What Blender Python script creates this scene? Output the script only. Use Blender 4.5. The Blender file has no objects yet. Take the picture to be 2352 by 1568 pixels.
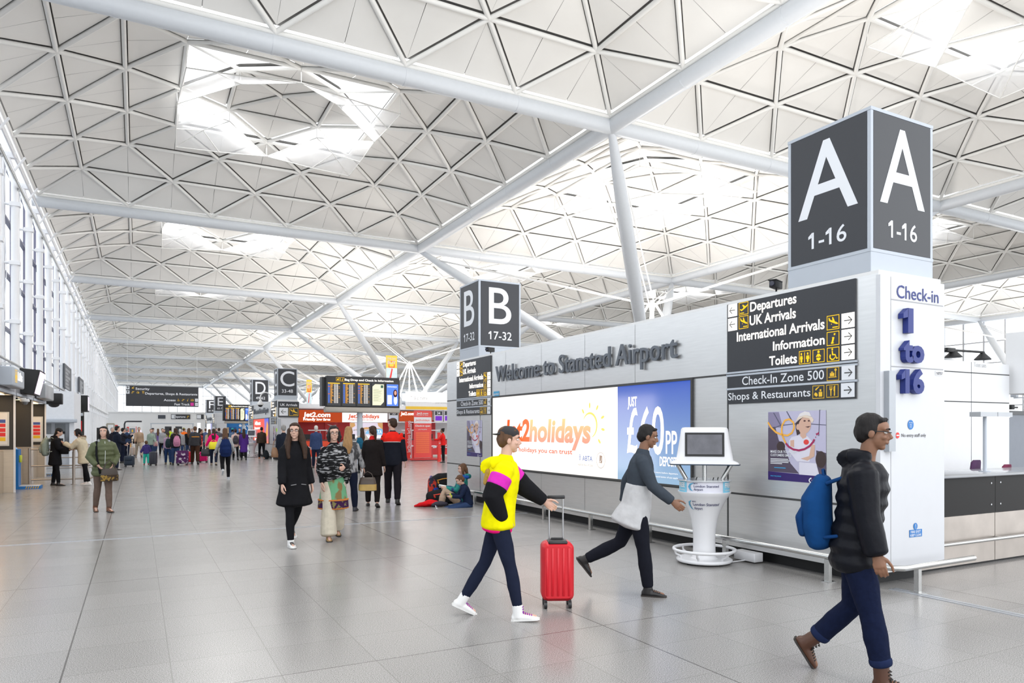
import bpy, math, random
import numpy as np
from mathutils import Vector, Matrix

# ---------------------------------------------------------------- camera, world, light, exposure
sc = bpy.context.scene
E = 1.66                                   # eye height
FPX, YAW, CYP = 1628.6, 0.486375, 987.4    # focal length in px of a 2352x1568 frame, heading, horizon row
SN, CS = math.sin(YAW), math.cos(YAW)
cd = bpy.data.cameras.new('camera'); cam = bpy.data.objects.new('camera', cd)
sc.collection.objects.link(cam); sc.camera = cam
cam.location = (0, 0, E); cam.rotation_euler = (math.pi/2, 0, -YAW)
cd.sensor_width = 36; cd.sensor_fit = 'HORIZONTAL'; cd.lens = FPX*36/2352
cd.shift_y = (CYP-784)/2352; cd.clip_start = .05; cd.clip_end = 800
sc.view_settings.view_transform = 'Standard'; sc.view_settings.look = 'None'
sc.view_settings.gamma = 1; sc.view_settings.use_curve_mapping = False
sc.view_settings.exposure = 0.75
sc.cycles.use_denoising = True
sc.cycles.max_bounces = 6; sc.cycles.diffuse_bounces = 3; sc.cycles.glossy_bounces = 3
sc.cycles.transparent_max_bounces = 12; sc.cycles.caustics_reflective = False; sc.cycles.caustics_refractive = False
w = bpy.data.worlds.new('world'); sc.world = w; w.use_nodes = True
bg = w.node_tree.nodes['Background']; bg.inputs[0].default_value = (.94, .97, 1, 1); bg.inputs[1].default_value = 1.5

def area(name, loc, rot, sx, sy, power, col=(1, 1, 1)):
    l = bpy.data.lights.new(name, 'AREA'); l.shape = 'RECTANGLE'; l.size = sx; l.size_y = sy
    l.energy = power; l.color = col
    o = bpy.data.objects.new(name, l); sc.collection.objects.link(o)
    o.location = loc; o.rotation_euler = rot
    return o
NX0, NY0, BAY = 13.93, 19.28, 18.0          # roof grid
# daylight entering at the skylights of the nearest domes
for by in range(-1, 8):
    for bx in range(-1, 2):
        area('skylight_daylight', (NX0+BAY*bx+9, NY0+BAY*by+9, 13.8), (0, 0, math.pi/4), 6, 6, 330, (1, .99, .97))

for k in range(3):                           # uplighters on the roofs of the check-in desks behind the blocks
    area('ceiling_uplight', (15, 10.5+36*k, 3.5), (math.pi, 0, 0), 9, 8, 480 if k == 0 else 900, (1, .96, .91))

# ---------------------------------------------------------------- helpers
def ray(px, py):
    l = (px-1176)/FPX; h = (CYP-py)/FPX
    return (SN+l*CS, CS-l*SN, h)
def onX(px, py, X):
    d = ray(px, py); t = X/d[0]; return (X, d[1]*t, E+d[2]*t)
def onY(px, py, Y):
    d = ray(px, py); t = Y/d[1]; return (d[0]*t, Y, E+d[2]*t)
def onZ(px, py, z=0):
    d = ray(px, py); t = (z-E)/d[2]; return (d[0]*t, d[1]*t, z)
def link(o):
    sc.collection.objects.link(o); return o
def tag(o, label=None, cat=None, group=None, kind=None):
    if label: o['label'] = label
    if cat: o['category'] = cat
    if group: o['group'] = group
    if kind: o['kind'] = kind
    return o
def empty(name, loc, label=None, cat=None, group=None, rz=0, kind=None):
    o = bpy.data.objects.new(name, None); o.empty_display_size = .1; link(o)
    o.location = loc; o.rotation_euler = (0, 0, rz)
    return tag(o, label, cat, group, kind)
def copy_tree(o, parent=None):
    c = o.copy(); link(c)
    if parent: c.parent = parent
    for ch in list(o.children): copy_tree(ch, c)
    return c

_M = {}
def mat(key, col, rough=.5, metal=0, emis=0, noise=.06, scale=8, bump=0, coat=0, stretch=None, trans=0, spec=None):
    """procedural principled material: colour varied by a noise texture, optional bump"""
    if key in _M: return _M[key]
    m = bpy.data.materials.new(key); m.use_nodes = True; _M[key] = m
    nt = m.node_tree; b = nt.nodes['Principled BSDF']
    b.inputs['Roughness'].default_value = rough; b.inputs['Metallic'].default_value = metal
    tc = nt.nodes.new('ShaderNodeTexCoord'); nz = nt.nodes.new('ShaderNodeTexNoise')
    nz.inputs['Scale'].default_value = scale; nz.inputs['Detail'].default_value = 4
    src = tc.outputs['Object']
    if stretch:
        mp = nt.nodes.new('ShaderNodeMapping'); mp.inputs['Scale'].default_value = stretch
        nt.links.new(src, mp.inputs['Vector']); src = mp.outputs['Vector']
    nt.links.new(src, nz.inputs['Vector'])
    mx = nt.nodes.new('ShaderNodeMix'); mx.data_type = 'RGBA'
    lo = [c*(1-noise) for c in col]; hi = [min(1, c*(1+noise)) for c in col]
    mx.inputs[6].default_value = (*lo, 1); mx.inputs[7].default_value = (*hi, 1)
    nt.links.new(nz.outputs['Fac'], mx.inputs[0])
    if emis: b.inputs['Base Color'].default_value = (*[c*.12 for c in col], 1); b.inputs['Specular IOR Level'].default_value = .1
    else: nt.links.new(mx.outputs[2], b.inputs['Base Color'])
    if emis:
        nt.links.new(mx.outputs[2], b.inputs['Emission Color']); b.inputs['Emission Strength'].default_value = emis
    if bump:
        bp = nt.nodes.new('ShaderNodeBump'); bp.inputs['Strength'].default_value = bump; bp.inputs['Distance'].default_value = .02
        nt.links.new(nz.outputs['Fac'], bp.inputs['Height']); nt.links.new(bp.outputs['Normal'], b.inputs['Normal'])
    if spec is not None: b.inputs['Specular IOR Level'].default_value = spec
    if coat: b.inputs['Coat Weight'].default_value = coat
    if trans: b.inputs['Transmission Weight'].default_value = trans
    return m
def glass(key, tint=(1, 1, 1), gloss=.06):
    if key in _M: return _M[key]
    m = bpy.data.materials.new(key); m.use_nodes = True; _M[key] = m
    nt = m.node_tree; nt.nodes.remove(nt.nodes['Principled BSDF']); out = nt.nodes['Material Output']
    t = nt.nodes.new('ShaderNodeBsdfTransparent'); t.inputs[0].default_value = (*tint, 1)
    g = nt.nodes.new('ShaderNodeBsdfGlossy'); g.inputs['Roughness'].default_value = .03
    x = nt.nodes.new('ShaderNodeMixShader'); x.inputs[0].default_value = gloss
    nt.links.new(t.outputs[0], x.inputs[1]); nt.links.new(g.outputs[0], x.inputs[2]); nt.links.new(x.outputs[0], out.inputs[0])
    return m
def veil(key, col=(.95, .95, .96), opac=.45):
    """perforated white sheet: part open, part diffusing"""
    if key in _M: return _M[key]
    m = bpy.data.materials.new(key); m.use_nodes = True; _M[key] = m
    nt = m.node_tree; nt.nodes.remove(nt.nodes['Principled BSDF']); out = nt.nodes['Material Output']
    t = nt.nodes.new('ShaderNodeBsdfTransparent')
    d = nt.nodes.new('ShaderNodeBsdfDiffuse'); d.inputs[0].default_value = (*col, 1)
    tl = nt.nodes.new('ShaderNodeBsdfTranslucent'); tl.inputs[0].default_value = (*col, 1)
    a = nt.nodes.new('ShaderNodeMixShader'); a.inputs[0].default_value = .5
    x = nt.nodes.new('ShaderNodeMixShader'); x.inputs[0].default_value = opac
    nt.links.new(d.outputs[0], a.inputs[1]); nt.links.new(tl.outputs[0], a.inputs[2])
    nt.links.new(t.outputs[0], x.inputs[1]); nt.links.new(a.outputs[0], x.inputs[2]); nt.links.new(x.outputs[0], out.inputs[0])
    return m

def V(*a): return Vector(a)
def perp(t, ref=None):
    t = t.normalized(); r = Vector(ref) if ref is not None else Vector((0, 0, 1))
    if abs(t.dot(r.normalized())) > .98: r = Vector((1, 0, 0)) if abs(t.x) < .9 else Vector((0, 1, 0))
    s = (r - t*r.dot(t)).normalized(); return s, t.cross(s)

class MB:
    """collects shapes into one mesh"""
    def __init__(s): s.v = []; s.f = []; s.fm = []; s.mi = 0; s.sm = []
    def add(s, vs, fs, smooth=False):
        n = len(s.v); s.v += [tuple(p) for p in vs]
        for f in fs: s.f.append([i+n for i in f]); s.fm.append(s.mi); s.sm.append(smooth)
        return s
    def box(s, a, b):
        x0, y0, z0 = (min(a[i], b[i]) for i in range(3)); x1, y1, z1 = (max(a[i], b[i]) for i in range(3))
        return s.add([(x0,y0,z0),(x1,y0,z0),(x1,y1,z0),(x0,y1,z0),(x0,y0,z1),(x1,y0,z1),(x1,y1,z1),(x0,y1,z1)],
                     [(0,3,2,1),(4,5,6,7),(0,1,5,4),(1,2,6,5),(2,3,7,6),(3,0,4,7)])
    def rbox(s, a, b, r, n=4, axis=2):
        """box with rounded edges round one axis, chamfered ends"""
        lo = [min(a[i], b[i]) for i in range(3)]; hi = [max(a[i], b[i]) for i in range(3)]
        i, j = [(1, 2), (2, 0), (0, 1)][axis]; k = axis
        r = min(r, (hi[i]-lo[i])/2*.99, (hi[j]-lo[j])/2*.99)
        def loop(ins, h):
            L = []
            rr = max(r-ins, .0005)
            for q, (sx, sy) in enumerate(((1, 1), (-1, 1), (-1, -1), (1, -1))):
                cx = (hi[i]-r) if sx > 0 else (lo[i]+r); cy = (hi[j]-r) if sy > 0 else (lo[j]+r)
                for t in range(n+1):
                    an = math.pi/2*(q+t/n); p = [0, 0, 0]
                    p[i] = cx+rr*math.cos(an); p[j] = cy+rr*math.sin(an); p[k] = h; L.append(p)
            return L
        c = min(r*.5, (hi[k]-lo[k])*.3)
        return s.rings([loop(c, lo[k]), loop(0, lo[k]+c), loop(0, hi[k]-c), loop(c, hi[k])], True)
    def rings(s, R, smooth=True, caps=True, closed=True):
        n = len(R[0]); vs = [p for r in R for p in r]; fs = []
        for a in range(len(R)-1):
            for i in range(n if closed else n-1):
                j = (i+1) % n; fs.append((a*n+i, a*n+j, (a+1)*n+j, (a+1)*n+i))
        s.add(vs, fs, smooth)
        if caps: s.add(R[0], [tuple(range(n))[::-1]]); s.add(R[-1], [tuple(range(n))])
        return s
    def tube(s, pts, r, n=10, caps=True):
        pts = [Vector(p) for p in pts]; R = []
        rr = r if isinstance(r, (list, tuple)) else [r]*len(pts)
        ref = None
        for i, p in enumerate(pts):
            t = (pts[min(i+1, len(pts)-1)]-pts[max(i-1, 0)])
            a, b = perp(t, ref); ref = a
            R.append([p+a*(rr[i]*math.cos(2*math.pi*k/n))+b*(rr[i]*math.sin(2*math.pi*k/n)) for k in range(n)])
        return s.rings(R, True, caps)
    def lathe(s, prof, c=(0, 0), n=32, caps=True, ax=1, ay=1):
        R = [[(c[0]+ax*r*math.cos(2*math.pi*k/n), c[1]+ay*r*math.sin(2*math.pi*k/n), z) for k in range(n)] for r, z in prof]
        return s.rings(R, True, caps)
    def torus(s, c, R0, r, n=40, m=8):
        R = []
        for k in range(n+1):
            a = 2*math.pi*k/n; R.append([(c[0]+(R0+r*math.cos(2*math.pi*q/m))*math.cos(a), c[1]+(R0+r*math.cos(2*math.pi*q/m))*math.sin(a), c[2]+r*math.sin(2*math.pi*q/m)) for q in range(m)])
        return s.rings(R, True, False)
    def ell(s, c, r, n=16, m=10, rot=None):
        c = Vector(c); R = []
        for i in range(1, m):
            th = math.pi*i/m; ring = []
            for k in range(n):
                p = Vector((r[0]*math.sin(th)*math.cos(2*math.pi*k/n), r[1]*math.sin(th)*math.sin(2*math.pi*k/n), -r[2]*math.cos(th)))
                if rot is not None: p = rot @ p
                ring.append(c+p)
            R.append(ring)
        return s.rings(R, True, True)
    def chain(s, pts, rad, side=(1, 0, 0), n=14, cap=.7):
        """closed limb-like loft: elliptical sections (r along side, r across) with rounded ends"""
        pts = [Vector(p) for p in pts]; N = len(pts)
        rad = [(r, r) if not isinstance(r, (list, tuple)) else r for r in rad]
        R = []; side = Vector(side)
        def ring(p, a, b, ra, rb): return [p+a*(ra*math.cos(2*math.pi*k/n))+b*(rb*math.sin(2*math.pi*k/n)) for k in range(n)]
        F = []
        for i in range(N):
            t = (pts[min(i+1, N-1)]-pts[max(i-1, 0)]); F.append((t.normalized(), *perp(t, side)))
        t, a, b = F[0]; ra, rb = rad[0]; m = min(ra, rb)*cap
        for q, sc_ in ((1, .3), (.85, .62), (.5, .88)): R.append(ring(pts[0]-t*m*q, a, b, ra*sc_, rb*sc_))
        for i in range(N): R.append(ring(pts[i], F[i][1], F[i][2], *rad[i]))
        t, a, b = F[-1]; ra, rb = rad[-1]; m = min(ra, rb)*cap
        for q, sc_ in ((.5, .88), (.85, .62), (1, .3)): R.append(ring(pts[-1]+t*m*q, a, b, ra*sc_, rb*sc_))
        return s.rings(R, True, True)
    def build(s, name, m, parent=None, loc=None):
        me = bpy.data.meshes.new(name); me.from_pydata(s.v, [], s.f)
        for x in (m if isinstance(m, (list, tuple)) else [m]): me.materials.append(x)
        me.polygons.foreach_set('use_smooth', s.sm)
        if any(s.fm): me.polygons.foreach_set('material_index', s.fm)
        me.update()
        o = bpy.data.objects.new(name, me); link(o)
        if parent: o.parent = parent
        if loc: o.location = loc
        return o

# lettering -------------------------------------------------------
_TC = {}
def x_right(txt, bold, sp):
    c = bpy.data.curves.new('t', 'FONT'); c.body = txt; c.size = 1; c.offset = bold; c.space_character = sp
    o = bpy.data.objects.new('t', c); me = o.to_mesh(); x = max(v.co.x for v in me.vertices)
    o.to_mesh_clear(); bpy.data.objects.remove(o); bpy.data.curves.remove(c); return x
def glyphs(txt, bold=0, extrude=0, res=3, sp=1.0):
    k = (txt, bold, extrude, res, sp)
    if k in _TC: return _TC[k]
    c = bpy.data.curves.new('t', 'FONT'); c.body = txt; c.size = 1; c.offset = bold; c.extrude = extrude; c.resolution_u = res
    c.space_character = sp
    o = bpy.data.objects.new('t', c); me = o.to_mesh()
    n = len(me.vertices); co = np.empty(n*3, 'f'); me.vertices.foreach_get('co', co); co = co.reshape(-1, 3)
    fs = [tuple(p.vertices) for p in me.polygons]
    H = .682
    for i, ch in enumerate(txt):                 # the stock figure 1 is a bare bar: give it its flag
        if ch != '1' or txt == '1' and False: continue
        xr = x_right(txt[:i+1], bold, sp); xl = xr-.098-2*bold; n = len(co)
        fl = np.array([(xl+.01, H+bold, 0), (xl-.16, H*.80, 0), (xl-.16, H*.80-.11-bold, 0), (xl+.01, H-.19-bold, 0)], 'f')
        if extrude:
            co = np.vstack([co, fl-[0, 0, extrude], fl+[0, 0, extrude]]); q = n+4
            fs += [(q, q+1, q+2, q+3), (n+3, n+2, n+1, n)]+[(n+a, n+(a+1) % 4, q+(a+1) % 4, q+a) for a in range(4)]
        else: co = np.vstack([co, fl]); fs.append((n, n+1, n+2, n+3))
    o.to_mesh_clear(); bpy.data.objects.remove(o); bpy.data.curves.remove(c)
    _TC[k] = (co, fs); return _TC[k]
_cap = None
class Face:
    """drawing frame on a surface: origin, right, up; d = distance out of the surface"""
    def __init__(s, o, u, v): s.o = Vector(o); s.u = Vector(u); s.v = Vector(v); s.n = s.u.cross(s.v)
    def p(s, x, y, d=0): return s.o+s.u*x+s.v*y+s.n*d
    def rect(s, mb, x0, y0, x1, y1, d=.004, th=None):
        if th is None: return mb.add([s.p(x0,y0,d), s.p(x1,y0,d), s.p(x1,y1,d), s.p(x0,y1,d)], [(0,1,2,3)])
        P = [(x0,y0),(x1,y0),(x1,y1),(x0,y1)]
        return mb.add([s.p(x,y,d) for x,y in P]+[s.p(x,y,d+th) for x,y in P], [(0,3,2,1),(4,5,6,7),(0,1,5,4),(1,2,6,5),(2,3,7,6),(3,0,4,7)])
    def poly(s, mb, pts, d=.004, th=None):
        n = len(pts)
        if th is None: return mb.add([s.p(x,y,d) for x,y in pts], [tuple(range(n))])
        return mb.add([s.p(x,y,d) for x,y in pts]+[s.p(x,y,d+th) for x,y in pts], [tuple(range(n))[::-1], tuple(range(n,2*n))]+[(i,(i+1)%n,n+(i+1)%n,n+i) for i in range(n)])
    def disc(s, mb, x, y, r, d=.004, n=24, ry=None):
        ry = ry or r
        return s.poly(mb, [(x+r*math.cos(2*math.pi*k/n), y+ry*math.sin(2*math.pi*k/n)) for k in range(n)], d)
    def frame(s, mb, x0, y0, x1, y1, t, d=.004, th=None):
        s.rect(mb,x0,y0,x1,y0+t,d,th); s.rect(mb,x0,y1-t,x1,y1,d,th); s.rect(mb,x0,y0+t,x0+t,y1-t,d,th); s.rect(mb,x1-t,y0+t,x1,y1-t,d,th)
    def stroke(s, mb, pts, w, d=.004):
        """ribbon along a path; w a width or a list of widths"""
        n = len(pts); L = []; Rr = []
        for i in range(n):
            a = pts[max(i-1,0)]; b = pts[min(i+1,n-1)]; dx, dy = b[0]-a[0], b[1]-a[1]; q = math.hypot(dx,dy) or 1
            ww = (w[i] if isinstance(w,(list,tuple)) else w)/2
            L.append(s.p(pts[i][0]-dy/q*ww, pts[i][1]+dx/q*ww, d)); Rr.append(s.p(pts[i][0]+dy/q*ww, pts[i][1]-dx/q*ww, d))
        mb.add(Rr+L, [(i, i+1, n+i+1, n+i) for i in range(n-1)])
    def text(s, mb, txt, x, y, cap, d=.005, align='L', width=None, bold=.012, th=0, shear=0, res=3, sp=1.0, wid=1.0):
        """cap = capital height, width = fitted overall width"""
        global _cap
        if _cap is None: _cap = float(glyphs('H')[0][:,1].max())
        k = cap/_cap
        co, fs = glyphs(txt, bold, 1 if th else 0, res, sp)
        if len(co) == 0: return
        x0, x1 = float(co[:,0].min()), float(co[:,0].max()); w0 = (x1-x0)*k*wid
        kx = k*wid*(width/w0 if width else 1); ww = (x1-x0)*kx
        ox = x - x0*kx - (0 if align == 'L' else ww if align == 'R' else ww/2)
        vs = [s.p(ox+c[0]*kx+shear*c[1]*k, y+c[1]*k, d+(c[2]+1)*th/2 if th else d) for c in co]
        mb.add(vs, fs)
# ---------------------------------------------------------------- materials of the hall
WHITE = mat('white_paint', (.80, .80, .80), .45, noise=.02)
BEAM = mat('grey_white_steel_paint', (.66, .69, .73), .4, noise=.03)
PANEL = mat('roof_panel', (.86, .845, .815), .7, noise=.05, scale=.9)
RIB = mat('roof_rib_paint', (.86, .855, .83), .5, noise=.02)
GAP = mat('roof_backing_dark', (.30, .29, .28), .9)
STEEL = mat('brushed_steel', (.74, .74, .74), .34, .8, noise=.08, scale=3, stretch=(1, 1, 14))
STEELD = mat('satin_steel_tube', (.55, .55, .54), .25, .95, noise=.05)
SIGNBLK = mat('sign_charcoal', (.030, .032, .039), .45, noise=.1, scale=60)
SIGNGRY = mat('sign_blue_grey', (.47, .51, .57), .5, noise=.02)
LETTER = mat('sign_letter_white', (.78, .80, .84), .5, noise=.01)
LITW = mat('lit_letter_white', (1, .95, .88), .5, emis=1.1, noise=.01)
LITY = mat('lit_pictogram_yellow', (1, .58, .02), .5, emis=.75, noise=.01)
YEL = mat('pictogram_yellow', (.85, .52, .03), .5, noise=.02)
BLACK = mat('black_recess', (.015, .015, .016), .6)
DKGREY = mat('dark_grey_panel', (.03, .028, .027), .6, noise=.12, scale=40)
RED = mat('signal_red', (.72, .03, .025), .45, noise=.04)
ORANGE = mat('lit_orange_red', (1, .13, .03), .5, emis=.25, noise=.02)
BLUE = mat('blue_enamel', (.01, .17, .50), .4, noise=.04)
PANE = glass('clear_glass', (.95, .98, 1), .07)
SKYP = glass('skylight_glass', (1, 1, 1), .02)
VEIL = veil('perforated_white_veil')

def floor_mat():
    m = bpy.data.materials.new('terrazzo_tiles'); m.use_nodes = True; nt = m.node_tree; L = nt.links
    b = nt.nodes['Principled BSDF']
    tc = nt.nodes.new('ShaderNodeTexCoord'); sp = nt.nodes.new('ShaderNodeSeparateXYZ'); L.new(tc.outputs['Object'], sp.inputs[0])
    def math_(op, a, bv=None, c=None):
        n = nt.nodes.new('ShaderNodeMath'); n.operation = op
        for i, x in enumerate((a, bv, c)):
            if x is None: continue
            if isinstance(x, (int, float)): n.inputs[i].default_value = x
            else: L.new(x, n.inputs[i])
        return n.outputs[0]
    def joint(axis, off, per, wid):
        x = math_('ADD', axis, -off+1000*per)
        f = math_('MODULO', x, per)
        d = math_('MINIMUM', f, math_('SUBTRACT', per, f))
        return math_('LESS_THAN', d, wid)
    fine = math_('MAXIMUM', joint(sp.outputs[0], -.45, .6583, .0034), joint(sp.outputs[1], 4.97, .6583, .0034))
    big = math_('MAXIMUM', joint(sp.outputs[0], -.45, 3.95, .006), joint(sp.outputs[1], 4.97, 3.95, .005))
    n1 = nt.nodes.new('ShaderNodeTexNoise'); n1.inputs['Scale'].default_value = 150; n1.inputs['Detail'].default_value = 3; n1.inputs['Roughness'].default_value = .7
    L.new(tc.outputs['Object'], n1.inputs['Vector'])
    r1 = nt.nodes.new('ShaderNodeValToRGB'); r1.color_ramp.elements[0].position = .36; r1.color_ramp.elements[0].color = (.085, .08, .077, 1)
    r1.color_ramp.elements[1].position = .60; r1.color_ramp.elements[1].color = (.455, .44, .425, 1); L.new(n1.outputs['Fac'], r1.inputs[0])
    n2 = nt.nodes.new('ShaderNodeTexNoise'); n2.inputs['Scale'].default_value = .7; L.new(tc.outputs['Object'], n2.inputs['Vector'])
    # tile to tile tone
    vo = nt.nodes.new('ShaderNodeTexWhiteNoise'); vo.noise_dimensions = '2D'
    cmb = nt.nodes.new('ShaderNodeCombineXYZ')
    L.new(math_('FLOOR', math_('DIVIDE', math_('ADD', sp.outputs[0], .45), .6583)), cmb.inputs[0]); L.new(math_('FLOOR', math_('DIVIDE', math_('ADD', sp.outputs[1], -4.97), .6583)), cmb.inputs[1])
    L.new(cmb.outputs[0], vo.inputs['Vector'])
    tone = math_('ADD', math_('MULTIPLY', vo.outputs['Value'], .08), math_('MULTIPLY', n2.outputs['Fac'], .10))
    tone = math_('ADD', tone, .88)
    mx = nt.nodes.new('ShaderNodeMix'); mx.data_type = 'RGBA'; mx.blend_type = 'MULTIPLY'; mx.inputs[0].default_value = 1
    L.new(r1.outputs[0], mx.inputs[6]); L.new(tone, mx.inputs[7])
    m2 = nt.nodes.new('ShaderNodeMix'); m2.data_type = 'RGBA'; L.new(math_('MULTIPLY', fine, .8), m2.inputs[0]); L.new(mx.outputs[2], m2.inputs[6]); m2.inputs[7].default_value = (.2, .19, .18, 1)
    m3 = nt.nodes.new('ShaderNodeMix'); m3.data_type = 'RGBA'; L.new(math_('MULTIPLY', big, .85), m3.inputs[0]); L.new(m2.outputs[2], m3.inputs[6]); m3.inputs[7].default_value = (.06, .055, .05, 1)
    L.new(m3.outputs[2], b.inputs['Base Color'])
    n4 = nt.nodes.new('ShaderNodeTexNoise'); n4.inputs['Scale'].default_value = 2.5; L.new(tc.outputs['Object'], n4.inputs['Vector'])
    L.new(math_('ADD', math_('MULTIPLY', n4.outputs['Fac'], .12), .17), b.inputs['Roughness'])
    return m

# ---------------------------------------------------------------- floor
o = MB().add([(-4.6, -12, 0), (70, -12, 0), (70, 184, 0), (-4.6, 184, 0)], [(0, 1, 2, 3)]).build('floor', floor_mat()); tag(o, kind='structure')
JOINT = mat('joint_strip_steel', (.48, .50, .54), .3, .5)
m = MB().box((-3.6, 12.38, 0), (6.9, 12.405, .004)).box((-3.6, 12.42, 0), (6.9, 12.445, .004)); tag(m.build('trim_1', JOINT), kind='structure')
m = MB().box((6.93, -6, 0), (6.97, 4.7, .006)).box((7.0, -6, 0), (7.05, 4.7, .004)); tag(m.build('trim_2', JOINT), kind='structure')

# ---------------------------------------------------------------- roof: lattice domes on an 18 m grid
HK = [10.34, 11.22, 11.93, 12.40, 12.735, 12.88]
INS = .2
def dome_node(k, j, q):
    x, y, z = 1.8*k+3.6*j, 1.8*k, HK[k]+E
    x, y = x-9, y-9
    for _ in range(q): x, y = -y, x
    f = (9-INS)/9
    return Vector((x*f, y*f, z))
def dome_tris(q):
    for k in range(5):
        for j in range(5-k): yield 'sky' if k == 3 else 'p', (dome_node(k, j, q), dome_node(k, j+1, q), dome_node(k+1, j, q))
        for j in range(4-k): yield 'p', (dome_node(k+1, j+1, q), dome_node(k+1, j, q), dome_node(k, j+1, q))
def dome():
    pan, sky, back, rib = MB(), MB(), MB(), MB()
    edges = {}
    for q in range(4):
        for kind, (a, b, c) in dome_tris(q):
            la, lb, lc = (b-c).length, (a-c).length, (a-b).length
            I = (a*la+b*lb+c*lc)/(la+lb+lc)
            s = (la+lb+lc)/2; r = math.sqrt(max(s*(s-la)*(s-lb)*(s-lc), 1e-9))/s
            f = (r-.104)/r
            A, B, C = (I+(p-I)*f for p in (a, b, c))
            if kind == 'sky': sky.add([A, B, C], [(0, 1, 2)])
            else:
                m = (A+B)/2; d = (B-A).normalized()*.008; d2 = d*.2
                pan.add([A, m-d, C-d2], [(0, 1, 2)]); pan.add([m+d, B, C+d2], [(0, 1, 2)])
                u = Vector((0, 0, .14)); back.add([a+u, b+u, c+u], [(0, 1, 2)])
            for p, r_ in ((a, b), (b, c), (c, a)):
                kk = tuple(sorted((tuple(round(t, 2) for t in p), tuple(round(t, 2) for t in r_)))); edges[kk] = (p, r_)
    for p, r_ in edges.values(): rib.tube([p-Vector((0, 0, .05)), r_-Vector((0, 0, .05))], .075, 6, False)
    return pan, sky, back, rib
pan, sky, back, rib = dome()
DOME = tag(pan.build('ceiling', PANEL), kind='structure')
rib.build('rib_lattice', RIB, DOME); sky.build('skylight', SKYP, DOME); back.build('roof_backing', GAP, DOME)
def veils():
    """four kite sheets hung below the skylights, each folded along its middle"""
    mb = MB(); rod = MB()
    for q in range(4):
        def R(x, y, z):
            for _ in range(q): x, y = -y, x
            return Vector((x, y, z+E))
        hip3, mid, mid2, hip4 = R(-3.55, -3.55, 11.5), R(0, -3.65, 11.78), R(-3.65, 0, 11.78), R(-1.7, -1.7, 12.2)
        fold = R(-2.6, -2.6, 12.0); oe, oe2 = R(-1.9, -3.6, 11.6), R(-3.6, -1.9, 11.6)
        mb.add([hip3, oe, fold], [(0, 1, 2)]); mb.add([oe, mid, hip4, fold], [(0, 1, 2, 3)])
        mb.add([hip3, fold, oe2], [(0, 1, 2)]); mb.add([oe2, fold, hip4, mid2], [(0, 1, 2, 3)])
        for a, b in ((hip3, oe), (oe, mid), (hip3, oe2), (oe2, mid2), (mid, hip4), (hip4, mid2), (oe, fold), (oe2, fold), (hip3, fold), (fold, hip4)): rod.tube([a, b], .02, 5, False)
        for p in (hip3, mid, hip4): rod.tube([p, p+Vector((0, 0, .5 if p is hip4 else .62))], .012, 5, False)
    return mb, rod
VL = None
beam_h = 10.07+E
def ordn(n): return ['first', 'second', 'third', 'fourth', 'fifth', 'sixth', 'seventh', 'eighth', 'ninth', 'tenth'][n]
for by in range(-1, 9):
    for bx in range(-1, 3):
        o = DOME if (by, bx) == (-1, -1) else copy_tree(DOME)
        o.location = (NX0+BAY*bx+9, NY0+BAY*by+9, 0)
for by in range(-1, 3):
    for bx in range(-1, 2):
        if (bx, by) == (-1, -1): continue
        if VL is None:
            mb, rod = veils(); VL = empty('skylight_reflector', (0, 0, 0)); mb.build('reflector_sheet', VEIL, VL); rod.build('hanger_frame', RIB, VL); v = VL
        else: v = copy_tree(VL)
        v.location = (NX0+BAY*bx+9, NY0+BAY*by+9, 0)
        d = {(0, -1): 'in the nearest dome above the tall letter A tower', (-1, 0): 'in the big dome at upper left',
             (0, 0): 'in the glowing dome beyond the nearest roof column', (1, -1): 'in the dome far right, partly behind the letter A tower',
             (-1, 1): 'in the second dome along the window wall', (0, 1): 'in the dome above the letter B tower',
             (1, 0): 'in the shaded dome over the black camera', (1, 1): 'in the far dome right of the letter B tower',
             (-1, 2): 'in the third dome along the window wall', (0, 2): 'in the dome above the flight information board', (1, 2): 'in a far dome past the white tree hub'}[(bx, by)]
        tag(v, 'white perforated skylight reflector hung '+d, 'reflector', 'skylight reflectors under the roof domes')
# tubular beams between nodes
def beam(a, b):
    mb = MB(); A, B = Vector(a), Vector(b); mb.tube([A, B], .255, 14)
    d = (B-A).normalized()
    for t in (.2, .4, .6, .8):
        p = A.lerp(B, t); mb.tube([p-d*.03, p+d*.03], .262, 14); mb.tube([p+Vector((0, 0, .2)), p+Vector((0, 0, .34))], .04, 6)
    return mb
BX = tag(beam((0, 0, 0), (BAY, 0, 0)).build('trim_3', BEAM), kind='structure')
BY = tag(beam((0, 0, 0), (0, BAY, 0)).build('trim_4', BEAM), kind='structure')
first = True
for by in range(-1, 10):
    for bx in range(-1, 3):
        o = BX if first else copy_tree(BX); first = False
        o.location = (NX0+BAY*bx, NY0+BAY*by, beam_h)
first = True
for by in range(-1, 9):
    for bx in range(-1, 4):
        if bx == -1: continue
        o = BY if first else copy_tree(BY); first = False
        o.location = (NX0+BAY*bx, NY0+BAY*by, beam_h)

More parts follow.
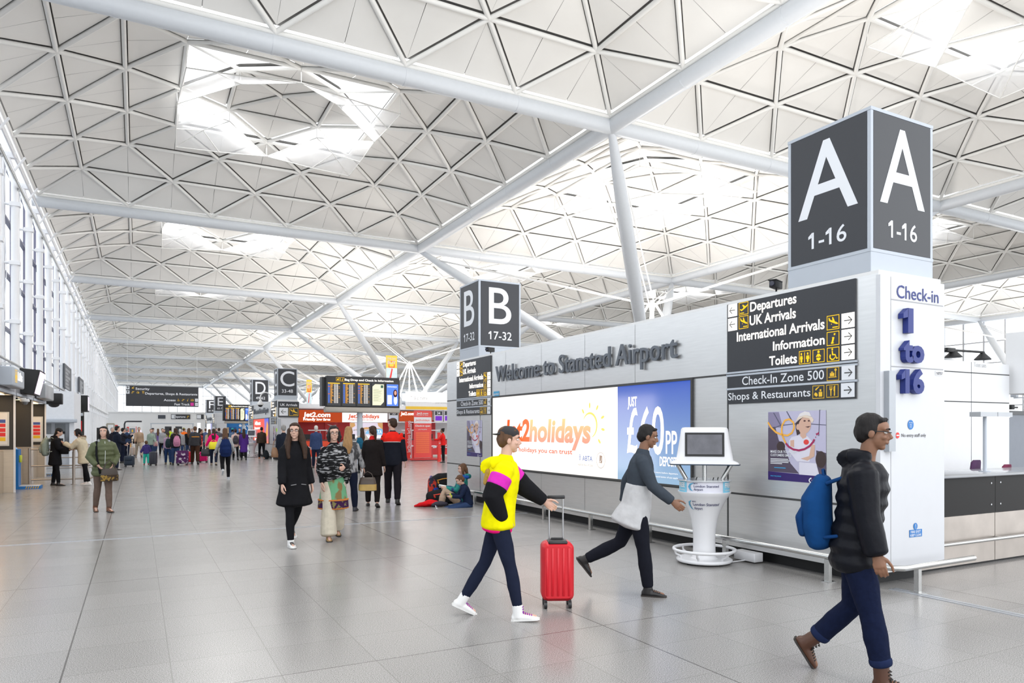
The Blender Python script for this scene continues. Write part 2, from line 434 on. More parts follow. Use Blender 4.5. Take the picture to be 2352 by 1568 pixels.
# ---------------------------------------------------------------- structural trees
def tree():
    r = empty('roof_column', (0, 0, 0))
    zt = 4.6; a = 1.5; H = 8.0-.0
    lamp = MB(); hub = MB()
    for sx in (-1, 1):
        for sy in (-1, 1):
            MB().tube([(sx*a, sy*a, 0), (sx*a, sy*a, zt)], .2, 14).build('post', BEAM, r)
            P, Q = Vector((sx*a, sy*a, zt)), Vector((sx*9, sy*9, beam_h-.12))
            n = 9; pts = [P.lerp(Q, i/(n-1)) for i in range(n)]
            MB().tube(pts, [.17, .22, .26, .28, .285, .28, .26, .21, .12], 14).build('arm', BEAM, r)
            k = P.lerp(Q, .93); s = Vector((-sy*.09, sx*.09, 0))
            rod = MB(); c = Vector((sx*.12, sy*.12, H))
            rod.tube([c+s, k+s], .032, 6).tube([c-s, k-s], .032, 6).tube([c, P+Vector((0, 0, .1))], [.06, .075], 8)
            rod.build('tie_rod', WHITE, r)
            lamp.rbox((sx*1.0-.2, sy*1.0-.2, zt-.5), (sx*1.0+.2, sy*1.0+.2, zt-.2), .05)
    hub.tube([(0, 0, H-.45), (0, 0, H-.1), (0, 0, H+.2)], [.1, .16, .08], 12); hub.tube([(0, 0, zt-.3), (0, 0, H-.3)], .06, 8)
    hub.build('hub', WHITE, r)
    lamp.box((-1.55, -.05, zt-.55), (1.55, .05, zt-.45)).box((-.05, -1.55, zt-.55), (.05, 1.55, zt-.45)).build('uplighter', SIGNGRY, r)
    return r
T0 = tree(); first = True
for cx, cy, d in ((0, 0, 'nearest, rising behind the welcome wall'), (0, 2, 'with white star shaped hub right of the flight board'),
                  (0, 4, 'behind the letter C tower'), (0, 6, 'far off behind the letter E tower'), (0, 8, 'at the very end of the hall'),
                  (2, 0, 'at the right behind the ticket sales wall'), (2, 2, 'in the second row beyond the tie rods')):
    o = T0 if first else copy_tree(T0); first = False
    o.location = (NX0+BAY*cx+9, NY0+BAY*cy+9, 0)
    tag(o, 'pale grey tubular roof column with splayed arms '+d, 'column', 'branching roof columns')
    area('ceiling_uplight', (NX0+BAY*cx+9, NY0+BAY*cy+9, 4.9), (math.pi, 0, 0), 2.4, 2.4, 900, (1, .95, .9))

# ---------------------------------------------------------------- glazed wall on the left
GX = -4.35
def window():
    f = MB(); w_ = 3.6
    TR = (0.05, 3.4, 5.45, 7.5, 9.55, 11.55)
    for y in (-w_/2, 0): f.box((-.05, y-.03, 0), (.05, y+.03, 11.6))
    for z in TR: f.box((-.08, -w_/2, z-.04), (.08, w_/2, z+.04))
    g = MB().add([(0, -w_/2, 0), (0, w_/2, 0), (0, w_/2, 11.6), (0, -w_/2, 11.6)], [(0, 1, 2, 3)])
    return f, g
fr, gl = window()
WF = mat('window_mullion', (.17, .165, .24), .4)
W0 = tag(fr.build('window_1', WF), kind='structure'); gl.build('glass_pane', PANE, W0)
def post():
    p = MB().tube([(0, 0, 0), (0, 0, 10.3), (-.25, 0, 11.2)], .12, 12)
    for z in (3.4, 5.45, 7.5, 9.55):
        p.tube([(0, 0, z), (-.62, 0, z)], .05, 6); p.box((-.16, -.14, z-.07), (.16, .14, z+.07))
    p.tube([(-.36, 0, 0), (-.36, 0, 11.4)], .07, 8)
    for z in (3.4, 7.5):
        p.tube([(-.4, 0, z), (-.4, 1.2, z+4.1)], .014, 5); p.tube([(-.4, 1.2, z), (-.4, 0, z+4.1)], .014, 5)
    p.tube([(-.1, 0, 10.6), (.3, 0, 11.25)], .04, 6); p.box((-.5, -.1, 11.15), (.05, .1, 11.35))
    return p
PW = mat('white_gloss_steel', (.84, .84, .86), .35, noise=.02)
C0 = tag(post().build('wall_left_post', PW), kind='structure')
for i in range(50):
    y = 1.28+3.6*i
    o = W0 if i == 0 else copy_tree(W0); o.location = (GX, y+1.8, 0); o.name = 'window_%d' % (i+1)
    o = C0 if i == 0 else copy_tree(C0); o.location = (-3.78, y, 0)
m = MB().tube([(-3.62, 1, 10.1), (-3.62, 181, 10.1)], .055, 8)
for i in range(50): m.box((-3.75, 1.28+3.6*i-.05, 10.03), (-3.62, 1.28+3.6*i+.05, 10.17))
tag(m.build('trim_5', STEELD), kind='structure')
m = MB().tube([(-3.35, 1, 3.7), (-3.35, 110, 3.7)], .04, 8)
for i in range(30): m.box((-3.75, 1.28+3.6*i-.04, 3.66), (-3.35, 1.28+3.6*i+.04, 3.74))
tag(m.build('trim_6', STEELD), kind='structure')
m = MB()
for i in range(100): m.tube([(-3.78, 1.28+1.8*i, 11.2), (-3.95, 1.28+1.8*(i+1), 11.75)], .03, 5); m.tube([(-3.95, 1.28+1.8*i, 11.75), (-3.78, 1.28+1.8*(i+1), 11.2)], .03, 5)
m.tube([(-3.95, 1, 11.75), (-3.95, 181, 11.75)], .06, 6).tube([(-3.78, 1, 11.2), (-3.78, 181, 11.2)], .05, 6)
tag(m.build('trim_7', PW), kind='structure')
# pale building seen outside through the glass
m = MB()
for i in range(40): m.box((-15, -10+5*i, 0), (-14.5, -10+5*i+4.86, 4.4)).box((-15, -10+5*i, 4.6), (-14.4, -10+5*i+4.86, 6.6))
m.box((-16, -10, 6.7), (-13.6, 190, 7.1)).box((-16, -10, 0), (-15.05, 190, 7))
tag(m.build('exterior_building', mat('exterior_grey', (.60, .65, .68), .6, noise=.15, scale=.5)), kind='structure')
m = MB().add([(-30, -30, -.1), (-4.7, -30, -.1), (-4.7, 200, -.1), (-30, 200, -.1)], [(0, 1, 2, 3)]); tag(m.build('exterior_pavement', mat('pavement', (.6, .6, .6), .8)), kind='structure')
# far glazed end and right flank
def grid_wall(name, axis, c, a0, a1, h, nu, nv, z0=0):
    f = MB()
    P = (lambda u, z, d: (u, c+d, z)) if axis == 'Y' else (lambda u, z, d: (c+d, u, z))
    for i in range(nu+1):
        u = a0+(a1-a0)*i/nu; f.box(P(u-.06, z0, -.08), P(u+.06, h, .08))
    for j in range(nv+1):
        z = z0+(h-z0)*j/nv; f.box(P(a0, z-.05, -.07), P(a1, z+.05, .07))
    o = tag(f.build(name, mat('pale_mullion', (.55, .55, .57), .5)), kind='structure')
    MB().add([P(a0, z0, 0), P(a1, z0, 0), P(a1, h, 0), P(a0, h, 0)], [(0, 1, 2, 3)]).build('glass_pane', PANE, o)
    return o
grid_wall('wall_back', 'Y', 181.6, -4.4, 68, 11.6, 40, 6)
grid_wall('wall_right', 'X', 68.2, 1, 181, 11.6, 100, 6)
# white inner wall across the far concourse
m = MB().box((-4.0, 118, 2.75), (14, 118.4, 4.25)).box((-4.0, 118, 0), (1.7, 118.4, 2.75)).box((8.6, 118, 0), (14, 118.4, 2.75)).box((-4.0, 117.9, 4.2), (14, 118.5, 4.32))
m.box((1.7, 125, 0), (8.6, 125.3, 3.2))
tag(m.build('wall_far', WHITE), kind='structure')
# ---------------------------------------------------------------- check-in block nearest the camera (towers A and B)
FX = 6.88; EY = 4.75; YB = 16.5; TOP = 3.31
FA = Face((FX, 0, 0), (0, -1, 0), (0, 0, 1))          # long face, seen from the concourse; x = -Y
def qa(px, py): p = onX(px, py, FX); return -p[1], p[2]
FE = Face((0, EY, 0), (1, 0, 0), (0, 0, 1))           # short end face; x = X
def qe(px, py): p = onY(px, py, EY); return p[0], p[2]
def ptext(F, q, mb, txt, L, R, top, **k):
    """text whose baseline starts at photo point L, ends at column R and rises to row top"""
    x0, z0 = q(*L); x1, _ = q(R, L[1]); _, z1 = q(L[0], top)
    F.text(mb, txt, x0, z0, z1-z0, width=x1-x0, **k)
def prect(F, q, mb, a, b, d=.004, th=None):
    x0, z0 = q(*a); x1, _ = q(b[0], a[1]); _, z1 = q(a[0], b[1])
    F.rect(mb, min(x0, x1), min(z0, z1), max(x0, x1), max(z0, z1), d, th); return min(x0, x1), min(z0, z1), max(x0, x1), max(z0, z1)

def arrow(F, mb, x, y, s, left, d):
    k = -1 if left else 1
    F.stroke(mb, [(x-.30*s*k, y), (x+.28*s*k, y)], .07*s, d)
    F.stroke(mb, [(x+.04*s*k, y+.26*s), (x+.31*s*k, y), (x+.04*s*k, y-.26*s)], .075*s, d)
PIC = {
 'takeoff': [[(.10,.46),(.20,.50),(.30,.44),(.50,.56),(.36,.78),(.44,.82),(.68,.66),(.82,.72),(.92,.78),(.95,.72),(.86,.62),(.66,.50),(.30,.32),(.22,.36)], [(.12,.12),(.55,.12),(.55,.19),(.12,.19)]],
 'landing': [[(.14,.86),(.22,.84),(.28,.72),(.46,.62),(.44,.88),(.52,.86),(.66,.54),(.84,.46),(.92,.38),(.88,.34),(.74,.36),(.30,.56),(.18,.64)], [(.46,.12),(.90,.12),(.90,.19),(.46,.19)], [(.36,.36),(.42,.36),(.42,.42),(.36,.42)]],
 'info': [[(.36,.12),(.50,.12),(.62,.58),(.48,.60),(.40,.55),(.46,.53)], [(.56,.72),(.68,.72),(.70,.86),(.58,.86)], [(.36,.12),(.34,.2),(.40,.24),(.54,.20),(.60,.16),(.50,.12)]],
 'toilets': [[(.12,.62),(.30,.62),(.34,.38),(.29,.36),(.28,.12),(.14,.12),(.13,.36),(.08,.38)], [(.15,.68),(.27,.68),(.27,.84),(.15,.84)], [(.47,.10),(.52,.10),(.52,.88),(.47,.88)], [(.66,.62),(.88,.62),(.92,.36),(.86,.36),(.84,.12),(.70,.12),(.69,.36),(.62,.36)], [(.71,.68),(.83,.68),(.83,.84),(.71,.84)]],
 'baby': [[(.42,.72),(.58,.72),(.60,.86),(.50,.92),(.40,.86)], [(.28,.46),(.42,.66),(.58,.66),(.72,.46),(.66,.40),(.58,.50),(.58,.42),(.42,.42),(.42,.50),(.34,.40)], [(.34,.36),(.66,.36),(.68,.24),(.50,.10),(.32,.24)]],
 'wheel': [[(.38,.80),(.50,.80),(.50,.92),(.38,.92)], [(.40,.76),(.48,.76),(.52,.52),(.70,.50),(.80,.24),(.90,.26),(.88,.18),(.76,.16),(.66,.42),(.42,.44)], [(.26,.52),(.34,.50),(.30,.30),(.42,.18),(.56,.20),(.66,.32),(.70,.28),(.58,.12),(.40,.09),(.24,.22),(.20,.36)]],
 'bags': [[(.16,.24),(.80,.24),(.80,.30),(.16,.30)], [(.26,.34),(.62,.34),(.62,.58),(.26,.58)], [(.36,.60),(.52,.60),(.52,.68),(.36,.68)], [(.70,.30),(.76,.30),(.76,.72),(.70,.72)], [(.66,.72),(.80,.72),(.84,.82),(.73,.92),(.62,.82)]],
 'shops': [[(.14,.28),(.34,.14),(.46,.24),(.40,.40),(.26,.48),(.18,.42)], [(.22,.66),(.32,.62),(.38,.70),(.60,.90),(.56,.92),(.30,.78)], [(.54,.14),(.84,.14),(.84,.50),(.54,.50)], [(.62,.54),(.76,.54),(.76,.70),(.62,.70)]],
 'food': [[(.34,.12),(.42,.12),(.43,.56),(.50,.62),(.50,.90),(.46,.90),(.45,.66),(.40,.66),(.40,.90),(.36,.90),(.35,.66),(.30,.66),(.30,.90),(.26,.90),(.26,.62),(.33,.56)], [(.62,.12),(.72,.12),(.74,.90),(.66,.90),(.60,.80),(.60,.5),(.64,.46)]],
}
def picto(F, mb, name, x0, y0, x1, y1, d=.006, border=True):
    w_, h_ = x1-x0, y1-y0
    if border: F.frame(mb, x0, y0, x1, y1, .045*h_, d)
    for i, P in enumerate(PIC[name]):
        F.poly(mb, [(x0+w_*a, y0+h_*b) for a, b in P], d+.0004*(i+1))

# block body ------------------------------------------------------
XB = FX+1.08
JOINTM = mat('panel_joint_dark', (.05, .05, .05), .6)
blk = empty('check_in_block', (FX, EY, 0), 'long stainless steel clad check-in block carrying the big Welcome letters', 'building block', 'check-in blocks')
def loc(mb, r):                                  # world shapes -> children of r
    off = r.location; mb.v = [(p[0]-off[0], p[1]-off[1], p[2]-off[2]) for p in mb.v]; return mb
def part(mb, name, m, r, label=None):
    o = loc(mb, r).build(name, m, r)
    if label: o['label'] = label
    return o
part(MB().box((FX, EY+.03, .15), (XB, YB, TOP)), 'cladding', STEEL, blk)
part(MB().box((FX+.16, EY+.2, 0), (XB-.1, YB-.1, .15)), 'plinth', BLACK, blk)
part(MB().box((FX, EY+.03, TOP), (XB, YB, TOP+.035)), 'top_trim', WHITE, blk)
m = MB()
for px in (1672,): x = qa(px, 900)[0]; FA.rect(m, x-.012, .2, x+.012, TOP, .003)
for px in (1103,): x = qa(px, 900)[0]; FA.rect(m, x-.008, .2, x+.008, TOP, .003)
x0, x1 = -YB, qa(1970, 900)[0]
FA.rect(m, x0, 2.375, x1, 2.40, .003); FA.rect(m, x0, .825, x1, .85, .003)
for y in (8.9, 10.3, 11.8, 13.3): FA.rect(m, -y-.002, .2, -y+.002, TOP, .002)
part(m, 'panel_joint', JOINTM, blk)
# white end panel with door seams
ew0, ew1 = qe(2022, 900)[0], qe(2168, 900)[0]
part(MB().box((ew0, EY, .2), (XB+.02, EY+.05, TOP-.02)), 'end_panel', mat('white_laminate', (.62, .63, .66), .3, noise=.02), blk, 'white laminate end panel')
m = MB()
for py in (687, 841):
    a, z = qe(2047, py); b, _ = qe(2166, py); FE.rect(m, a, z-.006, b, z+.006, .002)
x, _ = qe(2046, 900); FE.rect(m, x-.003, .2, x+.003, TOP-.03, .002)
part(m, 'door_seam', mat('seam_grey', (.35, .35, .36), .5), blk)
m = MB(); a, z1 = qe(2030, 852); b, z0 = qe(2045, 1036); FE.rect(m, a, z0, b, z1, .0, .06)
part(m, 'door_handle', mat('handle_grey', (.38, .40, .43), .35, .4), blk, 'long grey vertical pull handle')
cp = empty('call_point', (FX, 4.9, 1.6), 'small lime green call point box on the steel corner', 'call point')
m = MB(); prect(FA, qa, m, (1997, 990), (2011, 967), .004, .02); part(m, 'case', mat('lime_plastic', (.45, .8, .02), .4), cp)
m = MB(); FA.disc(m, *qa(2004, 980), .022, .027); part(m, 'button', BLACK, cp)
# check-in lettering on the end
NAVY = mat('navy_letter', (.010, .024, .19), .45, noise=.04)
o = empty('check_in_lettering', (ew0, EY, 2), 'navy raised Check-in 1 to 16 lettering on the white end panel', 'lettering')
m = MB(); ptext(FE, qe, m, 'Check-in', (2059, 683), 2155, 654, bold=.004); part(m, 'flat_lettering', NAVY, o)
m = MB()
ptext(FE, qe, m, '1', (2062, 761), 2085, 711, bold=.045, th=.06); ptext(FE, qe, m, 'to', (2063, 829), 2110, 779, bold=.045, th=.06)
ptext(FE, qe, m, '16', (2058, 900), 2110, 851, bold=.045, th=.06); part(m, 'raised_lettering', NAVY, o)
o = empty('notice', (ew0, EY, 1.6), 'small blue disc and red No entry staff only notice on the white end panel', 'notice')
m = MB(); x, z = qe(2091, 975); FE.disc(m, x, z, .052, .004); part(m, 'blue_disc', BLUE, o)
m = MB(); x, z = qe(2061, 999.5); FE.disc(m, x, z, .032, .004); part(m, 'red_disc', RED, o)
m = MB(); FE.rect(m, x-.024, z-.006, x+.024, z+.006, .006)
for i, t in enumerate(('Fire exit', 'keep', 'clear')): FE.text(m, t, qe(2091, 975)[0], qe(2091, 975)[1]+.016-.022*i, .012, .006, 'C')
part(m, 'white_marking', WHITE, o)
m = MB(); ptext(FE, qe, m, 'No entry staff only', (2070, 1003), 2126, 995.5, bold=.004); part(m, 'lettering', JOINTM, o)
o = empty('fire_exit_notice', (ew0, EY, .6), 'small blue FIRE EXIT KEEP CLEAR sticker low on the white end panel', 'notice')
m = MB(); prect(FE, qe, m, (2088, 1234), (2117, 1217)); x, z = qe(2102, 1208); FE.disc(m, x, z, .036); part(m, 'sticker', BLUE, o)
m = MB(); FE.rect(m, x-.004, z-.008, x+.004, z+.024, .006); FE.rect(m, x-.004, z-.024, x+.004, z-.015, .006)
ptext(FE, qe, m, 'FIRE EXIT', (2091, 1224.5), 2114, 1219, bold=.01); ptext(FE, qe, m, 'KEEP CLEAR', (2090, 1232), 2115, 1227, bold=.01); part(m, 'lettering', WHITE, o)
o = empty('number_label', (ew0, EY, 2), 'tiny white 10757 asset label at the edge of the end panel', 'label')
m = MB(); prect(FE, qe, m, (2148, 862), (2166, 852), .003); part(m, 'plate', mat('label_white', (.72, .72, .75), .5), o); m = MB(); ptext(FE, qe, m, '10757', (2150, 860), 2164, 854, d=.005); part(m, 'lettering', JOINTM, o)
m = MB(); ptext(FA, qa, m, 'global', (1135, 907), 1146, 903, d=.007); mm = MB(); prect(FA, qa, mm, (1134, 910), (1147, 899), .004)
o = empty('media_owner_plate', (FX, 13.8, 2.4), 'small blue plate above the lit advertisement', 'plate'); part(mm, 'plate', mat('plate_blue', (.05, .35, .62), .4), o); part(m, 'lettering', WHITE, o)
# raised welcome letters
wl = empty('welcome_lettering', (FX, 10, 2.7), 'large raised grey Welcome letters on the nearest steel block', 'lettering')
m = MB(); x0 = qa(1143, 870)[0]; x1 = qa(1560, 870)[0]
FA.text(m, 'Welcome to Stansted Airport', x0, 2.70, .325, .025, width=x1-x0, bold=.006, th=.035, res=4)
part(m, 'raised_letters', mat('letter_slate', (.13, .145, .17), .4, .2), wl)
# lit advertisement
def grad(key, z0, z1, c0, c1, emis, axis=2):
    if key in _M: return _M[key]
    mt = bpy.data.materials.new(key); mt.use_nodes = True; _M[key] = mt; nt = mt.node_tree; b = nt.nodes['Principled BSDF']
    tc = nt.nodes.new('ShaderNodeTexCoord'); sp = nt.nodes.new('ShaderNodeSeparateXYZ'); mr = nt.nodes.new('ShaderNodeMapRange'); mx = nt.nodes.new('ShaderNodeMix'); mx.data_type = 'RGBA'
    nt.links.new(tc.outputs['Object'], sp.inputs[0]); nt.links.new(sp.outputs[axis], mr.inputs[0]); mr.inputs[1].default_value = z0; mr.inputs[2].default_value = z1
    nt.links.new(mr.outputs[0], mx.inputs[0]); mx.inputs[6].default_value = (*c0, 1); mx.inputs[7].default_value = (*c1, 1)
    b.inputs['Base Color'].default_value = (.08, .08, .09, 1); nt.links.new(mx.outputs[2], b.inputs['Emission Color']); b.inputs['Emission Strength'].default_value = emis; b.inputs['Roughness'].default_value = .4; b.inputs['Specular IOR Level'].default_value = .1
    return mt
AZ0, AZ1 = .87, 2.36
ad = empty('advertising_lightbox', (FX, 10, 0), 'wide lit white and blue holiday advertisement with sun logo on the steel block', 'advertisement')
def q8(cx, cy): return qa(1130+cx*.20833, 860+cy*.20833)
xa, xm, xb = qa(1133, 990)[0], qa(1420, 990)[0], qa(1590, 990)[0]
m = MB(); FA.frame(m, xa-.03, AZ0-.03, xb+.03, AZ1+.03, .03, .004, .03); part(m, 'frame', JOINTM, ad)
m = MB(); FA.rect(m, xa, AZ0, xm, AZ1, .012); part(m, 'white_panel', mat('lit_white_panel', (1, .95, .90), .3, emis=.62, noise=.005), ad)
m = MB(); FA.rect(m, xm, AZ0, xb, AZ1, .012); part(m, 'blue_panel', grad('lit_blue_panel', AZ0, AZ1, (.42, .68, .95), (.025, .12, .72), .42), ad)
m = MB(); xl = q8(143, 700)[0]; xr = q8(1090, 700)[0]; wj = (xr-xl)
zb = q8(470, 730)[1]; zc = q8(480, 497)[1]
FA.text(m, 'Jet2', xl, zb, (zc-zb)*.98, .016, width=wj*.335, bold=.035, shear=.12, res=4); part(m, 'airline_name', mat('ad_orange', (.95, .13, .02), .4, emis=.55, noise=.01), ad)
m = MB(); FA.text(m, 'holidays', xl+wj*.335, zb, (zc-zb)*.96, .016, width=wj*.665, bold=.035, shear=.12, res=4); part(m, 'holiday_name', grad('ad_yellow_orange', zb, zc, (.95, .16, .02), (.98, .55, .08), .55), ad)
m = MB(); x0, z0 = q8(112, 835); x1 = q8(893, 850)[0]; FA.text(m, 'Package holidays you can trust', x0, z0, .085, .016, width=x1-x0, bold=.012, res=3); part(m, 'strapline', mat('ad_red_orange', (.85, .09, .015), .4, emis=.5, noise=.01), ad)
m = MB(); cxs, czs = q8(1085, 560); R_ = czs-q8(1085, 425)[1]; R_ = abs(R_)
pts = []; wd = []
for i in range(25):
    a = math.radians(150-i*9.2); pts.append((cxs+R_*1.02*math.cos(a), czs+R_*math.sin(a))); wd.append(.004+.035*math.sin(math.pi*(i+.5)/25)**.7)
FA.stroke(m, pts, wd, .016)
for cx, cy in ((1085, 340), (1168, 365), (1012, 405), (1228, 470), (1232, 605), (1192, 735)):
    x, z = q8(cx, cy); an = math.atan2(z-czs, x-cxs); P = [(x+.05*math.cos(t)*math.cos(an)-.022*math.sin(t)*math.sin(an), z+.05*math.cos(t)*math.sin(an)+.022*math.sin(t)*math.cos(an)) for t in [k*math.pi/8 for k in range(16)]]
    FA.poly(m, P, .016)
part(m, 'sun_emblem', mat('ad_pale_yellow', (1, .66, .14), .4, emis=.55, noise=.01), ad)
m = MB(); x0, z0 = q8(1005, 948); x1 = q8(1115, 948)[0]; FA.text(m, 'ABTA', x0, z0, .085, .016, width=x1-x0, bold=.004)
x, z = q8(978, 910)
for i in range(6): FA.rect(m, x-.028+.004*abs(i-2.5), z-.05+.018*i, x+.03-.006*abs(i-2.5), z-.041+.018*i, .016)
part(m, 'association_name', mat('ad_blue', (.08, .2, .62), .4, emis=.3), ad)
m = MB(); x0, z0 = q8(955, 1000); x1 = q8(1120, 1000)[0]; FA.text(m, 'ABTA No.V1256', x0, z0, .032, .016, width=x1-x0, bold=0); part(m, 'membership_number', mat('ad_pale_grey', (.55, .5, .47), .4, emis=.3), ad)
m = MB(); x, z = q8(1207, 945); n = 28
for rr, t in ((.13, .006), (.118, .002)): FA.stroke(m, [(x+rr*.95*math.cos(2*math.pi*k/n), z+rr*math.sin(2*math.pi*k/n)) for k in range(n+1)], t, .016)
FA.poly(m, [(x-.055, z-.05), (x+.02, z-.055), (x+.04, z-.03), (x+.045, z+.075), (x-.03, z+.085), (x-.035, z-.02)], .016)
part(m, 'round_seal', mat('ad_brown', (.09, .055, .04), .4), ad)
m = MB(); FA.stroke(m, [(x-.02, z-.03), (x+.01, z-.01), (x+.03, z+.06)], [.014, .012, .004], .018); FA.stroke(m, [(x-.045, z-.043), (x+.02, z-.046)], .008, .018); part(m, 'seal_highlight', mat('lit_white_panel', (1, .95, .9)), ad)
m = MB(); ZB = lambda cx, cy: q8(cx, cy)
def ftext(txt, c0, c1, base, top, **k): a, z0 = ZB(c0, base); b, _ = ZB(c1, base); _, z1 = ZB(c0, top); FA.text(m, txt, a, z0, z1-z0, .016, width=b-a, **k)
ftext('JUST', 1505, 1607, 350, 252, bold=.03); ftext('60', 1640, 1905, 862, 372, bold=.012, res=4); ftext('\u00a3', 1497, 1615, 850, 380, bold=.012, res=4); ftext('PP', 1925, 2050, 868, 625, bold=.012); ftext('DEPOSIT', 1858, 2045, 1003, 905, bold=.02)
ftext('Bookings made 20 weeks or more before departure', 1545, 2060, 1062, 1045, bold=0, res=1); ftext('Deposit due on booking. General terms of use apply.', 1545, 2065, 1105, 1088, bold=0, res=1)
part(m, 'price_lettering', mat('lit_cream', (1, .92, .85), .3, emis=.8, noise=.005), ad)
area('lightbox_glow', (FX-.12, 10.6, 1.6), (0, -math.pi/2, 0), 1.2, 4.4, 26, (1, .9, .8))

# directional sign ------------------------------------------------
def qs(cx, cy): return qa(1660+cx*.17215, 660+cy*.17215)
def dirsign():
    sx0, sx1 = qs(80, 700)[0], qs(1785, 700)[0]
    r = empty('direction_sign', (FX, -(sx0+sx1)/2, 2.7))
    def rc(mb, c0, c1, t, b, d, th=None):
        x0, z1 = qs(c0, t); x1, _ = qs(c1, t); _, z0 = qs(c0, b); FA.rect(mb, x0, z0, x1, z1, d, th); return x0, z0, x1, z1
    m = MB(); FA.rect(m, sx0, 2.42, sx1, TOP-.01, .002, .02); FA.rect(m, sx0, 2.21, sx1, 2.36, .002, .02); FA.rect(m, sx0, 2.0, sx1, 2.18, .002, .02)
    part(m, 'sign_panel', SIGNBLK, r)
    m = MB()
    for z in (2.405, 2.37, 2.195): FA.rect(m, sx0-.02, z-.012, sx1+.02, z+.012, .004, .02)
    part(m, 'panel_trim', SIGNGRY, r)
    D = .025
    m = MB()
    for t, c0, c1, b, tp in (('Departures', 385, 1003, 325, 205), ('UK Arrivals', 378, 995, 508, 385), ('International Arrivals', 207, 1378, 722, 605), ('Information', 690, 1380, 842, 728), ('Toilets', 640, 1010, 1042, 925)):
        x0, z0 = qs(c0, b); x1, _ = qs(c1, b); _, z1 = qs(c0, tp); FA.text(m, t, x0, z0, z1-z0, D, width=x1-x0, bold=.018)
    part(m, 'lit_lettering', LITW, r, 'glowing white lettering'); tiles = []
    for q_ in ((90, 212, 238, 402), (90, 212, 422, 588), (1605, 1780, 355, 550), (1605, 1780, 570, 760), (1605, 1780, 780, 972)):
        m = MB(); tiles.append(rc(m, *q_, D)); part(m, 'arrow_tile', LITW, r, 'glowing white arrow tile')
    m = MB()
    for nme, c0, c1, t, b in (('takeoff', 235, 360, 212, 378), ('landing', 235, 360, 392, 560), ('landing', 1408, 1575, 385, 575), ('info', 1408, 1575, 600, 783), ('wheel', 1410, 1575, 808, 995), ('baby', 1220, 1378, 835, 1008), ('toilets', 1038, 1190, 853, 1028)):
        x0, z1 = qs(c0, t); x1, _ = qs(c1, t); _, z0 = qs(c0, b); picto(FA, m, nme, x0, z0, x1, z1, D)
    part(m, 'lit_pictogram', LITY, r, 'glowing yellow pictograms')
    m = MB()
    for t, c0, c1, b, tp in (('Check-In Zone 500', 278, 1372, 1303, 1195), ('Shops & Restaurants', 92, 1190, 1505, 1412)):
        x0, z0 = qs(c0, b); x1, _ = qs(c1, b); _, z1 = qs(c0, tp); FA.text(m, t, x0, z0, z1-z0, D, width=x1-x0, bold=.008)
    part(m, 'lettering', LETTER, r); tiles2 = []
    for q_ in ((1605, 1785, 1050, 1237), (1597, 1780, 1280, 1467)):
        m = MB(); tiles2.append(rc(m, *q_, D)); part(m, 'arrow_tile', LETTER, r)
    m = MB()
    for nme, c0, c1, t, b in (('bags', 1408, 1572, 1072, 1250), ('shops', 1218, 1375, 1312, 1485), ('food', 1403, 1565, 1300, 1470)):
        x0, z1 = qs(c0, t); x1, _ = qs(c1, t); _, z0 = qs(c0, b); picto(FA, m, nme, x0, z0, x1, z1, D)
    part(m, 'pictogram', YEL, r)
    m = MB()
    for i, (x0, z0, x1, z1) in enumerate(tiles+tiles2): arrow(FA, m, (x0+x1)/2, (z0+z1)/2, min(x1-x0, z1-z0), i < 2, D+.003)
    part(m, 'arrow', JOINTM, r)
    return r
ds = dirsign(); tag(ds, 'glowing Departures and Arrivals direction sign on the steel block under the A tower', 'sign', 'direction signs on the check-in blocks')
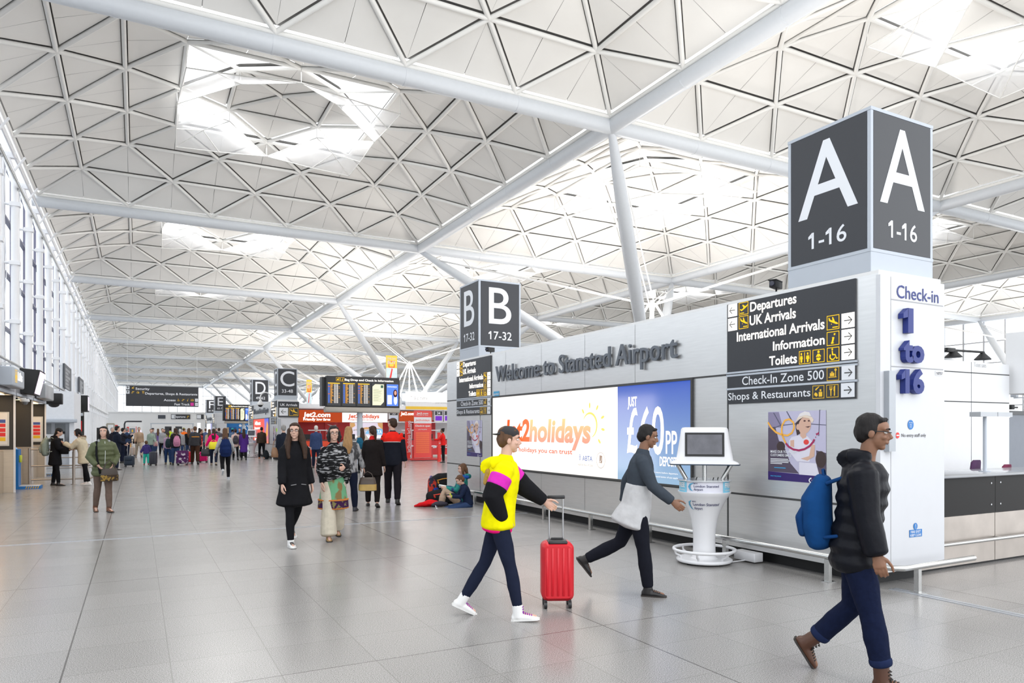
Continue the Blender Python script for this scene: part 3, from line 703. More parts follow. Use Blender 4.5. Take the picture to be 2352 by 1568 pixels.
# poster ----------------------------------------------------------
def poster():
    x0, x1, z0, z1 = qa(1765, 1000)[0], qa(1898, 1000)[0], 1.05, 1.885
    r = empty('poster', (FX, -(x0+x1)/2, z0)); W, H = x1-x0, z1-z0
    F = Face(FA.p(x0, z0), FA.u, FA.v)
    def P(pts): return [((u-192)/1055*W, (1415-v)/1225*H) for u, v in pts]     # poster sketch units
    def pl(name, m, polys, d):
        mb = MB()
        for i, p in enumerate(polys): F.poly(mb, P(p), d+.0002*i)
        part(mb, name, m, r)
    C = lambda k, c: mat('poster_'+k, c, .35, noise=.04)
    mb = MB(); F.rect(mb, 0, 0, W, H, .0038, .0003); part(mb, 'backing', C('lilac', (.52, .50, .66)), r)
    pl('band', C('indigo', (.035, .015, .14)), [[(192, 1262), (1247, 1292), (1247, 1415), (192, 1415)]], .0052)
    pl('dark_hall', C('dusk', (.09, .07, .11)), [[(192, 480), (330, 460), (400, 700), (520, 850), (620, 1100), (780, 1270), (192, 1262)], [(1080, 860), (1247, 900), (1247, 1292), (1100, 1290)]], .0046)
    pl('hall_shade', C('violet', (.26, .23, .36)), [[(192, 200), (400, 200), (480, 480), (330, 470), (192, 480)]], .0044)
    pl('window_bar', C('slate', (.10, .10, .16)), [[(290, 210), (310, 210), (450, 440), (430, 445)], [(540, 190), (560, 190), (700, 430), (680, 440)], [(320, 470), (430, 430), (720, 405), (720, 418), (430, 446), (320, 490)], [(980, 410), (1247, 430), (1247, 442), (980, 424)], [(1135, 180), (1147, 180), (1130, 620), (1118, 620)]], .0048)
    E_ = lambda cx, cy, rx, ry, n=26, a=0: [(cx+rx*math.cos(2*math.pi*k/n)*math.cos(a)-ry*math.sin(2*math.pi*k/n)*math.sin(a), cy+rx*math.cos(2*math.pi*k/n)*math.sin(a)+ry*math.sin(2*math.pi*k/n)*math.cos(a)) for k in range(n)]
    pl('hair', C('hair', (.05, .03, .03)), [[(712, 400), (840, 290), (900, 300), (800, 440), (800, 580), (740, 612), (722, 520)], E_(440, 810, 80, 90), E_(1160, 1010, 90, 140)], .0056)
    pl('dress', C('dress', (.72, .70, .80)), [[(640, 640), (800, 605), (920, 620), (1060, 760), (960, 1060), (740, 1060), (600, 900), (600, 700)], [(780, 1070), (1080, 1080), (1140, 1290), (780, 1285)]], .0056)
    pl('skin', C('skin', (.66, .42, .32)), [E_(880, 440, 110, 150, a=.25), [(800, 520), (900, 560), (910, 640), (850, 670), (800, 620)], [(1000, 760), (1062, 770), (1050, 960), (930, 1040), (810, 1010), (960, 960)], [(620, 700), (690, 690), (690, 820), (620, 800)], E_(760, 465, 32, 50)], .0062)
    pl('hat', C('hat', (.78, .66, .55)), [[(705, 390), (760, 300), (900, 262), (1010, 300), (1040, 350), (1010, 400), (960, 320), (850, 300), (760, 350)]], .0072)
    pl('hat_crown', C('hat_crown', (.80, .76, .76)), [[(745, 320), (790, 240), (880, 200), (960, 215), (1000, 290), (900, 262), (800, 285)]], .0070)
    pl('face_detail', C('face_dark', (.10, .04, .04)), [E_(880, 362, 20, 14), E_(955, 362, 17, 14), [(890, 462), (985, 450), (945, 480)]], .0078)
    pl('brooch', C('brooch', (.75, .06, .05)), [E_(908, 725, 48, 45)], .0066)
    mb = MB(); path = [(192, 380), (260, 480), (350, 560), (470, 605), (570, 615), (650, 570), (692, 480), (680, 390), (600, 328), (520, 350), (465, 440), (458, 540), (480, 640), (540, 760)]
    F.stroke(mb, P(path), .028*W, .0082); part(mb, 'ribbon', C('amber', (.90, .45, .06)), r)
    mb = MB(); F.stroke(mb, P([(535, 750), (590, 810), (680, 858), (780, 870), (880, 845), (970, 790), (1030, 720), (1052, 675)]), .03*W, .0083)
    F.poly(mb, P([(1075, 575), (1105, 570), (1130, 543), (1128, 575), (1140, 600), (1115, 590), (1090, 612)]), .0083); F.poly(mb, P(E_(1074, 640, 9, 9)), .0083); part(mb, 'ribbon_end', C('plum', (.36, .02, .10)), r)
    mb = MB()
    def tx(t, u0, u1, base, top): a, b = P([(u0, base), (u1, top)]); F.text(mb, t, a[0], a[1], b[1]-a[1], .0084, width=b[0]-a[0], bold=.02, res=2)
    tx('MAKE OUR YOUNGEST', 242, 735, 925, 880); tx('CUSTOMERS SMILE', 242, 640, 985, 945)
    for k, l in enumerate((340, 365, 345, 225)): a, b = P([(242, 1040+27*k), (242+l, 1026+27*k)]); F.rect(mb, a[0], a[1], b[0], b[1], .0084)
    tx('London Stansted', 1005, 1200, 1378, 1356); tx('Airport', 1005, 1075, 1400, 1382)
    F.stroke(mb, P([(1000, 1330), (970, 1350), (960, 1375), (975, 1400), (1000, 1412)]), .018*W, .0084); part(mb, 'lettering', LETTER, r)
    mb = MB(); tx('MAKE THE JOURNEY', 245, 452, 1350, 1330); a, b = P([(315, 1195), (535, 1182)]); F.rect(mb, a[0], a[1], b[0], b[1], .0084); part(mb, 'blue_lettering', C('cyan', (.05, .4, .75)), r)
    return r
po = poster(); tag(po, 'poster of smiling girl in pale hat with orange ribbon under the near direction sign', 'poster', 'posters of the girl in a hat')
DY2 = 9.03
d2 = copy_tree(ds); d2.location.y += DY2-.1; tag(d2, 'glowing Departures and Arrivals direction sign at the far end under the B tower')
p2_ = copy_tree(po); p2_.location.y += DY2; tag(p2_, 'poster of girl in pale hat beside the family sitting on the floor')
# towers ----------------------------------------------------------
def tower(letter, nums, X0, Y0, label):
    w_ = 1.08; z0, z1 = 3.56, 5.10
    r = empty('tower_sign', (X0, Y0, TOP), label, 'sign', 'letter towers')
    m = MB().box((X0, Y0, TOP+.036), (X0+w_, Y0+w_, z0+.01)); part(m, 'base', SIGNGRY, r)
    m = MB().box((X0+.01, Y0+.01, z0), (X0+w_-.01, Y0+w_-.01, z1))
    for x in (X0, X0+w_-.04):
        for y in (Y0, Y0+w_-.04): m.box((x, y, z0), (x+.04, y+.04, z1))
    for z in (z0, z1-.035): m.box((X0-.004, Y0-.004, z), (X0+w_+.004, Y0+w_+.004, z+.035))
    part(m, 'frame', SIGNGRY, r)
    pm, lm = MB(), MB()
    for F in (Face((X0, Y0+w_, 0), (0, -1, 0), (0, 0, 1)), Face((X0, Y0, 0), (1, 0, 0), (0, 0, 1)), Face((X0+w_, Y0, 0), (0, 1, 0), (0, 0, 1))):
        F.rect(pm, .045, z0+.04, w_-.045, z1-.04, .001)
        h = z1-z0-.08; pb = z0+.04
        F.text(lm, letter, w_/2, pb+h*.35, h*.563, .003, 'C', bold=.004, res=6, width={'A': .78, 'C': .76, 'B': .58, 'D': .66}.get(letter, .52))
        F.text(lm, nums, w_/2, pb+h*.10, h*.125, .003, 'C', bold=.006, res=4, width=.5 if len(nums) < 5 else .6)
    part(pm, 'panel', SIGNBLK, r); part(lm, 'lettering', LETTER, r)
    return r
tower('A', '1-16', FX, 4.87, 'tall charcoal tower sign with letter A and 1-16')
tower('B', '17-32', FX, 14.62, 'charcoal tower sign with letter B and 17-32')
# cameras on the wall top
def secam(p, rz, label):
    r = empty('security_camera', p, label, 'camera', rz=rz)
    MB().tube([(0, 0, 0), (0, 0, .07)], .012, 8).box((-.03, -.03, 0), (.03, .03, .012)).build('bracket', BLACK, r)
    MB().rbox((-.045, -.12, .06), (.045, .09, .15), .012, axis=1).box((-.05, -.14, .145), (.05, .08, .155)).build('housing', BLACK, r)
    MB().tube([(0, -.125, .105), (0, -.15, .105)], .03, 12).build('lens', mat('lens_glass', (.02, .02, .04), .1), r)
x, y, z = onX(1783, 665, FX+.1); secam((x, y, TOP+.035), -1.2, 'small black camera on top of the steel wall left of the A tower')
x, y, z = onX(1127, 812, FX+.1); secam((x, y, TOP+.035), -1.2, 'small black camera on the wall top in front of the B tower')
# bumper rail
def rail():
    r = empty('guard_rail', (FX-.2, EY, 0))
    m = MB().tube([(FX-.2, YB, .277), (FX-.2, EY-.25, .277), (FX-.1, EY-.32, .277), (XB+.05, EY-.3, .277)], .03, 10); part(m, 'tube', STEELD, r)
    ys = [9.83+1.53*k for k in range(-3, 5)]
    for y in ys:
        if EY < y < YB: part(MB().box((FX-.225, y-.03, 0), (FX-.175, y+.03, .25)).box((FX-.25, y-.05, 0), (FX-.13, y+.05, .01)), 'post', STEELD, r)
    part(MB().box((FX+.12, EY-.325, 0), (FX+.17, EY-.275, .25)).box((FX+.09, EY-.36, 0), (FX+.2, EY-.24, .012)), 'post', STEELD, r)
    return r
rl = rail(); tag(rl, 'low stainless steel bumper rail along the foot of the welcome wall', 'rail', 'bumper rails')
m = MB().rbox((FX-.13, 6.35, .02), (FX+.02, 6.7, .13), .01); m.tube([(FX-.06, 6.5, .03), (FX-.3, 6.55, .012), (FX-.5, 6.75, .012), (FX-.62, 6.9, .012)], .008, 6)
o = m.build('power_socket_box', mat('socket_white', (.7, .7, .72), .4)); tag(o, 'white power socket box and cable on the floor by the charging kiosk', 'socket')

# charging kiosk --------------------------------------------------
KW = mat('kiosk_white', (.76, .76, .78), .25, noise=.01)
class Cyl:
    def __init__(s, prof): s.prof = prof
    def R(s, z):
        P = s.prof
        for (r0, z0), (r1, z1) in zip(P, P[1:]):
            if z0 <= z <= z1: return r0+(r1-r0)*(z-z0)/max(z1-z0, 1e-6)
        return P[-1][0]
    def p(s, x, y, d=0): R = s.R(y); a = x/.27; return Vector(((R+d)*math.sin(a), -(R+d)*math.cos(a), y))
Cyl.rect = lambda s, mb, x0, y0, x1, y1, d=.004: [mb.add([s.p(x0+(x1-x0)*i/8, y0, d), s.p(x0+(x1-x0)*(i+1)/8, y0, d), s.p(x0+(x1-x0)*(i+1)/8, y1, d), s.p(x0+(x1-x0)*i/8, y1, d)], [(0, 1, 2, 3)]) for i in range(8)]
Cyl.text = Face.text; Cyl.stroke = Face.stroke
def kiosk():
    r = empty('charging_kiosk', (0, 0, 0)); k = 1.0717
    MB().lathe([(.31*k, .02), (.32*k, .03), (.32*k, .05), (.30*k, .06)], n=40).build('base', KW, r)
    prof = [(.17, .06), (.15, .075), (.138, .12), (.135, .3), (.142, .42), (.165, .55), (.20, .66), (.25, .76), (.295, .84), (.325, .88), (.325, .895)]
    MB().lathe(prof, n=40).build('pedestal', KW, r)
    bp = [(.305, .89), (.305, 1.03)]; MB().lathe(bp, n=40).build('band', mat('band_pale', (.72, .72, .80), .3), r)
    MB().lathe([(.33, 1.03), (.33, 1.04)], n=40).build('shelf', mat('shelf_grey', (.6, .62, .64), .15), r)
    m = MB().torus((0, 0, .165), .375, .02)
    m.build('foot_ring', KW, r)
    for i in range(6):
        a = math.radians(60*i+15); c, s_ = math.cos(a), math.sin(a)
        MB().tube([(.375*c, .375*s_, .165), (.36*c, .36*s_, .11), (.30*c, .30*s_, .085), (.295*c, .295*s_, .03)], .014, 8).build('ring_strut', KW, r)
    m = MB()
    for i in range(4): a = math.radians(90*i+45); m.tube([(.27*math.cos(a), .27*math.sin(a), 0), (.27*math.cos(a), .27*math.sin(a), .025)], .022, 8)
    m.build('caster', BLACK, r)
    for a, b in ((-.22, -.33), (.0, .0), (.22, .33)): MB().tube([(a, .05 if a else -.1, 1.04), (b, .05 if a else -.1, 1.235)], .028, 12).build('leg', STEELD, r)
    MB().rbox((-.43, -.2, 1.225), (.43, .2, 1.24), .1).build('tabletop', mat('dark_glass_edge', (.03, .05, .08), .1), r)
    R = []
    for z, hw, hd in ((1.24, .415, .19), (1.262, .40, .18), (1.285, .345, .155), (1.4, .325, .14), (1.55, .30, .125), (1.67, .283, .11), (1.69, .27, .10), (1.695, .24, .08)):
        ring = []
        for q, (sx, sy) in enumerate(((1, 1), (-1, 1), (-1, -1), (1, -1))):
            for t in range(5): an = math.pi/2*(q+t/4); ring.append((sx*(hw-.05)+.05*math.cos(an), sy*(hd-.05)+.05*math.sin(an), z))
        R.append(ring)
    MB().rings(R).build('screen_housing', KW, r)
    F = Face((0, -.151, 1.30), (1, 0, 0), Vector((0, .12, 1)).normalized())
    m = MB(); F.rect(m, -.235, .035, .235, .33, 0, .012); m.build('bezel', BLACK, r)
    m = MB(); F.rect(m, -.208, .06, .208, .305, .013); m.build('screen', mat('dull_screen', (.10, .10, .12), .12, noise=.5, scale=7), r)
    B = Cyl(bp); W_ = Cyl(prof); m = MB()
    for x in (-.30, .30): m = MB(); B.rect(m, x-.09, .892, x+.09, 1.028, .003); m.build('free_label', mat('band_cyan', (.22, .58, .78), .35), r)
    m = MB()
    for x in (-.30, .30): B.text(m, 'FREE', x, .955, .055, .006, 'C', width=.13, bold=.03); B.text(m, 'mobile charging', x, .915, .018, .006, 'C', width=.13)
    m.build('free_lettering', WHITE, r)
    m = MB(); B.text(m, 'London Stansted', -.12, .962, .028, .006, width=.27, bold=.01); B.text(m, 'Airport', -.12, .922, .028, .006, width=.10); B.text(m, 'MAG', -.12, 1.0, .014, .006)
    W_.text(m, 'London Stansted', -.16, .73, .034, .006, width=.36, bold=.01); W_.text(m, 'Airport', -.16, .68, .034, .006, width=.13); W_.text(m, 'MAG', -.16, .775, .016, .006)
    m.build('airport_lettering', mat('ink_navy', (.03, .03, .12), .5), r)
    m = MB()
    for S_, x, z, h in ((B, -.15, .965, .05), (W_, -.2, .735, .06)): S_.stroke(m, [(x+.03, z+h), (x-.012, z+h*.6), (x-.024, z), (x-.012, z-h*.6), (x+.02, z-h)], [.004, .02, .028, .02, .004], .006)
    m.build('crescent_logo', mat('ink_teal', (.08, .35, .55), .5), r)
    m = MB()
    for x, y in ((-.1, -.1), (.1, -.12), (.16, -.02)): m.tube([(x, y, 1.04), (x+.01, y, 1.075)], .006, 6)
    m.build('charging_plug', BLACK, r)
    return r
kp = onZ(1618, 1288); KS = kiosk(); KS.location = (kp[0]-.06, kp[1]-.06, 0); KS.rotation_euler.z = -.72
tag(KS, 'white flared charging kiosk with dark screen before the welcome wall', 'kiosk', 'charging kiosks')

# ---------------------------------------------------------------- ticket desk at the right
DYF = onZ(2170, 1308)[1]
dk = empty('ticket_desk', (XB+.02, DYF, 0), 'black and steel ticket desk at the right edge under the lamps', 'desk')
FD = Face((0, DYF, 0), (1, 0, 0), (0, 0, 1))
x0 = XB+.03; x1 = 12.6; qd = lambda px, py: (lambda p: (p[0], p[2]))(onY(px, py, DYF))
zc = qd(2170, 1093)[1]; zm = qd(2170, 1187)[1]; xs = qd(2286, 1150)[0]
part(MB().rbox((x0, DYF-.04, zc-.03), (x1, DYF+.75, zc), .012, axis=0), 'worktop', mat('worktop_grey', (.33, .34, .36), .12), dk)
part(MB().box((x0, DYF, zm), (xs-.004, DYF+.03, zc-.03)).box((xs+.004, DYF, zm), (x1, DYF+.03, zc-.03)), 'front_panel', mat('black_panel', (.016, .015, .015), .5, noise=.15, scale=60, spec=.2), dk)
part(MB().box((x0, DYF+.004, .03), (xs-.006, DYF+.03, zm-.005)).box((xs+.006, DYF+.004, .03), (x1, DYF+.03, zm-.005)), 'kick_panel', mat('worn_steel', (.50, .45, .41), .4, .8, noise=.25, scale=3), dk)
part(MB().box((x0, DYF+.04, 0), (x1, DYF+.7, .1)).box((x0, DYF+.6, .1), (x1, DYF+.7, .6)), 'carcass', BLACK, dk)
m = MB()
for px, py in ((2277, 1109), (2298, 1107), (2277, 1158), (2298, 1156)): x, z = qd(px, py); m.add([FD.p(x+.011*math.cos(a), z+.011*math.sin(a), .003) for a in [k*math.pi/6 for k in range(12)]], [tuple(range(12))])
part(m, 'fixing', LETTER, dk)
part(MB().tube([(x0-.02, DYF-.07, .31), (x1, DYF-.07, .31)], .022, 10).box((xs-.02, DYF-.07, .29), (xs+.02, DYF, .33)), 'kick_rail', STEELD, dk)
# ticket office partition behind
WY = DYF+1.75
pw = empty('ticket_office_partition', (9, WY, 0), 'tall white Ticket sales partition behind the ticket desk', 'partition')
qw = lambda px, py: (lambda p: (p[0], p[2]))(onY(px, py, WY)); FW = Face((0, WY, 0), (1, 0, 0), (0, 0, 1))
wx1, wz = qw(2318, 838); wz = qw(2172, 826)[1]
part(MB().box((XB, WY, 0), (wx1, WY+.12, wz)), 'wall_panel', mat('partition_white', (.78, .79, .81), .4, noise=.02), pw)
m = MB()
for py in (852, 921): z = qw(2172, py)[1]; FW.rect(m, XB, z-.008, wx1, z+.008, .003)
x = qw(2231, 900)[0]; FW.rect(m, x-.004, 0, x+.004, wz, .003); part(m, 'panel_joint', JOINTM, pw)
m = MB(); a, z = qw(2237, 842); b, _ = qw(2265, 842); FW.text(m, 'Ticket sales', a, z, .075, .004, width=b-a, bold=0); part(m, 'lettering', mat('faint_grey', (.5, .5, .5), .5), pw)
dr = empty('office_door', (wx1, WY, 0), 'dark grey framed office door at the right picture edge', 'door')
part(MB().box((wx1+.05, WY+.1, 0), (wx1+.18, WY+.2, 2.0)).box((wx1+.18, WY+.1, 1.93), (wx1+1.3, WY+.2, 2.0)), 'frame', mat('door_dark', (.06, .065, .07), .4), dr)
part(MB().box((wx1+.18, WY+.12, 0), (wx1+1.3, WY+.17, 1.93)), 'leaf', mat('door_grey', (.18, .20, .24), .4), dr)
part(MB().rbox((wx1+.12, WY+.02, 2.02), (wx1+.22, WY+.1, 2.1), .01).box((wx1+.2, WY+.03, 2.04), (wx1+.34, WY+.06, 2.07)), 'door_closer', BLACK, dr)
bk = empty('desk_number_box', (wx1+.1, WY, 2.3), 'white overhead desk box with black and purple panels at right edge', 'sign')
part(MB().rbox((wx1+.08, WY-.3, 2.28), (wx1+2, WY+.1, 3.35), .02, axis=0), 'case', mat('partition_white', (.78, .79, .81)), bk)
FK = Face((0, WY-.3, 0), (1, 0, 0), (0, 0, 1)); m = MB(); FK.rect(m, wx1+.42, 2.85, wx1+1.2, 3.2, .004); FK.rect(m, wx1+.02, 2.4, wx1+.1, 3.2, .004); part(m, 'black_panel', BLACK, bk)
m = MB(); FK.rect(m, wx1+.42, 2.4, wx1+1.2, 2.8, .004); part(m, 'purple_screen', mat('purple_screen', (.10, .02, .22), .3, emis=.3), bk)
# lamps
lp = empty('desk_lamp', (0, 0, 0), 'pale grey T shaped lamp standing on the ticket desk', 'lamp')
lx, ly = onY(2262, 1085, DYF+.28)[0], DYF+.28; hz = onY(2262, 955, ly)[2]
part(MB().tube([(lx, ly, zc), (lx, ly, hz)], .022, 12).lathe([(.07, zc), (.07, zc+.012)], (lx, ly), 20), 'pole', SIGNGRY, lp)
part(MB().box((lx-.24, ly-.08, hz-.01), (lx+.14, ly+.06, hz+.05)).box((lx+.16, ly-.08, hz-.01), (lx+.5, ly+.06, hz+.05)), 'lamp_head', mat('lamp_grey', (.48, .50, .53), .4), lp)
part(MB().box((lx+.02, ly-.07, hz-.018), (lx+.46, ly+.05, hz-.01)), 'diffuser', mat('lamp_glow', (1, .97, .9), .5, emis=1.2), lp)
tl = empty('twin_spot_lamp', (XB, DYF+.6, 2.9), 'black arm with two cone lamps above the ticket desk', 'lamp')
ay = DYF+.55; a = onY(2172, 803, ay); b = onY(2258, 812, ay)
part(MB().tube([(XB+.03, ay, a[2]+.02), a, (b[0]-.08, ay, b[2]+.02), (b[0], ay, b[2]+.02)], .016, 8).rbox((a[0], ay-.03, a[2]-.03), (a[0]+.18, ay+.03, a[2]+.03), .01, axis=0), 'arm', BLACK, tl)
for px, py in ((2190, 806), (2257, 812)):
    p = onY(px, py, ay); part(MB().lathe([(.02, p[2]+.03), (.035, p[2]), (.10, p[2]-.07), (.105, p[2]-.085), (.09, p[2]-.08)], (p[0], p[1]), 20), 'cone_shade', BLACK, tl)
# office chairs
def chair(px, py, m, label):
    y = DYF+1.15; x, _, z = onY(px, py, y-.25); x -= .05; k = (z-.97)
    r = empty('office_chair', (x, y, 0), label, 'chair', 'office chairs behind the ticket desk', rz=.2)
    R = []
    for h, hw, dp in ((.50, .15, 0), (.58, .20, -.01), (.72, .235, .0), (.85, .225, .03), (.94+k, .17, .06), (.97+k, .09, .07)):
        R.append([(hw*math.cos(t), -.22-dp+.04*math.sin(t), h) for t in [2*math.pi*i/16 for i in range(16)]])
    MB().rings(R).build('backrest', m, r)
    MB().rbox((-.23, -.2, .42), (.23, .25, .5), .08).build('seat', m, r)
    MB().tube([(0, 0, .08), (0, 0, .43)], .025, 10).box((-.03, -.24, .40), (.03, 0, .43)).box((-.03, -.25, .4), (.03, -.22, .6)).build('stem', BLACK, r)
    b = MB()
    for i in range(5): t = 2*math.pi*i/5; b.tube([(0, 0, .1), (.27*math.cos(t), .27*math.sin(t), .06)], .02, 8).ell((.27*math.cos(t), .27*math.sin(t), .03), (.03, .03, .03), 10, 6)
    b.build('base', BLACK, r)
chair(2237, 1056, mat('purple_fabric', (.07, .025, .08), .9), 'dark purple office chair behind the ticket desk left of the lamp pole')
chair(2308, 1066, mat('maroon_fabric', (.17, .02, .06), .9), 'maroon office chair behind the ticket desk right of the lamp pole')
# ---------------------------------------------------------------- the next two check-in blocks, 36 m apart
def shifted(o, dy, label): c = copy_tree(o); c.location.y += dy; return tag(c, label)
OFF = 36.0
shifted(blk, OFF, 'middle steel clad check-in block carrying the C and D towers')
shifted(blk, 2*OFF, 'farthest steel clad check-in block carrying the E and F towers')
for k, (n1, n2) in ((1, ('C', 'D')), (2, ('E', 'F'))):
    shifted(wl, k*OFF, 'small looking raised airport lettering on the block with the %s tower' % n2)
    shifted(ds, k*OFF, 'glowing direction sign just below the %s tower' % n1)
    shifted(d2, k*OFF, 'glowing direction sign at the far end below the %s tower' % n2)
    shifted(po, k*OFF, 'tall looking poster beside the white end panel of the %s block' % n1)
    shifted(p2_, k*OFF, 'narrow poster at the far end of the %s block' % n1)
    shifted(rl, k*OFF, 'low steel bumper rail along the foot of the %s block' % n1)
tower('C', '33-48', FX, 4.87+OFF, 'charcoal tower sign with letter C and 33-48')
tower('D', '49-62', FX, 14.62+OFF, 'charcoal tower sign with letter D and 49-62')
tower('E', '65-79', FX, 4.87+2*OFF, 'charcoal tower sign with letter E and 65-79')
tower('F', '81-95', FX, 14.62+2*OFF, 'charcoal tower sign with letter F and 81-95')
def ad2(k, c1, c2, label):
    r = empty('advertising_lightbox', (FX, 10+k*OFF, 0), label, 'advertisement')
    F = Face((FX, k*OFF, 0), (0, -1, 0), (0, 0, 1))
    m = MB(); F.frame(m, xa-.03, AZ0-.03, xb+.03, AZ1+.03, .03, .004, .03); part(m, 'frame', JOINTM, r)
    m = MB(); F.rect(m, xa, AZ0, xm, AZ1, .012); part(m, 'left_panel', c1, r)
    m = MB(); F.rect(m, xm, AZ0, xb, AZ1, .012); part(m, 'right_panel', c2, r)
    m = MB()
    if k == 1:
        for i, (t, h, y) in enumerate((('Allianz', .22, 2.0), ('Insure', .16, 1.72), ('Save up', .22, 1.25), ('to 40%', .22, .98))): F.text(m, t, xa+.5, y, h, .016, width=2.6, bold=.03)
    else: F.text(m, 'Welcome', xa+.6, 1.7, .25, .016, width=2.6)
    part(m, 'lettering', LITW, r)
    if k == 1:
        m = MB(); F.poly(m, [(xm+.4, AZ0+.3), (xm+1.3, AZ0+.5), (xm+1.5, AZ0+1.1), (xm+1.0, AZ0+1.35), (xm+.7, AZ0+.9)], .016); part(m, 'picture', mat('ad_sunset', (1, .42, .08), .4, emis=.5), r)
ad2(1, mat('ad_coral', (1, .10, .06), .4, emis=.55), grad('ad_violet', AZ0, AZ1, (.9, .25, .1), (.05, .12, .85), .5), 'lit coral and blue advertisement on the C block')
ad2(2, mat('ad_pale', (.9, .92, 1), .4, emis=.8), mat('ad_lilac', (.5, .5, .9), .4, emis=.5), 'lit pale advertisement on the farthest block')
k2 = copy_tree(KS); q = onZ(583, 1056); k2.location = (FX-.6, EY+OFF+5.3, 0); tag(k2, 'white flared charging kiosk beside the brown jacketed man')
# UK Arrivals sign on the C end panel
F2 = Face((0, EY+OFF, 0), (1, 0, 0), (0, 0, 1)); SX0, SX1, SZ0, SZ1 = FX+.02, XB+.06, 2.38, 3.24
r = empty('arrivals_sign', (FX, EY+OFF, 2.8), 'charcoal UK Arrivals sign with arrow under the letter C tower', 'sign')
m = MB(); F2.rect(m, SX0, SZ0, SX1, SZ1, .004, .05); part(m, 'sign_panel', SIGNBLK, r)
m = MB(); F2.text(m, 'UK Arrivals', (SX0+SX1)/2, 3.0, .13, .06, 'C', width=.92, bold=.015); F2.rect(m, SX0+.05, SZ0+.08, SX0+.52, SZ0+.52, .058); part(m, 'lettering', LETTER, r)
m = MB(); arrow(F2, m, SX0+.285, SZ0+.3, .42, True, .062); part(m, 'arrow', JOINTM, r)
m = MB(); picto(F2, m, 'landing', SX0+.58, SZ0+.08, SX1-.05, SZ0+.52, .06); part(m, 'pictogram', YEL, r)
m = MB(); p = onX(627, 986, FX); F = Face((FX, 0, 0), (0, -1, 0), (0, 0, 1))
r = empty('call_point', (FX, EY+OFF+.2, 1.7), 'small lime green call point on the corner of the C block', 'call point'); F.rect(m, -(EY+OFF+.42), 1.58, -(EY+OFF+.08), 1.76, .004, .02); part(m, 'case', mat('lime_plastic', (.45, .8, .02)), r)
# swan neck dome camera
x, y, z = onY(612, 930, EY+OFF+1.5)
r = empty('dome_camera', (x, y, TOP+.035), 'white swan necked dome camera in front of the letter D tower', 'camera')
c = onY(598, 916, y); w_ = .28
m = MB().tube([(FX+.2, y, TOP+.035), (FX+.2, y, TOP+.3), (c[0]+w_*2.0, y, TOP+.5), (c[0]+w_*2.0, y, c[2]+.1)]+[(c[0]+w_+w_*math.cos(math.pi*i/8), y, c[2]+.1+.28*math.sin(math.pi*i/8)) for i in range(9)]+[(c[0], y, c[2]-.1)], .035, 8); part(m, 'swan_neck', WHITE, r)
m = MB().lathe([(.05, c[2]-.05), (.12, c[2]-.18), (.19, c[2]-.30), (.18, c[2]-.34)], (c[0], y), 20); part(m, 'housing', WHITE, r)
m = MB().ell((c[0], y, c[2]-.34), (.13, .13, .12)); part(m, 'dome', BLACK, r)

# ---------------------------------------------------------------- hanging signs
def sign(name, Y, px0, px1, py0, py1, label, cat='sign', m=SIGNBLK, th=.06, pn='sign_panel'):
    a = onY(px0, max(py0, py1), Y); b = onY(px1, min(py0, py1), Y)
    r = empty(name, ((a[0]+b[0])/2, Y, a[2]), label, cat); F = Face((a[0], Y, a[2]), (1, 0, 0), (0, 0, 1)); W, H = b[0]-a[0], b[2]-a[2]
    mb = MB(); F.rect(mb, 0, 0, W, H, -th, th-.002); part(mb, pn, m, r); return r, F, W, H
r, F, W, H = sign('hanging_banner', 73.28, 289, 456, 932, 889, 'wide charcoal hanging banner reading Security, Departures, Shops and Restaurants')
m = MB()
F.text(m, 'Security', .128*W, .80*H, .105*H, .004, width=.19*W, bold=.02); F.text(m, 'Departures, Shops & Restaurants', .258*W, .58*H, .105*H, .004, width=.725*W, bold=.02)
F.text(m, 'Access', .51*W, .27*H, .105*H, .004, width=.165*W, bold=.02); F.text(m, 'Fast Track', .66*W, .07*H, .105*H, .004, width=.215*W, bold=.02)
for x, y in ((.005, .81), (.005, .60), (.95, .26), (.95, .05)): F.rect(m, x*W, y*H, (x+.043)*W, (y+.16)*H, .004)
part(m, 'lettering', LETTER, r)
m = MB()
for i, (n, x, y) in enumerate((('bags', .068, .81), ('takeoff', .066, .60), ('shops', .135, .60), ('food', .205, .60), ('wheel', .69, .26), ('takeoff', .755, .26), ('info', .82, .26), ('toilets', .885, .26))): picto(F, m, n, x*W, y*H, (x+.05)*W, (y+.16)*H, .004, False)
part(m, 'pictogram', YEL, r)
m = MB(); F.rect(m, .885*W, .05*H, .932*W, .21*H, .004); part(m, 'fast_track_tile', mat('magenta_tile', (.65, .02, .3), .4), r)
m = MB()
for x, y in ((.026, .89), (.026, .68)): F.stroke(m, [(x*W, y*H-.05*H), (x*W, y*H+.05*H)], .01*W, .006); F.stroke(m, [(x*W-.012*W, y*H+.01*H), (x*W, y*H+.055*H), (x*W+.012*W, y*H+.01*H)], .008*W, .006)
for y in (.34, .13): arrow(F, m, .971*W, y*H, .12*H, False, .006)
part(m, 'arrow', JOINTM, r)
m = MB()
for x in (.02, .98): m.tube([F.p(x*W, H, -.03), F.p(x*W, 11.5-F.o.z, -.03)], .012, 5)
part(m, 'suspension_wire', STEELD, r)
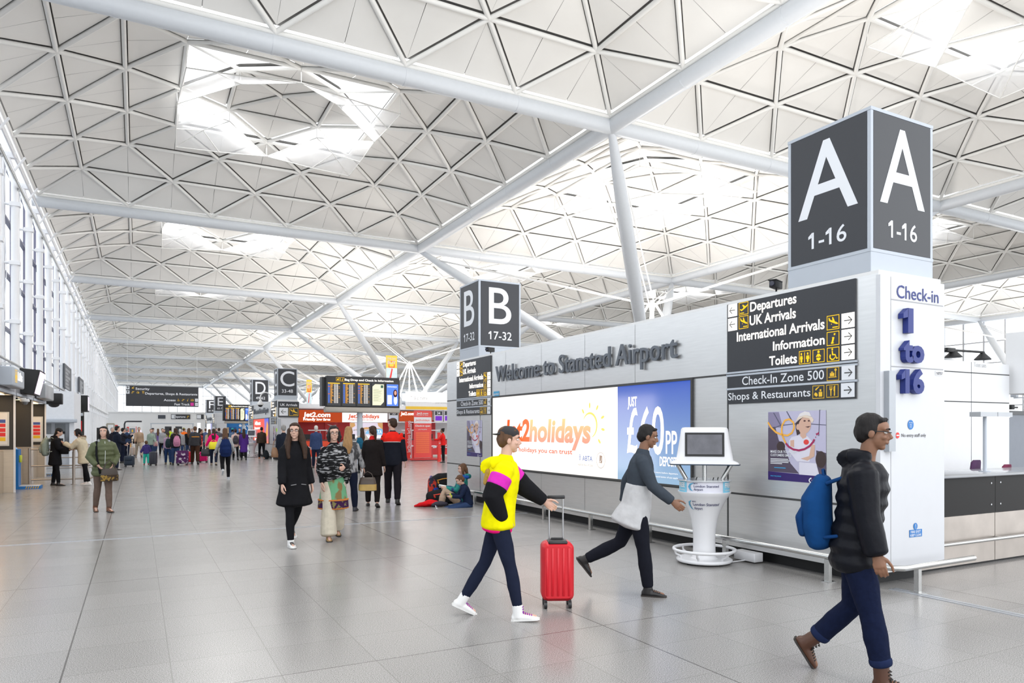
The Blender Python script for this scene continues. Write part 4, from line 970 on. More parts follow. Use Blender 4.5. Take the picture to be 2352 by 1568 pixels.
for a, b, t, d in ((393, 437, 'Departures', 'charcoal Departures sign on the white wall at the end'), (452, 468, '', 'small charcoal arrow sign right of the Departures sign on the end wall')):
    r, F, W, H = sign('overhead_sign', 117.93, a, b, 962, 951.5, d)
    m = MB(); F.rect(m, .02*W, .1*H, .02*W+.8*H, .9*H, .004)
    if t: F.text(m, t, .17*W, .3*H, .42*H, .004, width=.58*W, bold=.02)
    part(m, 'lettering', LETTER, r)
    if t: m = MB(); picto(F, m, 'takeoff', .8*W, .1*H, .95*W, .9*H, .004, False); part(m, 'pictogram', YEL, r)
r, F, W, H = sign('wall_screen', 117.93, 363, 380, 961, 953, 'blank dark screen on the white end wall', 'screen', mat('screen_dark', (.05, .06, .08), .3), pn='panel')
# sale banners hung from the roof
for a, b, t, u, Y, d in ((887, 912, 873, 817, 55.28, 'yellow topped hanging banner above the flight information board'), (704, 716, 930, 872, 91.28, 'small yellow topped hanging banner right of the letter C tower')):
    r, F, W, H = sign('hanging_flag', Y, a, b, t, u, d, 'banner', mat('flag_yellow', (.80, .52, .06), .7), pn='fabric')
    m = MB(); F.rect(m, 0, 0, W, .5*H, .004); part(m, 'lower_print', mat('flag_pale', (.55, .68, .74), .7, noise=.3, scale=3), r)
    m = MB(); F.text(m, 'BUY', .5*W, .66*H, .13*H, .006, 'C', width=.75*W); F.text(m, 'ONE DAY', .5*W, .84*H, .08*H, .006, 'C', width=.85*W); part(m, 'lettering', SIGNGRY, r)
    m = MB(); F.frame(m, .22*W, .52*H, .78*W, .78*H, .03*H, .005); F.poly(m, [(.3*W, .1*H), (.45*W, .08*H), (.6*W, .45*H), (.5*W, .5*H)], .007); part(m, 'red_print', RED, r)
    m = MB().tube([F.p(W/2, H, 0), F.p(W/2, 11.5-F.o.z, 0)], .012, 5); part(m, 'suspension_wire', STEELD, r)
# long slate boards on the window wall
for ya, yb, pa, pb, d in ((46.4, 50.9, 825, 893, 'nearer dark slate board with faint text high on the window wall'), (57.8, 62.2, 858, 900, 'farther dark slate board with faint text on the window wall')):
    F = Face((-3.55, ya, 0), (0, 1, 0), (0, 0, 1)); z1 = onX((139 if ya < 50 else 175), pa, -3.55)[2]; z0 = onX((155 if ya < 50 else 185), pb, -3.55)[2]
    r = empty('wall_board', (-3.55, ya, z0), d, 'sign'); m = MB(); F.rect(m, 0, z0, yb-ya, z1, -.1, .1); part(m, 'board', mat('slate_board', (.085, .09, .105), .5), r)
    m = MB()
    for i in range(6): F.rect(m, .5, z1-.35-i*.27*(z1-z0)/1.8, .5+random.Random(i).uniform(1.6, 3.2), z1-.2-i*.27*(z1-z0)/1.8, .004)
    part(m, 'lettering', mat('slate_text', (.32, .33, .36), .5), r)

# ---------------------------------------------------------------- flight information boards
def info_board(Y, px0, px1, pt, ps, pb, label, pole_px):
    a = onY(px0, pb, Y); b = onY(px1, pt, Y); zs = onY(px0, ps, Y)[2]
    r = empty('flight_information_board', ((a[0]+b[0])/2, Y, 0), label, 'information board', 'flight information boards')
    W, H = b[0]-a[0], b[2]-zs; F = Face((a[0], Y, zs), (1, 0, 0), (0, 0, 1)); x0 = a[0]
    part(MB().rbox((a[0], Y, zs), (b[0], Y+.35, b[2]), .03, axis=0).box((a[0]-.16, Y+.3, zs+.05), (a[0]+.02, Y+.75, b[2]-.05)), 'housing', mat('board_black', (.018, .018, .02), .4), r)
    part(MB().rbox((a[0]-.05, Y-.06, a[2]), (b[0], Y+.4, zs), .03, axis=0), 'shelf', mat('board_steel', (.36, .33, .29), .4, .6), r)
    p = onY(pole_px, 990, Y)[0]; part(MB().tube([(p, Y+.2, 0), (p, Y+.2, a[2])], .14, 16).lathe([(.3, 0), (.3, .02)], (p, Y+.2)), 'pole', SIGNGRY, r)
    m = MB(); F.text(m, 'Bag Drop and Check In Information', .24*W, .855*H, .062*H, .006, width=.67*W, bold=.015); part(m, 'lettering', LITW, r)
    m = MB(); picto(F, m, 'bags', .125*W, .83*H, .125*W+.125*H, .955*H, .006); picto(F, m, 'info', .183*W, .83*H, .183*W+.125*H, .955*H, .006); part(m, 'pictogram', LITY, r)
    SW = W/5; rng = random.Random(int(Y)); cols = {}
    for i in range(5):
        sx0, sx1, sz0, sz1 = SW*i+.03*SW, SW*(i+1)-.09*SW, .04*H, .80*H
        s = MB(); F.rect(s, sx0, sz0, sx1, sz1, .003, .02); sc_ = part(s, 'screen', mat('flight_screen', (.01, .01, .012), .25), r)
        h, w_ = sz1-sz0, sx1-sx0
        if i < 3:
            bars = {'top_bar': MB(), 'airline_column': MB(), 'flight_column': MB(), 'time_column': MB(), 'alert': MB()}
            F.rect(bars['top_bar'], sx0+.06*w_, sz1-.07*h, sx1-.05*w_, sz1-.035*h, .026)
            for k in range(26):
                z = sz1-.11*h-k*.031*h
                F.rect(bars['alert' if rng.random() < .12 else 'airline_column'], sx0+.07*w_, z, sx0+.20*w_, z+.02*h, .026)
                F.rect(bars['flight_column'], sx0+.24*w_, z, sx0+rng.uniform(.32, .48)*w_, z+.017*h, .026)
                F.rect(bars['time_column'], sx0+.52*w_, z, sx0+.64*w_, z+.017*h, .026); F.rect(bars['time_column'], sx0+.68*w_, z, sx0+.82*w_, z+.017*h, .026)
                if rng.random() < .3: F.rect(bars['flight_column'], sx0+.86*w_, z, sx0+.94*w_, z+.015*h, .026)
            for n, c in (('top_bar', (1, .5, .03)), ('airline_column', (.08, .16, .55)), ('flight_column', (.65, .30, .05)), ('time_column', (.62, .58, .55)), ('alert', (.9, .15, .03))):
                if bars[n].v: bars[n].build(n, mat('screen_'+n, c, .4, emis=.9), sc_).location = -Vector(r.location)
        elif i == 3:
            s = MB(); F.poly(s, [(sx0+.05*w_, sz0+.05*h), (sx1-.3*w_, sz0+.05*h), (sx1-.05*w_, sz0+.2*h), (sx1-.05*w_, sz1-.04*h), (sx0+.25*w_, sz1-.04*h), (sx0+.05*w_, sz1-.15*h)], .026); s.build('notice_page', mat('screen_cream', (.80, .78, .55), .4, emis=.75), sc_).location = -Vector(r.location)
            s = MB()
            for k in range(12): F.rect(s, sx0+.12*w_, sz1-(.28+.045*k)*h, sx0+rng.uniform(.5, .85)*w_, sz1-(.27+.045*k)*h, .028)
            F.rect(s, sx1-.3*w_, sz1-.2*h, sx1-.1*w_, sz1-.08*h, .028); s.build('notice_text', mat('screen_text_green', (.10, .25, .2), .4, emis=.3), sc_).location = -Vector(r.location)
        else:
            s = MB(); F.rect(s, sx0+.04*w_, sz0+.03*h, sx1-.03*w_, sz1-.03*h, .026); s.build('advert_page', mat('screen_blue', (.10, .22, .95), .4, emis=.8), sc_).location = -Vector(r.location)
            s = MB(); F.text(s, 'immunace', sx0+.1*w_, sz1-.16*h, .07*h, .028, width=.75*w_); F.rect(s, sx0+.1*w_, sz0+.1*h, sx0+.45*w_, sz0+.5*h, .028); F.disc(s, sx1-.25*w_, sz0+.28*h, .14*w_, .028, ry=.2*h); s.build('advert_lettering', mat('screen_white', (.9, .9, 1), .4, emis=.8), sc_).location = -Vector(r.location)
            s = MB(); F.disc(s, sx1-.27*w_, sz0+.58*h, .17*w_, .029, ry=.17*h); s.build('advert_hair', mat('screen_brown', (.12, .03, .03), .4, emis=.2), sc_).location = -Vector(r.location)
            s = MB(); F.disc(s, sx1-.26*w_, sz0+.60*h, .1*w_, .031, ry=.1*h); s.build('advert_face', mat('screen_skin', (.8, .42, .3), .4, emis=.6), sc_).location = -Vector(r.location)
    return r
info_board(34.4, 750, 918, 868, 934, 946.5, 'large black flight information board reading Bag Drop and Check In Information', 829)
info_board(70.4, 517, 574, 929, 967, 972, 'smaller looking flight information board between the E and D towers', 560)

# ---------------------------------------------------------------- airline desk row behind the flight board
JY = EY+OFF+.9
AR = mat('airline_red', (.62, .015, .02), .45, noise=.03)
qj = lambda px, py: onY(px, py, JY)
def jsign(name, a, b, m, label, words, lm=WHITE, Y=JY, cat='sign'):
    r, F, W, H = sign(name, Y, a[0], b[0], b[1], a[1], label, cat, m, .12)
    mb = MB()
    for t, x, y, w_, h in words: F.text(mb, t, x*W, y*H, h*H, .006, width=w_*W, bold=.03, shear=.1)
    if words: part(mb, 'lettering', lm, r)
    return r, F, W, H
jsign('fascia_sign', (686, 942), (786, 969), ORANGE, 'long orange red fascia sign with white Friendly low fares lettering', [('Jet2.com', .10, .44, .62, .36), ('Friendly low fares', .10, .14, .62, .2)], LITW)
jsign('fascia_sign', (786, 947), (890, 969), mat('lit_fascia_white', (1, .97, .95), .4, emis=.7), 'white lit holiday fascia sign behind the information board pole', [('Jet2holidays', .13, .42, .68, .36), ('Package holidays you can trust', .13, .2, .55, .1)], mat('ad_red_orange', (.9, .13, .03)))
jsign('fascia_sign', (918, 945), (993, 967), ORANGE, 'short orange red airline sign behind the Check-in open totem', [('Jet2.com', .03, .62, .40, .3)], LITW)
for a, b, n, d, c in ((894, 915, '33', 'desk number 33 sign with pale screen', (.55, .58, .72)), (998, 1017, '34', 'desk number 34 sign with purple screen', (.22, .05, .62)), (1020, 1040, '35', 'desk number 35 sign at the edge of the steel block', (.22, .05, .62))):
    r, F, W, H = sign('desk_number_sign', JY, a, b, 968, 944, d, 'sign', mat('desk_white', (.74, .74, .76), .4), .12)
    m = MB(); F.rect(m, .06*W, .62*H, .94*W, .98*H, .004); part(m, 'number_panel', SIGNBLK, r); m = MB(); F.text(m, n, .5*W, .68*H, .24*H, .006, 'C', bold=.02); part(m, 'lettering', LETTER, r)
    m = MB(); F.rect(m, .1*W, .1*H, .9*W, .54*H, .004); part(m, 'screen', mat('desk_screen_'+n, c, .4, emis=.5), r)
# back wall of the row
a = qj(686, 1000)[0]; b = 34.0
r = empty('check_in_back_wall', (a, JY+2.2, 0), 'red and white back wall of the airline check-in row', 'wall panel')
def xj(px, Y): return onY(px, 990, Y)[0]
BYY = JY+2.0
part(MB().box((a, BYY, 0), (xj(806, BYY), BYY+.1, 2.3)).box((xj(879, BYY), BYY, 0), (xj(893, BYY), BYY+.1, 2.3)).box((xj(938, BYY), BYY, 0), (xj(1000, BYY), BYY+.1, 2.3)), 'red_panel', AR, r)
part(MB().box((xj(806, BYY), BYY+.02, 0), (xj(879, BYY), BYY+.1, 2.3)).box((xj(893, BYY), BYY+.02, 0), (xj(938, BYY), BYY+.1, 2.3)).box((xj(1000, BYY), BYY+.02, 0), (b, BYY+.1, 2.3)).box((a, BYY, 2.3), (b, BYY+.3, 3.25)), 'white_panel', mat('desk_white', (.74, .74, .76)), r)
part(MB().box((a, JY+.02, 2.12), (b, JY+.14, 2.18)).box((a, JY+.14, 2.9), (b, BYY, 2.95)), 'header_rail', mat('desk_white', (.74, .74, .76)), r)
# Malta picture
r, F, W, H = sign('holiday_picture', BYY-.03, 804, 879, 1006, 971, 'lit beach picture reading MALTA behind the desks', 'picture', mat('malta_pale', (.78, .70, .82), .4, emis=.6), .03)
m = MB(); F.poly(m, [(.45*W, .28*H), (W, .22*H), (W, .62*H), (.55*W, .6*H)], .004); part(m, 'sea', mat('malta_sea', (.25, .55, .85), .4, emis=.6), r)
m = MB(); F.poly(m, [(.1*W, .55*H), (.5*W, .72*H), (W, .62*H), (.55*W, .58*H)], .006); F.poly(m, [(0, .6*H), (.16*W, .8*H), (.14*W, H), (0, H)], .005); F.poly(m, [(W, .55*H), (.86*W, .8*H), (.84*W, H), (W, H)], .005); part(m, 'rocks', mat('malta_rock', (.85, .48, .2), .4, emis=.45), r)
m = MB(); F.text(m, 'MALTA', .64*W, .3*H, .22*H, .008, width=.33*W); F.rect(m, 0, 0, W, .16*H, .006); part(m, 'lettering', mat('screen_white', (.9, .9, 1)), r)
m = MB()
for x in (.22, .27, .3): F.rect(m, x*W, .28*H, (x+.02)*W, .48*H, .009)
part(m, 'bathers', mat('malta_figures', (.7, .25, .25), .4, emis=.4), r)
# help poster
r, F, W, H = sign('help_poster', BYY-.05, 746, 775, 1012, 968, 'red poster reading Need with white arrow behind the desk', 'poster', mat('poster_red', (.70, .05, .05), .5), .03)
m = MB(); F.text(m, 'Need', .12*W, .44*H, .16*H, .004, width=.62*W, bold=.03); F.text(m, 'more', .12*W, .22*H, .16*H, .004, width=.6*W, bold=.03); F.poly(m, [(.15*W, .88*H), (.6*W, .8*H), (.9*W, .84*H), (.9*W, .78*H), (.5*W, .74*H)], .004); part(m, 'lettering', LETTER, r)
# desks
def jdesk(p0, p1, m, label, words=None, Y=JY):
    x0, x1 = onY(p0, 1030, Y)[0], onY(p1, 1030, Y)[0]
    r = empty('check_in_desk', ((x0+x1)/2, Y, 0), label, 'desk', 'airline check-in desks')
    part(MB().box((x0, Y, .12), (x1, Y+.5, 1.05)), 'front', m, r)
    part(MB().rbox((x0-.02, Y-.05, 1.05), (x1+.02, Y+.75, 1.1), .02, axis=0), 'worktop', mat('worktop_dark', (.06, .06, .065), .2), r)
    part(MB().box((x0, Y+.05, 0), (x1, Y+.5, .12)), 'plinth', mat('worn_steel', (.5, .45, .41)), r)
    part(MB().tube([((x0+x1)/2+.2, Y+.35, 1.1), ((x0+x1)/2+.2, Y+.35, 1.62)], .015, 8).box(((x0+x1)/2-.5, Y+.28, 1.62), ((x0+x1)/2+.6, Y+.42, 1.68)), 'lamp_bar', mat('desk_white', (.74, .74, .76)), r)
    part(MB().rbox((x0+.15, Y+.3, 1.12), (x0+.75, Y+.36, 1.42), .02, axis=1).box((x0+.4, Y+.3, 1.1), (x0+.5, Y+.4, 1.14)), 'monitor', BLACK, r)
    if words:
        F = Face((x0, Y, 0), (1, 0, 0), (0, 0, 1)); mb = MB(); F.text(mb, words, .1*(x1-x0), .55, .22, .006, width=.75*(x1-x0), bold=.03, shear=.1); part(mb, 'lettering', LETTER if m is not WHITE else mat('ad_red_orange', (.9, .13, .03)), r)
jdesk(688, 772, mat('desk_orange', (.85, .07, .015), .45), 'orange red airline desk left of the board pole', 'Jet2.com')
jdesk(790, 880, WHITE, 'white airline desk with orange lettering under the beach picture', 'Jet2holidays')
jdesk(921, 966, AR, 'red airline desk behind the leaning red display', 'Jet2')
jdesk(972, 1036, AR, 'red airline desk behind the Check-in open totem', 'Jet2')
# totems
RF = mat('display_red', (.80, .07, .06), .4, noise=.03)
p = onZ(972, 1057); Y = p[1]
r, F, W, H = sign('display_totem', Y, 951, 991, 1051, 943, 'tall red Check-in open display totem on a wide foot', 'display board', RF, .06, 'board')
part(MB().box(F.p(-.35, -F.o.z+.03, -.35), F.p(W+.45, -F.o.z+.12, .35)).box(F.p(W-.02, -F.o.z+.12, -.1), F.p(W+.1, .6, -.04)).box(F.p(-.1, -F.o.z+.12, -.1), F.p(.02, .6, -.04)), 'foot', mat('display_foot', (.55, .03, .03), .4), r)
m = MB()
for x in (-.3, W+.4): m.tube([F.p(x, -F.o.z, .25), F.p(x, -F.o.z+.03, .25)], .05, 8)
part(m, 'caster', SIGNGRY, r)
m = MB(); F.rect(m, 0, .73*H, W, .86*H, .003); part(m, 'white_strip', LETTER, r)
m = MB(); F.text(m, 'Jet2.com', .15*W, .925*H, .035*H, .006, width=.66*W, bold=.03, shear=.1); F.text(m, 'Friendly low fares', .15*W, .895*H, .018*H, .006, width=.66*W); F.text(m, 'Check-in open', .06*W, .66*H, .035*H, .006, width=.86*W, bold=.03, shear=.1); F.text(m, 'LAS PALMAS', .22*W, .59*H, .02*H, .006, width=.52*W); part(m, 'lettering', WHITE, r)
m = MB(); F.text(m, 'Jet2holidays', .08*W, .78*H, .035*H, .006, width=.8*W, shear=.1); part(m, 'holiday_lettering', mat('ad_red_orange', (.9, .13, .03)), r)
m = MB()
for k in range(10): F.rect(m, .1*W, (.1+.045*k)*H, .88*W, (.135+.045*k)*H, .003)
part(m, 'list_row', mat('list_orange', (.9, .16, .06), .5), r)
p = onZ(938, 1056)
r = empty('display_totem', p, 'narrow red and white vertical display left of the Check-in open totem', 'display board'); Y = p[1]
a = onY(931, 1053, Y); b = onY(946, 968, Y); F = Face((a[0], Y, .05), (1, 0, 0), (0, 0, 1)); W, H = b[0]-a[0], b[2]-.05
part(MB().box((a[0], Y, .05), (b[0]-.1, Y+.06, b[2])), 'board', RF, r); part(MB().tube([(b[0]-.03, Y, .05), (b[0]-.03, Y, b[2]-.1)], .02, 8).box((a[0]-.1, Y-.3, .0), (b[0]+.1, Y+.3, .05)), 'stand', LETTER, r)
m = MB(); FR = Face((a[0]+.05, Y, .2), (0, 0, 1), (-1, 0, 0)); FR.n = Vector((0, -1, 0)); FR.text(m, 'Jet2holidays Jet2.com', .2, -.26, .2, .004, width=H*.85, bold=.02); part(m, 'lettering', LETTER, r)
p = onZ(1009, 1060); Y = p[1]; a = onY(1006.5, 1060, Y); b = onY(1012.5, 993, Y)
r = empty('display_totem', p, 'slim red totem in front of the red jacketed desk agent', 'display board')
part(MB().box((a[0], Y, 0), (b[0], Y+.12, b[2])), 'board', mat('totem_red', (.8, .03, .02), .4), r)
m = MB(); F = Face((a[0], Y, 0), (1, 0, 0), (0, 0, 1)); F.text(m, 'Jet2', .03, .95, .06, .004, width=(b[0]-a[0])*.7); part(m, 'lettering', LETTER, r)
# Take time banner
r, F, W, H = sign('notice_banner', JY+1.94, 932, 1040, 941, 902, 'long white Take time banner with yellow foot strip', 'banner', mat('banner_white', (.72, .72, .74), .5), .05)
m = MB(); F.rect(m, 0, 0, W, .2*H, .004); part(m, 'yellow_strip', mat('banner_yellow', (.75, .48, .03), .5), r)
m = MB(); F.text(m, 'Take time', .09*W, .56*H, .2*H, .006, width=.37*W, bold=.0); part(m, 'lettering', JOINTM, r)
m = MB()
for i, t in enumerate(('Arrive at the', 'time specified by', 'your airline')): F.text(m, t, .62*W, (.72-.17*i)*H, .1*H, .006, bold=0)
part(m, 'small_lettering', mat('faint_grey', (.5, .5, .5)), r)
# blue desk wall beyond
r, F, W, H = sign('airline_wall', 77.5, 521, 572, 1003, 970, 'bright blue airline wall behind the far flight board', 'wall panel', BLUE, .1, 'panel')
m = MB(); F.text(m, 'RYANAIR', .72*W, .5*H, .3*H, .006, bold=.03); F.disc(m, .60*W, .78*H, .09*H, .006); F.rect(m, .45*W, .22*H, .62*W, .27*H, .006); part(m, 'lettering', LETTER, r)
m = MB(); F.rect(m, .1*W, 0, .42*W, .66*H, .005); part(m, 'blue_door', mat('deep_blue', (.005, .07, .26), .4), r)
m = MB(); F.rect(m, 0, 0, .09*W, .66*H, .006); part(m, 'tan_strip', mat('tan_strip', (.6, .42, .25), .5), r)

# ---------------------------------------------------------------- service bays along the window wall
KX = -2.88
BR = mat('bay_steel', (.52, .44, .35), .38, .75, noise=.12, scale=3, stretch=(1, 1, 10))
for i, (Y, d) in enumerate(((22.9, 'nearest dark service bay with steel base at the left edge'), (26.5, 'second dark service bay behind the blue frame'), (30.1, 'third dark service bay with coloured notice'))):
    r = empty('service_bay', (KX, Y, 0), d, 'service bay', 'service bays along the window wall')
    part(MB().box((KX-.74, Y, 1.14), (KX-.02, Y+.12, 2.59)), 'side_panel', DKGREY, r)
    part(MB().box((KX-.74, Y+.003, 0), (KX-.02, Y+.12, 1.14)), 'steel_base', BR, r)
    part(MB().box((KX-.03, Y-.02, 0), (KX+.015, Y+.02, 3.2)), 'edge_strip', mat('desk_white', (.74, .74, .76)), r)
    part(MB().box((KX-.74, Y-3.4, 2.62), (KX-.02, Y, 3.2)), 'header', mat('header_grey', (.24, .24, .26), .5), r)
    part(MB().box((KX-.05, Y-3.4, 2.59), (KX+.02, Y, 2.66)).box((KX-.05, Y-3.4, 3.17), (KX+.02, Y, 3.2)), 'header_trim', SIGNGRY, r)
    part(MB().box((KX-.74, Y-3.4, 0), (KX-.68, Y, 2.62)), 'rear_panel', DKGREY, r)
    part(MB().box((KX-.6, Y-3.2, 2.58), (KX-.2, Y-.2, 2.6)), 'strip_light', mat('warm_light', (1, .72, .42), .5, emis=2), r)
    part(MB().box((KX-.67, Y-3.4, 0), (KX-.25, Y, 1.1)), 'counter', BR, r)
    if i != 1:
        F = Face((KX-.74, Y, 0), (1, 0, 0), (0, 0, 1))
        n = empty('notice_board', (KX-.5, Y, 1.2), 'framed notice with blue, red and yellow bars on the '+('nearest' if i == 0 else 'third')+' service bay', 'notice')
        x0, x1 = (.10, .62) if i == 0 else (.12, .66)
        m = MB(); F.rect(m, x0, 1.24, x1, 2.14, .004, .03); part(m, 'frame', mat('notice_frame', (.55, .55, .53), .4), n)
        m = MB(); F.rect(m, x0+.04, 1.28, x1-.04, 2.11, .036); part(m, 'sheet', mat('notice_sheet', (.72, .70, .68), .5), n)
        for z0, z1, c, nm in ((1.85, 1.94, (.05, .09, .32), 'blue_bar'), (1.74, 1.83, (.72, .03, .03), 'red_bar'), (1.61, 1.71, (.72, .03, .03), 'red_bar'), (1.49, 1.59, (.72, .03, .03), 'red_bar'), (1.37, 1.47, (.80, .50, .02), 'yellow_bar')):
            m = MB(); F.rect(m, x0+.08, z0, x1-.08, z1, .038); part(m, nm, mat('notice_'+nm, c, .5), n)
    l = area('bay_downlight', (KX-.35, Y-1.6, 2.55), (0, 0, 0), .5, 2.4, 9, (1, .66, .36))
r = empty('projecting_sign', (KX, 21.6, 2.9), 'grey box sign with lit orange pictogram at the left picture edge', 'sign')
part(MB().rbox((KX, 20.4, 2.72), (KX+.28, 22.3, 3.18), .04, axis=1), 'box', SIGNGRY, r); F = Face((KX+.28, 20.4, 2.72), (0, 1, 0), (0, 0, 1))
m = MB(); F.text(m, 'Lifts', .75, .17, .2, .006, width=.75, bold=.02); part(m, 'lettering', LITW, r); m = MB(); picto(F, m, 'toilets', .3, .1, .62, .40, .006); part(m, 'pictogram', LITY, r)
r = empty('hanging_screen', (KX+.2, 24.5, 2.6), 'tilted dark television with bright pink screen on the service bays', 'screen')
part(MB().add([(KX-.03, 24.0, 2.72), (KX+.3, 24.0, 2.66), (KX+.45, 24.0, 3.36), (KX-.03, 24.0, 3.4), (KX-.03, 25.4, 2.72), (KX+.3, 25.4, 2.66), (KX+.45, 25.4, 3.36), (KX-.03, 25.4, 3.4)], [(0, 1, 2, 3), (7, 6, 5, 4), (1, 5, 6, 2), (0, 3, 7, 4), (3, 2, 6, 7), (0, 4, 5, 1)]), 'case', BLACK, r)
part(MB().add([(KX+.312, 24.08, 2.70), (KX+.312, 25.32, 2.70), (KX+.448, 25.32, 3.32), (KX+.448, 24.08, 3.32)], [(0, 1, 2, 3)]), 'screen', mat('screen_pink', (.95, .72, .95), .4, emis=1.1), r)
r = empty('projecting_sign', (KX, 28.6, 2.9), 'plain silver grey box sign right of the hanging television', 'sign'); part(MB().rbox((KX, 27.3, 2.68), (KX+.28, 29.7, 3.16), .04, axis=1), 'box', mat('silver_box', (.42, .43, .45), .35, .5), r)
r = empty('loudspeaker', (KX, 31, 2.7), 'black loudspeaker box with round grille on the white wall', 'loudspeaker'); part(MB().rbox((KX-.1, 31.0, 2.62), (KX+.42, 31.5, 3.02), .03).box((KX-.08, 30.05, 2.8), (KX-.02, 31.1, 2.86)), 'case', BLACK, r); part(MB().ell((KX+.15, 31.25, 2.62), (.18, .18, .12)), 'grille', DKGREY, r)
r = empty('dome_camera', (KX+.2, 24.4, 2.4), 'white dome camera under the hanging television', 'camera'); p = onX(57, 921, KX+.12); part(MB().lathe([(.10, p[2]+.06), (.12, p[2]), (.10, p[2]-.02)], (p[0], p[1]), 16).box((KX-.1, p[1]-.03, p[2]+.04), (p[0]+.03, p[1]+.03, p[2]+.09)).box((KX-.1, p[1]-.03, p[2]+.04), (KX-.04, p[1]+.03, 2.64)), 'housing', WHITE, r); part(MB().ell((p[0], p[1], p[2]-.03), (.08, .08, .08)), 'dome', mat('smoked_dome', (.15, .15, .16), .1), r)
# blue bag gauges
HZ = mat('hazard_yellow', (.75, .42, .0), .5)
for px, py, d in ((62, 1123, 'blue upright scale frame with hazard striped foot, nearer one'), (97, 1093, 'blue upright scale frame with hazard striped foot, half hidden behind the railing')):
    p = onZ(px, py); x, y = p[0], p[1]
    r = empty('baggage_scale', p, d, 'scale', 'blue baggage scales')
    part(MB().box((x-.35, y, 0), (x-.2, y+.5, 1.12)).add([(x-.35, y, 1.12), (x-.2, y, 1.05), (x-.2, y+.5, 1.05), (x-.35, y+.5, 1.2)], [(0, 1, 2, 3)]), 'upright', BLUE, r)
    part(MB().box((x-.2, y, .0), (x+.32, y+.5, .08)), 'foot', BLUE, r); part(MB().box((x-.19, y+.02, .08), (x+.30, y+.48, .1)), 'platform', STEEL, r)
    m = MB()
    for k in range(6): m.add([(x-.04+.055*k, y-.004, .015), (x-.015+.055*k, y-.004, .015), (x+.01+.055*k, y-.004, .07), (x-.015+.055*k, y-.004, .07)], [(0, 1, 2, 3)])
    part(m, 'hazard_stripe', HZ, r); part(MB().rbox((x-.2, y+.1, .75), (x-.14, y+.3, .95), .02), 'display', mat('scale_display', (.55, .6, .05), .4), r)
# railings
for (pa, pb, ya, d) in (((72, 1113), (167, 1114), 0, 'brown steel crowd railing, nearer run with two posts'), ((95, 1084), (200, 1084), 0, 'brown steel crowd railing, run behind the two women')):
    A, B = onZ(*pa), onZ(*pb); y = (A[1]+B[1])/2
    r = empty('crowd_railing', ((A[0]+B[0])/2, y, 0), d, 'railing', 'crowd railings by the service bays')
    RL = mat('railing_steel', (.42, .37, .33), .35, .8)
    for X in (A[0], B[0]): part(MB().tube([(X, y, 0), (X, y, 1.12)], .04, 10).lathe([(.08, 0), (.08, .012)], (X, y), 16), 'post', RL, r)
    for z in (.17, .58, 1.08): part(MB().tube([(max(A[0]-.55, KX+.06), y, z), (B[0]+.45, y, z)], .022, 8), 'rail', RL, r)
    part(MB().tube([(B[0]+.45, y, .17), (B[0]+.55, y, .25), (B[0]+.55, y, 1.0), (B[0]+.45, y, 1.08)], .022, 8), 'end_loop', RL, r)
# white phone block
cx, cy = onX(170, 1000, -2.42)[:2]
r = empty('phone_block', (-3.2, cy, 0), 'white telephone block with open niches behind the two women', 'kiosk block')
part(MB().box((-4.0, cy, 2.05), (-2.42, cy+4.2, 3.34)).box((-4.0, cy+.9, 0), (-2.42, cy+4.2, 2.05)).box((-4.0, cy, 0), (-3.75, cy+.9, 2.05)).box((-2.6, cy+.1, 0), (-2.42, cy+.9, 2.05)), 'shell', mat('block_white', (.78, .80, .84), .5), r)
part(MB().rbox((-3.9, cy-.18, 1.98), (-2.3, cy+.05, 2.14), .04, axis=0), 'canopy', SIGNGRY, r)
part(MB().box((-3.7, cy+.6, .9), (-2.6, cy+.9, 1.0)), 'shelf', SIGNGRY, r)
FP = Face((-3.75, cy+.9, 0), (1, 0, 0), (0, 0, 1)); m = MB(); FP.rect(m, .12, 1.35, .42, 1.95, .006); FP.rect(m, .55, 1.3, .95, 1.95, .006); part(m, 'notice_sheet', mat('notice_grey', (.42, .44, .46), .5), r); m = MB(); FP.rect(m, .57, 1.3, .93, 1.6, .008); part(m, 'dark_panel', DKGREY, r)
for i, x in enumerate((-3.35, -2.95)):
    t = empty('payphone', (x, cy+.6, 1.0), ('left' if i == 0 else 'right')+' hand silver payphone in the white telephone block', 'payphone', 'payphones')
    part(MB().rbox((x-.16, cy+.45, 1.01), (x+.16, cy+.6, 1.5), .04, axis=1), 'case', STEEL, t); part(MB().tube([(x-.12, cy+.42, 1.08), (x-.14, cy+.4, 1.2), (x-.12, cy+.42, 1.36)], [.035, .02, .035], 8), 'handset', BLACK, t); part(MB().box((x-.04, cy+.44, 1.15), (x+.1, cy+.45, 1.3)), 'keypad', DKGREY, t)
# dark gate bay further on
cy2 = 45.0
r = empty('service_bay', (-2.9, cy2, 0), 'distant dark service bay with screen beyond the white telephone block', 'service bay')
part(MB().box((-3.9, cy2, 0), (-2.75, cy2+.1, 2.5)), 'side_panel', mat('pale_panel', (.6, .63, .68), .5), r); part(MB().box((-3.9, cy2+3.5, 0), (-2.75, cy2+3.6, 3.1)), 'rear_panel', DKGREY, r)
part(MB().box((-3.9, cy2, 2.5), (-2.75, cy2+3.6, 3.2)), 'header', DKGREY, r); part(MB().rbox((-3.5, cy2-.15, 2.42), (-2.6, cy2, 2.58), .04, axis=0), 'canopy', SIGNGRY, r)
F = Face((-3.9, cy2+3.5, 0), (1, 0, 0), (0, 0, 1)); m = MB(); F.rect(m, .85, 1.2, 1.05, 2.2, .01); part(m, 'notice', mat('notice_red_bar', (.72, .03, .03)), r)
r = empty('hanging_screen', (-2.6, cy2+2, 2.6), 'farther tilted television with pale screen beyond the telephone block', 'screen')
